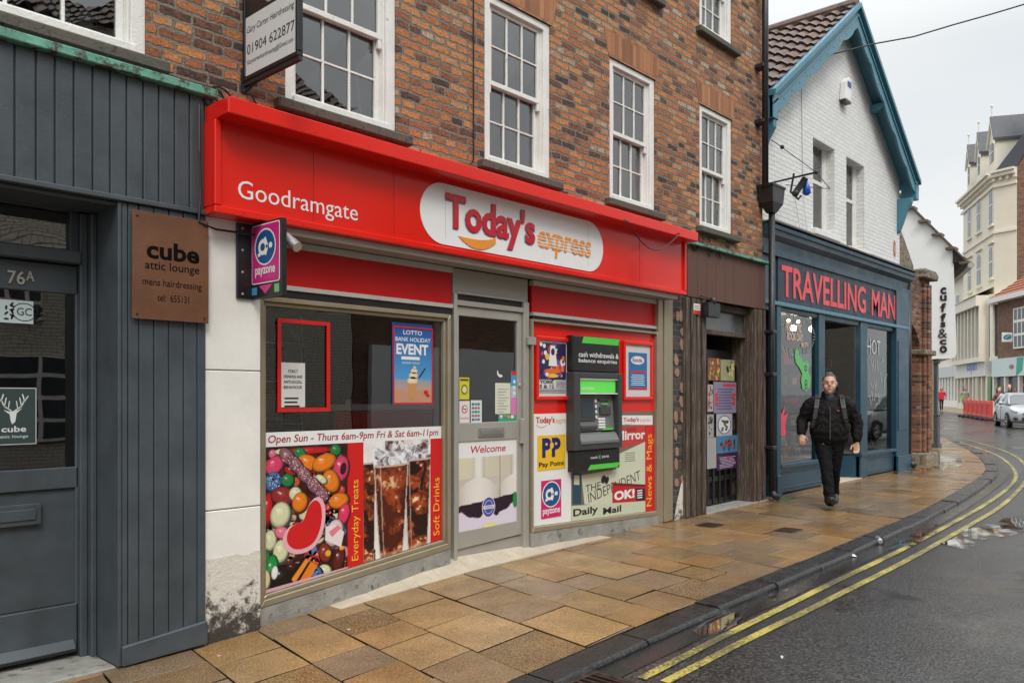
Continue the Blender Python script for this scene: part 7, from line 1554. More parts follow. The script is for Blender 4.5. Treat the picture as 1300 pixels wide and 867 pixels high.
for px0_, px1_, t, b_ in ((1229,1234,331,369),(1240.5,1246.5,323,362),(1256,1262.0,314,352)):
    a0, z1_ = cr_.at(px0_, t); a1_, z0_ = cr_.at(px1_, b_); farwin(cb, cr_, a0, min(a1_, cr_.L-.1), z0_, z1_)
# mansard roof and dormers
inn = -1.6; top = cz+4.4
mb = MB(); F2 = lambda a,b,c: cr_.f(a,b,c)
q = lambda a, z, c: cr_.f(a, z, c)
mb.add([q(0,cz+.14,0), q(cr_.L,cz+.14,0), q(cr_.L,top,-4.2), q(0,top,-4.2), cant.f(cant.L, cz+.14, 0), cant.f(cant.L+2.2, top, -.3)], [(0,1,2,3),(1,4,5,2)]); mb.add([q(0,cz+.14,0), q(0,top,-4.2), q(0,cz+.14,-8)], [(0,1,2)]); mb.build('mansard_roof', m_slate, cb)
for (pl_, pr_, ptp, eav, bot_) in ((1228, 1237, 187, 212, 238), (1240, 1251.5, 172, 200, 226), (1255.5, 1273, 154, 185, 212)):
    off = -.35; a0, z0_ = cr_.at(pl_, bot_, off); a1_, _ = cr_.at(pl_+(pr_-pl_)*.42, bot_, off); zt_ = cr_.at((pl_+a1_*0)+2.5, ptp, off)[1]; ze = cr_.at(pl_, eav, off)[1]; am_ = (a0+a1_)/2; w2 = (a1_-a0)/2+.15
    d_ = thing('x', 'x', 'x') if False else None
    mb = MB(); mb.prism([(a0,z0_-.6),(a1_,z0_-.6),(a1_,ze),(am_,zt_),(a0,ze)], cr_.f, off-3.2, off); dm = mb.build('dormer', m_cream2, cb)
    mb = MB()
    for s2 in (-1, 1):
        P = [(am_, zt_+.05),(am_+s2*w2, ze-.1),(am_+s2*w2, ze+.1),(am_, zt_+.25)]; mb.prism(P if s2 > 0 else P[::-1], cr_.f, off-3.4, off+.12)
    mb.build('dormer_roof', m_slate, dm); mb = MB(); mb.slab(cr_.f, am_-.04, zt_+.2, am_+.04, zt_+.9, off-.05, off+.03); mb.ball(cr_.f(am_, zt_+.95, off), .09,.09,.12, 8, 5)
    for s2 in (-1, 1):
        P = [(am_, zt_-.18),(am_+s2*w2, ze-.32),(am_+s2*w2, ze-.1),(am_, zt_+.05)]; mb.prism(P if s2 > 0 else P[::-1], cr_.f, off+.02, off+.14)
    mb.build('finial', m_cream2, dm); mb = MB(); mb.slab(cr_.f, a0+.25, z0_+.1, a1_-.25, ze-.1, off+.002, off+.02); mb.build('dormer_window', m_fgl, dm)
    mb = MB(); mb.slab(cr_.f, am_-.04, z0_+.1, am_+.04, ze-.1, off+.021, off+.06); mb.slab(cr_.f, a0+.25, (z0_+ze)/2-.04, a1_-.25, (z0_+ze)/2+.04, off+.021, off+.05); mb.build('glazing_bar', m_white, dm)
# first floor bay with tall windows and canopy
o_ = .9; a0, bz1 = cr_.at(1224, 408, o_); a1_, bz0 = cr_.at(1262, 455, o_); bz1 = zat(1262, 372, 54); bz0 = zat(1262, 452, 54)
a0 = max(a0, -1.5); 
mb = MB(); mb.slab(cr_.f, .2, bz0-.3, cr_.L, bz0, .001, o_); mb.slab(cr_.f, .2, bz1-.7, cr_.L, bz1, .001, o_+.2); mb.add([cr_.f(0,bz1,o_+.3), cr_.f(cr_.L,bz1,o_+.3), cr_.f(cr_.L,bz1+.55,0), cr_.f(0,bz1+.55,0)], [(0,1,2,3)])
for k in range(9): x_ = .2+(cr_.L-.4)*k/8; mb.slab(cr_.f, x_, bz0, x_+.2, bz1-.7, .3, o_)
mb.slab(cant.f, 0, bz0-.3, cant.L, bz0, .001, .5); mb.slab(cant.f, 0, bz1-.7, cant.L, bz1, .001, .6); mb.slab(cant.f, .0, bz0, .2, bz1-.7, .1, .5); mb.slab(cant.f, cant.L-.2, bz0, cant.L, bz1-.7, .1, .5)
mb.build('bay', m_cream2, cb)
mb = MB(); mb.slab(cr_.f, .3, bz0, cr_.L-.1, bz1-.7, .2, o_-.25); mb.slab(cant.f, .1, bz0, cant.L-.1, bz1-.7, .02, .25); mb.build('bay_glass', m_fgl, cb)
# ground floor shop
gz1_ = bz0-.3; sz0_ = zat(1262, 478, 55)
mb = MB(); mb.slab(cr_.f, -.3, sz0_+.05, cr_.L, gz1_, .001, .55); mb.build('shop_fascia', M('pale_shop_fascia', (.66,.66,.64), .5), cb)
mb = MB(); a_, zz1 = cr_.at(1227, 462, .56); b__, zz0 = cr_.at(1240, 474, .56); mb.text(cr_.f, 'scopers', a_, zz0, b__, zz1, .562, S(40,110,200), bold=.04); mb.build('shop_lettering', m_art, cb)
mb = MB()
for k in range(8): x_ = (cr_.L-.25)*k/7; mb.slab(cr_.f, x_, gfar-.1, x_+.25, sz0_+.05, .001, .45)
mb.slab(cr_.f, 0, gfar-.1, cr_.L*.55, gfar+.5, .001, .4); mb.build('shop_pilasters', m_cream2, cb)
mb = MB(); mb.slab(cr_.f, .1, gfar, cr_.L-.1, sz0_, .002, .2); mb.build('shop_glass', m_fgl, cb)
mb = MB(); x_ = cr_.hit(1249)[0]; mb.slab(cr_.f, x_-.1, gfar, x_+.1, sz0_+.0, .46, .5); mb.slab(cant.f, .0, gfar, cant.L, sz0_+1.3, .001, .02); mb.build('side_wall', m_cream2, cb)
gd0, gd1 = cr_.hit(1253.5, .5)[0], cr_.hit(1257.5, .5)[0]
mb = MB(); mb.slab(cr_.f, gd0, gfar, gd1, sz0_, .25, .5); mb.build('green_door', M('green_door_paint', (.08,.16,.05), .4), cb)
# lower cream houses further along the street
PC_ = PB+(PB-PA).normalized()*13; PD_ = PC_+(PB-PA).normalized()*30
lowf = FR(PC_, PB-(PB-PA).normalized()*-.02); lh = thing('low_cream_house', 'three storey cream house with sash windows left of the tall cream building', 'building', (PC_.x, PC_.y, 0)); lz_ = zat(1221, 341, 63.3)
mb = MB(); mb.prism([(0,0),(lowf.L-.05,0),(lowf.L-.05,lz_),(0,lz_)], lowf.f, -8, -.6); mb.build('wall', m_cream2, lh)
mb = MB(); mb.slab(lowf.f, 0, lz_-.3, lowf.L-.05, lz_+.1, -.6, -.1); mb.build('cornice', m_cream2, lh)
for k in range(4):
    for z_, h_ in ((7.9,1.5),(4.6,2.3)): farwin(lh, lowf, lowf.L-2.0-3.0*k, lowf.L-.8-3.0*k, z_+.4, z_+.4+h_, arch=False, hood=z_ < 5, off=-.6)
mb = MB(); sz2 = zat(1210, 478, 66); mb.slab(lowf.f, 0, sz2, lowf.L-.05, sz2+.9, -.6, -.1); mb.build('shop_fascia', M('grey_white_fascia', (.55,.56,.56), .5), lh)
mb = MB(); a_, z0_ = lowf.at(1213, 475, -.05); b__, z1_ = lowf.at(1220, 470, -.05); mb.text(lowf.f, 'Clarks', a_, z0_, b__, z1_, -.095, S(70,90,100), bold=.03); mb.build('shop_lettering', m_art, lh)
mb = MB()
for k in range(12): x_ = lowf.L-.6-1.1*k; mb.slab(lowf.f, x_-.2, g(70)-.1, x_+.18, sz2, -.6, -.2)
mb.slab(lowf.f, 0, g(70)-.1, lowf.L-.05, g(70)+.6, -.6, -.22); mb.build('shop_pilasters', m_white, lh)
mb = MB(); mb.slab(lowf.f, .1, g(70), lowf.L-.1, sz2, -.59, -.4); mb.build('shop_glass', M('far_shop_glass', (.16,.17,.17), .1), lh)
fr3 = FR(PD_, PC_+(PC_-PD_).normalized()*.0); th = thing('distant_terrace', 'pale distant terrace of shops closing the bend of the street', 'building', (PD_.x, PD_.y, 0))
mb = MB(); mb.prism([(0,0),(fr3.L-.05,0),(fr3.L-.05,8.5),(0,8.5)], fr3.f, -8, -.3); mb.build('wall', m_cream2, th)
for k in range(7): farwin(th, fr3, 1.5+4*k, 2.8+4*k, 5.0, 7.0, arch=False, off=-.3)
mb = MB(); mb.slab(fr3.f, 0, 3.4, fr3.L-.05, 4.1, -.3, .0); mb.build('shop_fascia', m_white, th)
mb = MB(); mb.slab(fr3.f, .1, 1.2, fr3.L-.1, 3.3, -.3, -.2); mb.build('shop_glass', m_fgl, th)
# end of street building, seen between
# small brick building with orange tiled roof at the right
Pa = Vector(dp(1269, 50)); Pb_ = Vector(dp(1300, 47)); dd_ = (Pb_-Pa).normalized(); Pa = Pa-dd_*.25; Pc = Pa+dd_*9
rf = FR(Pa, Pc); rb_ = thing('orange_roofed_building', 'small brown brick building with an orange tiled roof and opticians style shop below', 'building', (Pa.x, Pa.y, 0))
ez = zat(1269, 381, 50); mb = MB(); mb.prism([(0,0),(rf.L,0),(rf.L,ez),(0,ez)], rf.f, -5, 0); mb.build('wall', m_fbrick, rb_)
mb = MB(); n_ = 12
for k in range(n_):
    t0, t1 = k/n_, (k+1)/n_; mb.add([rf.f(-.3+2.0*t0,ez+.1+2.6*t0+.05,.45-3.4*t0), rf.f(rf.L,ez+.1+2.6*t0+.05,.45-3.4*t0), rf.f(rf.L,ez+.1+2.6*t1,.45-3.4*t1), rf.f(-.3+2.0*t1,ez+.1+2.6*t1,.45-3.4*t1)], [(0,1,2,3)])
mb.add([rf.f(-.3,ez+.1,.45), rf.f(1.7,ez+2.7,-2.95), rf.f(-.3,ez+.1,-5)], [(0,1,2)]); mb.build('roof', m_rtile, rb_)
mb = MB(); mb.slab(rf.f, -.35, ez-.18, rf.L, ez+.12, .001, .5); mb.build('eaves', m_white, rb_)
a0, z1_ = rf.at(1288, 392); a1_, z0_ = rf.at(1305, 441)
mb = MB(); mb.slab(rf.f, a0, z0_, a1_+.4, z1_, 0, .08); w_ = mb.build('window', m_white, rb_); mb = MB()
for i in range(4):
    for j in range(3): mb.slab(rf.f, a0+.12+(a1_+.3-a0)*i/4, z0_+.1+(z1_-z0_)*j/3, a0+.0+(a1_+.3-a0)*(i+1)/4, z0_+(z1_-z0_)*(j+1)/3-.06, .081, .085)
mb.build('pane', m_fgl, w_)
fz1 = zat(1280, 455, 49); fz0 = zat(1280, 478, 49)
mb = MB(); mb.slab(rf.f, 0, fz0, rf.L, fz1, .001, .35); mb.build('shop_fascia', M('pale_mint_fascia', (.55,.66,.64), .4), rb_)
mb = MB(); a0_, b0_ = rf.hit(1290, .36)[0], rf.hit(1297, .36)[0]; mb.prism([(a0_,fz0+.02),(b0_,fz0+.3),(b0_+.2,fz1-.02),(a0_+.1,fz1-.05)], rf.f, .351, .37, S(40,160,150)); c0_ = rf.hit(1284, .36)[0]; mb.ell(rf.f, c0_, (fz0+fz1)/2, .3, .14, .36, S(220,70,60)); mb.ell(rf.f, c0_, (fz0+fz1)/2, .2, .08, .365, S(60,130,180)); mb.build('shop_mark', m_art, rb_)
mb = MB(); mb.slab(rf.f, .2, .5, rf.L-.1, fz0-.05, .001, .1); mb.build('shop_glass', m_fgl, rb_)
mb = MB(); mb.slab(rf.f, 0, 0, rf.L, .75, .001, .3); 
for x_ in (0, 1.5, 3.2, 5): mb.slab(rf.f, x_, .75, x_+.16, fz0, .001, .3)
mb.build('shop_frame', m_white, rb_)
mb = MB(); cc_ = [S(200,60,50),S(60,90,140),S(220,200,90),S(200,120,60),S(230,230,225)]; rnd = random.Random(3)
for k in range(26): x_ = .3+rnd.random()*4.4; z_ = .9+rnd.random()*1.2; mb.slab(rf.f, x_, z_, x_+.22, z_+.2, .102, .12, rnd.choice(cc_))
mb.build('window_stickers', m_art, rb_)
# small projecting square sign
c0_ = dp(1279, 46.5); z_ = zat(1279, 428, 46.5); mb = MB(); V = Vector(c0_); rv = Vector((ST, -CT)); hw = .28
def SF(a, b, c): p = V+rv*a-Vector((CT, ST))*c; return (p.x, p.y, b)
sgn = thing('square_projecting_sign', 'small white square sign with a teal oval projecting from the brick corner', 'sign', (V.x, V.y, z_-.3))
mb.slab(SF, -.3, z_-.28, .3, z_+.26, -.06, 0); mb.build('case', m_wclean, sgn, bev=.02); mb = MB(); mb.ell(SF, 0, z_, .24, .14, .003, S(20,120,140), rot=.2); mb.ell(SF, 0, z_, .15, .06, .006, S(215,235,235), rot=.4); mb.ell(SF, .02, z_-.01, .12, .03, .009, S(20,120,140), rot=.4); mb.build('emblem', m_art, sgn)
pe_ = Pa; mb = MB(); mb.tube([SF(.25, z_+.2, -.03), (rf.f(.3, z_+.2, 0))], .025, 6); mb.build('arm', m_black, sgn)
# far pavement along that street line
d2 = (PB-PA).normalized(); nrm = cr_.n
mb = MB(); V_ = []
s0_ = PA-d2*16; pts_ = [s0_, PA, PB, PD_]
for p in pts_: 
    q1 = p+nrm*3.0; q0 = p-nrm*1.0; V_ += [(q1.x,q1.y,g(q1.x)+RD),(q1.x,q1.y,g(q1.x)+.03),(q0.x,q0.y,g(q0.x)+.03)]
F_ = []
for i in range(3): a = i*3; F_ += [(a, a+3, a+4, a+1), (a+1, a+4, a+5, a+2)]
mb.add(V_, F_); mb.build('far_pavement', M('far_wet_paving', (.34,.25,.16), .35, var=.25, scale=1.5), kind='structure')
# iron drain grate by the kerb
gxx, gyy = gpt(775, 866, RD); gr = thing('drain_grate', 'rusty iron drain grate in the gutter at the bottom of the photo', 'drain', (gxx, gyy, g(gxx)+RD))
z_ = g(gxx)+RD+.008; x0, x1, y1_, y0_ = gxx-.55, gxx+.06, ky(gxx)-.005, ky(gxx)-.34; m_iron = M('rusty_iron', (.05,.035,.03), .45, metal=.4, var=.5, scale=10, dirt=(.13,.05,.025), dthr=.55, bump=.5)
mb = MB(); mb.box(x0, x1, y0_, y0_+.035, z_-.004, z_+.012); mb.box(x0, x1, y1_-.035, y1_, z_-.004, z_+.012); mb.box(x0, x0+.03, y0_+.035, y1_-.035, z_-.004, z_+.012); mb.box(x1-.03, x1, y0_+.035, y1_-.035, z_-.004, z_+.012)
mb.box((x0+x1)/2-.012, (x0+x1)/2+.012, y0_+.035, y1_-.035, z_-.004, z_+.012); mb.build('frame', m_iron, gr, bev=.003); mb = MB(); mb.box(x0, x1, y0_, y1_, z_-.007, z_-.0045); mb.build('dark_pit', m_black, gr)
for k in range(11): x_ = x0+.05+(x1-x0-.1)*k/10; mb = MB(); mb.box(x_-.009, x_+.009, y0_+.036, y1_-.036, z_-.002, z_+.01); mb.build('bar', m_iron, gr)
for i, (px, py, lb_) in enumerate(((901,666.5,'small dark iron cover in the paving near the tiled pier'),(1001,673,'small dark iron cover in the paving nearer the kerb'))):
    x_, y_ = gpt(px, py); mb = MB(); t_ = thing('water_cover', lb_, 'cover', (x_, y_, g(x_))); mb.box(x_-.14, x_+.14, y_-.11, y_+.11, g(x_)+.004, g(x_)+.009); mb.build('plate', m_iron, t_, bev=.002); mb = MB()
    for k in range(5): mb.box(x_-.11+.05*k, x_-.085+.05*k, y_-.08, y_+.08, g(x_)+.0095, g(x_)+.012)
    mb.build('ribs', m_iron, t_)
# crushed can and paper scraps
x_, y_ = gpt(1115.5, 690, RD); c = Vector((x_, y_, g(x_)+RD+.036)); cn_ = thing('crushed_can', 'crushed silver and blue drinks can lying in the gutter by the kerb', 'can', (c.x, c.y, c.z-.036))
d = Vector((.8,.5,.06)).normalized(); mb = MB(); sd_ = d.cross(Vector((0,0,1))).normalized(); u_ = sd_.cross(d)
mb.rings([(c+d*t, sd_*r*.95, u_*r) for t, r in ((-.062,.022),(-.058,.030),(-.03,.033),(-.01,.026),(.02,.033),(.056,.031),(.062,.024))], 14); mb.build('can_body', M('scuffed_aluminium', (.55,.56,.58), .3, metal=.7, var=.2, scale=30), cn_, smooth=True)
mb = MB(); mb.rings([(c+d*t, sd_*r*.95, u_*r) for t, r in ((-.045,.0335),(-.03,.0338),(-.012,.0275))], 14, cap=False); mb.build('blue_band', M('blue_print', (.03,.06,.25), .35), cn_, smooth=True)
for px, py, r_, lb_ in ((1083,707,.035,'white crumpled scrap of paper in the gutter left of the can'),(1024,706,.02,'tiny white scrap on the wet road beyond the yellow lines'),(993,838,.014,'tiny pale scrap on the road near the bottom edge')):
    x_, y_ = gpt(px, py, RD); mb = MB(); rnd = random.Random(px); P = [(x_+r_*rnd.uniform(.6,1.3)*cos(a*.9), y_+r_*rnd.uniform(.6,1.3)*sin(a*.9), g(x_)+RD+.008+rnd.uniform(0,.02)) for a in range(7)]; mb.add(P+[(x_,y_,g(x_)+RD+.03)], [(i,(i+1)%7,7) for i in range(7)]); mb.build('paper_scrap', m_wclean, label=lb_, cat='litter')
mb = MB(); rnd = random.Random(44)
m_grass = M('weed_green', (.07,.16,.03), .6, var=.3)
x_, y_ = gpt(985, 636)
for k in range(160): a = x_+rnd.uniform(-.1,.5); b_ = y_-.05+rnd.uniform(-.04,.04)-.05*(a-x_); h = rnd.uniform(.02,.06); mb.add([(a,b_,g(a)),(a+.006,b_,g(a)),(a+rnd.uniform(-.02,.02),b_+rnd.uniform(-.02,.02),g(a)+h)], [(0,1,2)])
mb.build('weeds', m_grass, label='small green weeds at the foot of the downpipe', cat='weeds', kind='stuff')
# ------------------------------------------------------------------ people
m_skin = M('skin', (.60,.34,.25), .5, var=.12, scale=14)
def loft(mb, P, n=14):
    """P: list of (x,y,z, rx, ry) rings, roughly upright or along a limb; ring plane is perpendicular to the path"""
    m = len(P); pts = [Vector(p[:3]) for p in P]; R = []
    for i, p in enumerate(pts):
        t = (pts[min(i+1, m-1)]-pts[max(i-1, 0)]).normalized(); s_ = t.cross(Vector((0,1,0)))
        if s_.length < .2: s_ = Vector((1,0,0))
        s_.normalize(); f = s_.cross(t).normalized(); R.append((p, s_*P[i][3], f*P[i][4]))
    e0 = pts[0]-(pts[1]-pts[0]).normalized()*P[0][4]*.5; e1 = pts[-1]+(pts[-1]-pts[-2]).normalized()*P[-1][4]*.5
    R = [(e0, R[0][1]*.6, R[0][2]*.6)]+R+[(e1, R[-1][1]*.6, R[-1][2]*.6)]
    mb.rings(R, n)
def remesh(o, vox, smooth=3, disp=None):
    r = o.modifiers.new('remesh', 'REMESH'); r.mode = 'VOXEL'; r.voxel_size = vox; r.use_smooth_shade = True
    if smooth: s_ = o.modifiers.new('smooth', 'SMOOTH'); s_.iterations = smooth; s_.factor = .5
    if disp:
        t = bpy.data.textures.new('folds', 'CLOUDS'); t.noise_scale = disp[1]; t.noise_depth = 3
        d = o.modifiers.new('folds', 'DISPLACE'); d.texture = t; d.strength = disp[0]; d.mid_level = .5
def hand(mb, c, dn, fw, side, s=1.0, curl=.9):
    """c wrist, dn direction fingers point, fw palm normal, side +1/-1 thumb direction"""
    c = Vector(c); dn = Vector(dn).normalized(); sd_ = Vector(fw).normalized(); nrm = sd_.cross(dn).normalized(); sd_ = dn.cross(nrm).normalized()*side
    # palm
    loft(mb, [(*(c-dn*.03), .026*s, .026*s), (*(c+dn*.015), .032*s, .022*s), (*(c+dn*.055), .042*s, .019*s), (*(c+dn*.085), .040*s, .017*s)], 10)
    for k, (o_, l) in enumerate(((-.030,.062),(-.010,.074),(.010,.078),(.029,.068))):
        p0 = c+dn*.075+sd_*o_*s; d = dn.copy(); P = [(*p0, .0105*s, .0105*s)]; p = p0
        for j, f in enumerate((.42,.33,.25)):
            d = (d+nrm*curl*.55*(j+.6)).normalized(); p = p+d*l*f*s; P.append((*p, (.0102-.0012*j)*s, (.0100-.0012*j)*s))
        loft(mb, P, 8)
    p0 = c+dn*.02+sd_*.03*s; p1 = p0+(dn*.6+sd_*.75+nrm*.3)*.04*s; p2 = p1+(dn*.9+sd_*.1+nrm*.45)*.032*s; p3 = p2+(dn*.8+nrm*.5)*.022*s
    loft(mb, [(*p0,.015*s,.015*s),(*p1,.0125*s,.0125*s),(*p2,.011*s,.011*s),(*p3,.009*s,.009*s)], 8)
# the walking man: local x to his left, -y forward
mx_, my_ = 10.78, 4.19
man = bpy.data.objects.new('tmp', None)
mb = MB()
hx, hz, hy = .0, 1.60, -.04
# head
loft(mb, [(hx,hy-.012,1.475,.050,.055),(hx,hy-.018,1.505,.066,.080),(hx,hy-.006,1.545,.076,.093),(hx,hy,1.59,.081,.102),(hx,hy+.004,1.63,.081,.104),(hx,hy+.010,1.665,.072,.094),(hx,hy+.014,1.692,.048,.065)], 18)
loft(mb, [(hx,.0,1.36,.075,.075),(hx,-.005,1.42,.070,.072),(hx,-.02,1.50,.064,.068)], 14)
loft(mb, [(hx,hy-.098,1.605,.010,.012),(hx,hy-.112,1.580,.013,.018),(hx,hy-.104,1.560,.018,.014)], 8)   # nose
loft(mb, [(hx-.035,hy-.093,1.622,.018,.012),(hx,hy-.098,1.621,.015,.01),(hx+.035,hy-.093,1.622,.018,.012)], 8)  # brow
loft(mb, [(hx-.02,hy-.088,1.527,.008,.009),(hx,hy-.094,1.526,.008,.010),(hx+.02,hy-.088,1.527,.008,.009)], 8)   # lips
loft(mb, [(hx,hy-.068,1.482,.026,.028),(hx,hy-.08,1.497,.026,.02)], 8)
for s_ in (-1, 1): loft(mb, [(hx+s_*.083,hy+.01,1.565,.008,.014),(hx+s_*.090,hy+.012,1.59,.010,.020),(hx+s_*.088,hy+.012,1.612,.008,.016)], 8); loft(mb, [(hx+s_*.045,hy-.07,1.56,.026,.03),(hx+s_*.05,hy-.06,1.53,.025,.03)], 8)
# slim body beneath the clothes
loft(mb, [(0,.02,.84,.15,.11),(0,.0,1.0,.17,.13),(0,.0,1.2,.18,.13),(0,.0,1.34,.17,.09),(0,.0,1.40,.09,.07)], 14)
SHL, ELL, WRL = (-.215,.0,1.355), (-.335,.045,1.10), (-.345,-.085,.915)
SHR, ELR, WRR = (.215,.0,1.355), (.345,.05,1.07), (.335,.0,.815)
for a, b_, c in ((SHL,ELL,WRL),(SHR,ELR,WRR)): loft(mb, [(*a,.06,.06),(*b_,.045,.045),(*c,.028,.03)], 10)
FKN, FAN = (-.045,-.24,.50), (-.012,-.43,.105)
BKN, BAN = (.065,.03,.46), (.075,.30,.14)
HL, HR = (-.09,.0,.88), (.09,.0,.88)
for a, b_, c in ((HL,FKN,FAN),(HR,BKN,BAN)): loft(mb, [(*a,.085,.09),(*b_,.055,.058),(*c,.035,.04)], 12)
hand(mb, WRL, (.12,-.25,-1), (1,.0,.0), 1, 1.0, .55); hand(mb, WRR, (-.05,-.1,-1), (-1,.25,0), 1, 1.0, .75)
PZ = g(mx_)
def person_from(mbody, label, loc, rotz, vox=.0075, name='person', mat=m_skin):
    o = mbody.build(name, mat, None, label=label, cat='person', loc=(0,0,0)); o.location = loc; o.rotation_euler = (0,0,rotz); remesh(o, vox, 2); ORG[o.name] = Vector((0,0,0)); return o
RZ = radians(-66)
man = person_from(mb, 'man in a black jacket and black trousers walking towards us past the blue shop', (mx_, my_, PZ), RZ)
m_jk = M('black_jacket_cloth', (.009,.008,.0085), .75, spec=.2, var=.25, scale=7, bump=.5, bscale=22)
m_tr = M('black_trouser_cloth', (.007,.007,.008), .85, spec=.15, var=.2, scale=8, bump=.4, bscale=24)
mb = MB()
loft(mb, [(0,.01,.835,.215,.155),(0,.0,.88,.235,.185),(0,-.015,.98,.245,.20),(0,-.015,1.10,.24,.195),(0,-.0,1.24,.235,.17),(0,.01,1.34,.205,.13),(0,.01,1.395,.12,.10),(0,.005,1.43,.085,.085)], 22)
loft(mb, [(0,.02,1.36,.11,.10),(0,.015,1.45,.098,.098),(0,.02,1.475,.096,.096)], 18)
for a, b_, c in ((SHL,ELL,WRL),(SHR,ELR,WRR)):
    A_, B_, C_ = Vector(a), Vector(b_), Vector(c); loft(mb, [(*(A_+Vector((-.05 if a[0] > 0 else .05,0,0))),.095,.10),(*(A_*.75+B_*.25),.097,.105),(*(A_*.4+B_*.6),.088,.092),(*B_,.080,.082),(*(B_*.55+C_*.45),.072,.074),(*(B_*.12+C_*.88),.055,.058)], 14)
jk = mb.build('jacket', m_jk, man); remesh(jk, .011, 2, (.042,.06))
mb = MB(); mb.box(-.006,.006,-.225,-.195,.87,1.30)
mb.tube([(-.155,-.175,.98),(-.12,-.20,1.06)], .005, 5); mb.tube([(.155,-.175,.98),(.12,-.20,1.06)], .005, 5); mb.build('jacket_zip', M('dark_zip', (.05,.05,.05), .4), man)
MB().box(.085,.115,-.205,-.17,1.235,1.25).build('jacket_badge', M('small_red_badge', (.5,.03,.03), .5), man)
mb = MB(); loft(mb, [(0,-.06,1.36,.055,.05),(0,-.055,1.42,.062,.055),(0,-.045,1.445,.060,.05)], 14); sh_ = mb.build('shirt', M('dark_navy_shirt', (.02,.022,.035), .7), man, smooth=True)
mb = MB()
loft(mb, [(0,.0,.93,.19,.145),(0,.0,.86,.20,.15),(0,.0,.80,.185,.14),(0,.0,.76,.16,.12)], 20)
def leg(mb, a, b_, c, w=1.0):
    A_, B_, C_ = Vector(a), Vector(b_), Vector(c); loft(mb, [(*A_,.115*w,.125*w),(*(A_*.6+B_*.4),.105*w,.115*w),(*(A_*.25+B_*.75),.088*w,.095*w),(*B_,.080*w,.086*w),(*(B_*.6+C_*.4),.076*w,.082*w),(*(B_*.15+C_*.85),.070*w,.074*w),(*(C_+(B_-C_).normalized()*-.02),.074*w,.08*w)], 16)
leg(mb, (-.085,0,.82), FKN, FAN, .93); leg(mb, (.085,0,.82), BKN, BAN, .93)
tr = mb.build('trousers', m_tr, man); remesh(tr, .010, 2, (.032,.05))
def shoe(mb, heel, d, up, s_=1.0):
    H = Vector(heel); d = Vector(d).normalized(); up = Vector(up); sd_ = d.cross(up).normalized(); up = sd_.cross(d).normalized(); R = []
    for t, w, h, z in ((-.01,.025,.03,.035),(.0,.036,.05,.045),(.05,.040,.055,.05),(.11,.043,.042,.04),(.18,.050,.033,.033),(.24,.046,.027,.028),(.275,.030,.018,.022),(.285,.012,.008,.018)): R.append((H+d*t*s_+up*z*s_, sd_*w*s_, up*h*s_*.85))
    mb.rings(R, 16); Q = []
    for t, w in ((-.012,.022),(.03,.04),(.11,.042),(.19,.053),(.255,.042),(.29,.015)): Q.append((t, w))
    P = [H+d*t*s_+sd_*w*s_ for t, w in Q]+[H+d*t*s_-sd_*w*s_ for t, w in Q[::-1]]; n = len(P)
    mb.add([p+up*.0 for p in P]+[p+up*.022*s_ for p in P], [tuple(reversed(range(n))), tuple(range(n, 2*n))]+[(i,(i+1)%n,(i+1)%n+n,i+n) for i in range(n)])
m_shoe = M('black_trainer', (.018,.018,.02), .45, var=.3, scale=20)
mb = MB(); shoe(mb, (-.012,-.40,.035), (0,-1,.42), (0,.42,1)); mb.build('shoe', m_shoe, man, smooth=True)
mb = MB(); shoe(mb, (.075,.37,.115), (0,-1,-.42), (0,-.42,1)); mb.build('shoe', m_shoe, man, smooth=True)
mb = MB(); R = []
for a in range(7): pass
loft(mb, [(hx,hy+.050,1.565,.084,.074),(hx,hy+.040,1.60,.089,.088),(hx,hy+.026,1.645,.089,.098),(hx,hy+.010,1.678,.080,.102),(hx,hy+.006,1.703,.058,.078)], 16)
hr = mb.build('hair', M('short_grey_hair', (.10,.09,.085), .7, var=.5, scale=60, bump=.8, bscale=120), man); remesh(hr, .009, 1)
mb = MB()
for s_ in (-1, 1): mb.ball((hx+s_*.030, hy-.094, 1.599), .008,.005,.004, 8, 5)
mb.build('eyes', M('dark_eye', (.03,.02,.018), .2), man, smooth=True)
mb = MB(); 
for s_ in (-1, 1): mb.tube([(hx+s_*.05,hy-.090,1.624),(hx+s_*.032,hy-.104,1.629),(hx+s_*.016,hy-.108,1.624)], .0028, 5)
mb.tube([(hx-.022,hy-.096,1.527),(hx,hy-.104,1.526),(hx+.022,hy-.096,1.527)], .003, 5); mb.build('brows_and_mouth', M('brow_brown', (.13,.07,.05), .7), man)
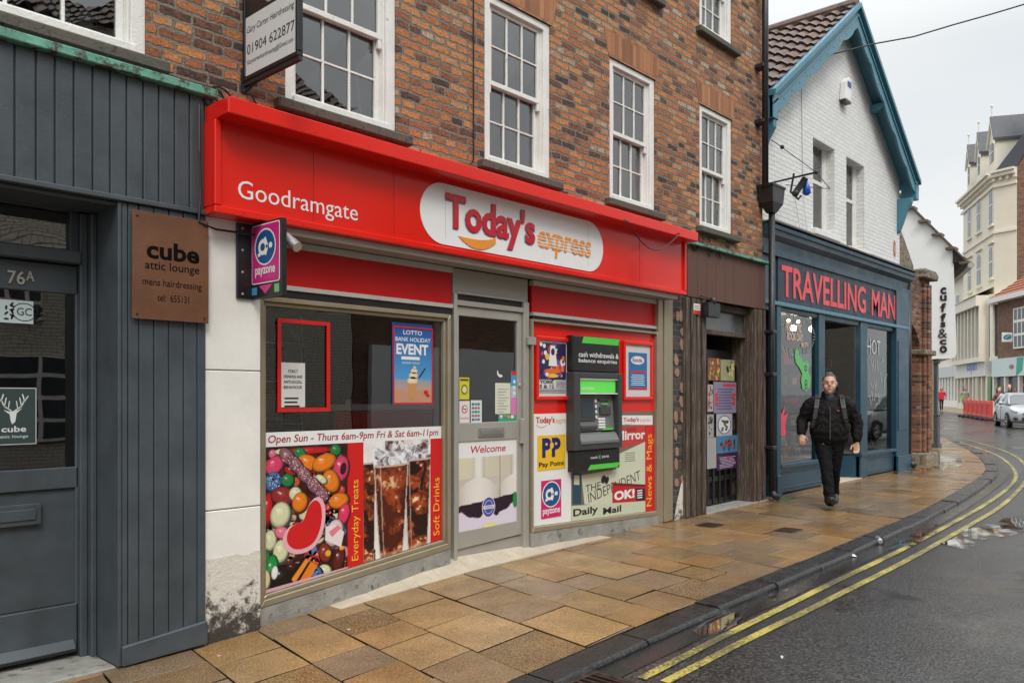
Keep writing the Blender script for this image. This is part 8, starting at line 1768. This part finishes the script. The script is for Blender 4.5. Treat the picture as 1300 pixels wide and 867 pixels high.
# rucksack with its straps
bpk = thing('rucksack', 'black rucksack with grey shoulder straps worn by the man in the black jacket', 'rucksack', (mx_, my_, PZ), RZ, local=True)
mb = MB(); loft(mb, [(0,.24,.98,.14,.07),(0,.27,1.1,.16,.09),(0,.26,1.25,.15,.085),(0,.22,1.36,.11,.06)], 16); mb.build('pack', m_black, bpk, smooth=True)
for s_ in (-1, 1):
    mb = MB(); P = [Vector(p) for p in ((s_*.15,.17,1.36),(s_*.148,.06,1.432),(s_*.148,-.05,1.425),(s_*.152,-.13,1.375),(s_*.165,-.178,1.28),(s_*.185,-.20,1.15),(s_*.22,-.15,1.02))]; V = []
    for i, p in enumerate(P): t = (P[min(i+1,6)]-P[max(i-1,0)]).normalized(); sd_ = Vector((1,0,0)); nn = t.cross(sd_).normalized(); V += [p-sd_*.026, p+sd_*.026, p+sd_*.026+nn*.012, p-sd_*.026+nn*.012]
    F_ = []
    for i in range(6):
        for k in range(4): F_.append((i*4+k, i*4+(k+1)%4, (i+1)*4+(k+1)%4, (i+1)*4+k))
    mb.add(V, F_); st_ = mb.build('strap', m_black, bpk); mb = MB()
    for i in range(1, 6):
        for f_ in (.15,.45,.75):
            p = P[i]*(1-f_)+P[min(i+1,6)]*f_ if i < 6 else P[i]
            if -.21 < p.y < .05: mb.obox(p+Vector((0,-.012,.012)), (1,0,0), .012, .006, .034)
    mb.build('strap_bars', M('pale_reflective', (.10,.10,.10), .5), st_)
mb = MB(); P_ = Vector((-.30,-.17,.80)); mb.obox(P_, (.0,-.1,1), .09, .006, .15); 
# distant walkers
def walker(label, loc, rotz, top, legs, hairc, h=1.66, stride=.3, bag=None, longhair=True):
    k = h/1.70; mb = MB(); S_ = lambda p: tuple(v*k for v in p)
    def lf(P, n=10): loft(mb, [tuple(v*k for v in p) for p in P], n)
    lf([(0,-.02,1.47,.05,.055),(0,-.03,1.52,.068,.085),(0,-.02,1.60,.078,.095),(0,-.01,1.66,.06,.075)], 12); lf([(0,0,1.36,.05,.05),(0,-.01,1.48,.05,.05)]); lf([(0,-.115,1.60,.01,.012),(0,-.125,1.57,.013,.013)], 6)
    lf([(0,0,.86,.14,.1),(0,0,1.05,.13,.1),(0,0,1.3,.17,.1),(0,0,1.38,.08,.06)], 12)
    arms = [((-.19,0,1.32),(-.27,.05,1.08),(-.22,-.12,.95)),((.19,0,1.32),(.27,.05,1.08),(.24,-.10,.93))]
    for a, b_, c in arms: lf([(*a,.045,.045),(*b_,.038,.038),(*c,.024,.026)], 8); hand(mb, S_(c), (0,-.3,-1), (1,0,0), 1, k)
    lg = [((-.08,0,.86),(-.07,-stride*.55,.47),(-.05,-stride*.8,.07)),((.08,0,.86),(.07,.02,.46),(.06,stride*.9,.12))]
    for a, b_, c in lg: lf([(*a,.08,.085),(*b_,.05,.055),(*c,.03,.035)], 10)
    o = person_from(mb, label, loc, rotz, .014)
    mb = MB(); lf([(0,.0,.80,.19,.14),(0,0,.95,.18,.14),(0,0,1.1,.17,.13),(0,0,1.3,.19,.12),(0,0,1.40,.08,.07)], 14)
    for a, b_, c in arms:
        A_, B_, C_ = Vector(a), Vector(b_), Vector(c); lf([(*A_,.065,.065),(*B_,.056,.058),(*(B_*.15+C_*.85),.042,.045)], 10)
    j = mb.build('jacket', top, o); remesh(j, .016, 2)
    mb = MB(); lf([(0,0,.90,.15,.12),(0,0,.82,.15,.12)], 12)
    for a, b_, c in lg: A_, B_, C_ = Vector(a), Vector(b_), Vector(c); lf([(*A_,.085,.09),(*B_,.06,.065),(*C_,.045,.05)], 10)
    j = mb.build('trousers', legs, o); remesh(j, .016, 2)
    for a, b_, c in lg: mb = MB(); shoe(mb, (c[0]*k, (c[1]+.06)*k, max(.0, c[2]*k-.075)), (0,-1,0), (0,0,1), .9); mb.build('shoe', m_shoe, o, smooth=True)
    mb = MB(); lf([(0,.04,1.56 if not longhair else 1.42,.085,.06),(0,.03,1.60,.09,.09),(0,.02,1.66,.08,.09),(0,.01,1.71,.05,.06)], 12); j = mb.build('hair', hairc, o); remesh(j, .014, 1)
    mb = MB()
    for s_ in (-1, 1): mb.ball((s_*.03*k, -.108*k, 1.60*k), .012,.008,.008, 6, 4)
    mb.build('eyes', MATS['dark_eye'], o); return o
mh1 = M('dark_brown_hair', (.03,.018,.012), .6, var=.3); mh2 = M('long_brown_hair', (.13,.075,.045), .6, var=.3)
def face_cam(x, y): d = Vector((-x, -y)).normalized(); return atan2(d.x, -d.y)
x_, y_ = dp(1195, 57); walker('person in a bright red jacket and black trousers walking on the far pavement', (x_, y_, g(x_)+.03), face_cam(x_, y_), M('bright_red_jacket', (.62,.02,.04), .6), m_tr, mh1, 1.66, .35)
x_, y_ = dp(1225, 52); p2_ = walker('person with long brown hair and a light top standing behind the red barriers', (x_, y_, g(x_)+.03), face_cam(x_, y_)+.5, M('light_mottled_top', (.45,.36,.33), .7, var=.3, scale=20), m_tr, mh2, 1.66, .1)
bx_, by_ = dp(1223, 51.6); mb = MB(); loft(mb, [(bx_,by_,g(bx_)+.72,.20,.08),(bx_,by_,g(bx_)+.9,.24,.10),(bx_,by_,g(bx_)+1.08,.2,.07)], 12); mb.tube([(bx_-.12,by_,g(bx_)+1.08),(bx_,by_,g(bx_)+1.32),(bx_+.12,by_,g(bx_)+1.08)], .015, 5); mb.build('green_bag', M('lime_green_bag', (.22,.45,.05), .5), label='lime green and white bag held by the person with long brown hair', cat='bag')
x_, y_ = dp(1267.5, 40); walker('person with dark hair partly hidden behind the silver car, nearer the barriers', (x_, y_, g(x_)+.03), face_cam(x_, y_)+.8, M('dark_red_coat', (.15,.03,.03), .7), m_tr, mh1, 1.62, .1)
x_, y_ = dp(1282, 39); walker('taller person in a dark hooded coat directly behind the silver car roof', (x_, y_, g(x_)+.03), face_cam(x_, y_)-.5, m_jk, m_tr, M('dark_hood', (.02,.022,.035), .8), 1.78, .1)

# ------------------------------------------------------------------ silver hatchback
m_silver = M('silver_car_paint', (.40,.41,.42), .35, metal=.25, var=.03, coat=.3); m_tyre = M('tyre_rubber', (.015,.015,.015), .8); m_rim = M('alloy_rim', (.45,.45,.46), .3, metal=.8); m_cgl = M('car_window_glass', (.02,.025,.028), .05, coat=1); m_trim = M('black_car_plastic', (.02,.02,.022), .5)
def hatchback(label, loc, rotz):
    """local -x is the front, wheels on the ground"""
    t = thing('silver_car', label, 'car', loc, rotz, local=True)
    ST_ = [(-1.98,.50,.30,.52,.60),(-1.93,.66,.24,.58,.68),(-1.80,.77,.20,.66,.78),(-1.5,.83,.19,.74,.88),(-1.1,.845,.18,.82,.98),(-.6,.85,.18,.87,1.02),(0,.85,.18,.88,1.02),(.7,.85,.18,.89,1.04),(1.3,.84,.19,.90,1.08),(1.75,.80,.22,.88,1.10),(1.93,.72,.28,.80,1.04),(1.98,.62,.34,.72,.96)]
    V = []; n = 16
    for x, hw, zl, zm, zt in ST_:
        prof = [(-hw*.88,zl),(-hw*.98,zl+.08),(-hw,zl+.22),(-hw,zm-.12),(-hw*.985,zm),(-hw*.93,zt-.05),(-hw*.82,zt),(-hw*.4,zt+.035)]
        prof = prof+[(-a, b) for a, b in reversed(prof)]; V += [(x, a, b) for a, b in prof]
    F = [(i*n+k, i*n+(k+1)%n, (i+1)*n+(k+1)%n, (i+1)*n+k) for i in range(len(ST_)-1) for k in range(n)]+[tuple(reversed(range(n))), tuple(range((len(ST_)-1)*n, len(ST_)*n))]
    b_ = MB().add(V, F).build('body', m_silver, t, smooth=True); 
    s_ = b_.modifiers.new('sub', 'SUBSURF'); s_.levels = 1; s_.render_levels = 1
    # cabin
    GB = [(-1.12,.66,.99,1.0),(-.45,.60,1.0,1.37),(.0,.60,1.02,1.475),(.7,.59,1.04,1.49),(1.35,.56,1.06,1.43),(1.80,.55,1.08,1.16)]
    V = []
    for x, hr_, zb, zt in GB: hb = .79; V += [(x,-hb,zb),(x,-hr_-.02,zt-.03),(x,-hr_+.1,zt),(x,hr_-.1,zt),(x,hr_+.02,zt-.03),(x,hb,zb)]
    F = [(i*6+k, i*6+k+1, (i+1)*6+k+1, (i+1)*6+k) for i in range(5) for k in range(5)]+[(0,1,2,3,4,5),(35,34,33,32,31,30)]
    MB().add(V, F).build('windows', m_cgl, t, smooth=False)
    mb = MB(); V = []
    for x, hr_, zb, zt in GB[1:5]: V += [(x,-hr_-.035,zt-.045),(x,-hr_+.1,zt+.012),(x,hr_-.1,zt+.012),(x,hr_+.035,zt-.045)]
    F = [(i*4+k, i*4+k+1, (i+1)*4+k+1, (i+1)*4+k) for i in range(3) for k in range(3)]; mb.add(V, F); mb.build('roof', m_silver, t, smooth=True)
    mb = MB()
    for s_ in (-1, 1):
        mb.tube([(-1.15,s_*.75,.99),(-.47,s_*.63,1.35)], .04, 6); mb.tube([(.15,s_*.80,1.02),(.25,s_*.62,1.46)], .03, 6); mb.tube([(1.25,s_*.80,1.06),(1.15,s_*.60,1.44)], .06, 6); mb.tube([(1.82,s_*.72,1.08),(1.38,s_*.56,1.43)], .06, 6)
    mb.build('pillars', m_silver, t, smooth=True)
    for x in (-1.24, 1.24):
        for s_ in (-1, 1):
            mb = MB(); mb.tube([(x,s_*.68,.31),(x,s_*.87,.31)], .31, 24); w_ = mb.build('wheel', m_tyre, t); mb = MB(); mb.tube([(x,s_*.865,.31),(x,s_*.878,.31)], .205, 20)
            r_ = mb.build('rim', m_rim, w_); mb = MB()
            for k in range(5): a = 2*pi*k/5; mb.tube([(x+.11*cos(a+.5),s_*.879,.31+.11*sin(a+.5)),(x+.16*cos(a+.5),s_*.881,.31+.16*sin(a+.5))], .032, 6)
            mb.build('rim_holes', m_trim, w_)
            mb = MB(); mb.tube([(x+.335*cos(pi*k/10),s_*.852,.31+.335*sin(pi*k/10)) for k in range(11)], .022, 6); mb.build('wheel_arch', m_trim, t)
    for s_ in (-1, 1):
        mb = MB(); mb.rings([((-1.90,s_*.56,.70),(0,.13,0),(.02,0,.075)),((-1.72,s_*.70,.80),(0,.13,.0),(.03,0,.085)),((-1.50,s_*.80,.86),(0,.03,0),(.02,0,.03))], 12); mb.build('headlight', M('clear_lamp', (.6,.63,.66), .08, coat=1), t, smooth=True)
        mb = MB(); mb.rings([((-1.945,s_*.62,.40),(0,.09,0),(.0,0,.06)),((-1.90,s_*.64,.40),(0,.10,0),(0,0,.07))], 12); mb.build('fog_lamp', m_trim, t, smooth=True)
        mb = MB(); mb.ball((-.72,s_*.98,1.04), .07,.11,.08, 10, 6); mb.tube([(-.72,s_*.82,1.0),(-.72,s_*.92,1.02)], .03, 6); mb.build('mirror', m_silver, t, smooth=True)
        mb = MB(); mb.box(1.90,1.99,s_*.62-.1,s_*.62+.1,.74,1.02); mb.build('tail_light', M('red_lamp', (.35,.01,.01), .2), t, bev=.02)
        mb = MB(); mb.box(.05,.06,s_*.853-.004,s_*.853+.004,.3,.98); mb.box(1.02,1.03,s_*.853-.004,s_*.853+.004,.45,1.0); mb.box(-.15,.0,s_*.86-.012,s_*.86+.012,.84,.87); mb.box(.8,.95,s_*.86-.012,s_*.86+.012,.86,.89); mb.box(-.9,.95,s_*.855-.006,s_*.855+.006,.22,.30); mb.build('door_lines', m_trim, t)
    mb = MB(); mb.box(-2.03,-1.95,-.42,.42,.30,.46); mb.box(-2.0,-1.93,-.36,.36,.585,.68); mb.build('grille', m_trim, t, bev=.02); mb = MB(); mb.box(-2.035,-1.96,-.40,.40,.615,.635); mb.ball((-2.0,0,.64), .03,.07,.05); mb.build('badge_bar', m_rim, t)
    mb = MB(); mb.box(-2.05,-2.031,-.26,.26,.47,.575); mb.build('number_plate', M('plate_white', (.7,.7,.68), .4), t)
    return t
r1 = Vector(dp(1262.5, 37.4)); f1_ = Vector(dp(1278, 34.9)); hd = (f1_-r1).normalized(); side = Vector((hd.y, -hd.x))
cen = (r1+f1_)/2+Vector((-hd.y, hd.x))*(-.87 if True else .87)
if Vector((cen.x-(r1.x+f1_.x)/2, cen.y-(r1.y+f1_.y)/2)).dot(Vector((ST,-CT))) < 0: cen = (r1+f1_)/2-(cen-(r1+f1_)/2)
car = hatchback('silver five door hatchback parked facing us beside the red barriers', (cen.x, cen.y, g(cen.x)+RD), atan2(-hd.y, -hd.x))
# its twin that shows in the shop glass
c2 = copy_tree(car); c2.location = (29.0, .4, g(29)+RD); c2.rotation_euler = (0,0,radians(8)); c2['label'] = 'silver car standing in the road, seen reflected in the blue shop windows'; c2['group'] = 'silver cars'; car['group'] = 'silver cars'
# ------------------------------------------------------------------ red water barriers
m_bar = M('red_barrier_plastic', (.62,.045,.025), .45, var=.12)
Ba, Bb = Vector(dp(1224, 48.0)), Vector(dp(1259.5, 41.8)); NB_ = 6; dB = (Bb-Ba)/NB_; ang = atan2(dB.y, dB.x); lB = dB.length*.97
def barrier(label, loc, rz_):
    t = thing('traffic_barrier', label, 'barrier', loc, rz_, group='red plastic traffic barriers', local=True); mb = MB(); L_ = lB
    mb.box(0,.10,-.05,.05,.12,1.0); mb.box(L_-.10,L_,-.05,.05,.12,1.0); mb.box(.10,L_-.10,-.04,.04,.80,.96); mb.box(.10,L_-.10,-.04,.04,.14,.30); mb.box(.1,L_-.1,-.022,.022,.3,.8)
    for k in range(1, 5): x = L_*k/5; mb.box(x-.03,x+.03,-.035,.035,.3,.8)
    mb.box(L_*.3,L_*.42,-.03,.03,.96,1.02); mb.box(L_*.6,L_*.72,-.03,.03,.96,1.02); mb.build('panel', m_bar, t, bev=.015)
    for x in (.06, L_-.08): MB().box(x-.07,x+.07,-.34,.34,0.004,.11).build('foot', m_trim, t, bev=.02)
    return t
names = ['red barrier at the far left end of the row','second red barrier from the left end of the row','third red barrier from the left end of the row','third red barrier from the silver car','second red barrier from the silver car','red barrier at the right end of the row next to the silver car']
b0 = None
for k in range(NB_):
    p = Ba+dB*k; loc = (p.x, p.y, g(p.x)+RD)
    if b0 is None: b0 = barrier(names[0], loc, ang)
    else: c = copy_tree(b0); c.location = loc; c['label'] = names[k]
# ------------------------------------------------------------------ other side of the street (shows in the glass)
OY = -6.5
ob = thing('facing_building', 'cream painted brick building with a pantile roof, seen reflected in the shop windows', 'building', (2, OY, 0))
mb = MB(); mb.quad((12.4,OY,-.3),(-5,OY,-.3),(-5,OY,8.4),(12.4,OY,8.4))
for x in (12.4, -5): mb.add([(x,OY,-.3),(x,OY,8.4),(x,OY-3,10.6),(x,OY-6,8.4),(x,OY-6,-.3)], [(0,1,2,3,4)])
mb.build('wall', brick('cream_painted_brick', [(0,(.58,.53,.44)),(1,(.66,.61,.51))], mortar=(.3,.27,.22), distort=.012, mvar=.1), ob)
pantiles((-5.2,OY-3,10.7), (1,0,0), 17.8, (0,1,-.73), 4.0, 'roof_slope', ob); mb = MB(); mb.quad((-5.2,OY-3,10.7),(12.6,OY-3,10.7),(12.6,OY-6.2,8.3),(-5.2,OY-6.2,8.3)); mb.build('rear_slope', m_tile, ob)
def owin(x0, x1, z0, z1):
    mb = MB(); mb.box(x0, x1, OY-.001, OY+.07, z0, z1); w_ = mb.build('window', m_white, ob); mb = MB()
    for i in range(3):
        for j in range(4): mb.box(x0+.06+(x1-x0)*i/3, x0+(x1-x0)*(i+1)/3-.02, OY+.071, OY+.075, z0+.06+(z1-z0)*j/4, z0+(z1-z0)*(j+1)/4-.02)
    mb.build('pane', m_fgl, w_)
for x in (-2.5, 1.2, 4.6): owin(x, x+.95, 2.9, 4.2)
[owin(x, x+.95, 5.9, 7.3) for x in (-2.5, 1.2, 4.6, 8.4)]; owin(8.4, 9.35, 2.9, 4.2); owin(-3, -.6, .6, 2.2); owin(3.5, 6.5, .6, 2.2)
mb = MB(); mb.box(.6, 1.6, OY, OY+.05, -.05, 2.1); mb.build('door', m_grey, ob)
ob2 = thing('facing_shop', 'brown brick shop with an orange roof, seen reflected in the blue shop windows', 'building', (15, -7, 0))
mb = MB(); mb.box(12.8, 26, -13, -7, -.2, 6.4); mb.build('wall', m_fbrick, ob2); mb = MB(); mb.add([(12.7,-6.8,6.4),(26.2,-6.8,6.4),(26.2,-10,8.8),(12.7,-10,8.8),(26.2,-13.2,6.4),(12.7,-13.2,6.4)], [(0,1,2,3),(3,2,4,5),(0,3,5),(1,4,2)]); mb.build('roof', m_rtile, ob2)
mb = MB(); mb.box(13.3, 25.4, -7, -6.85, .3, 2.8); mb.build('shop_window', m_wclean, ob2)
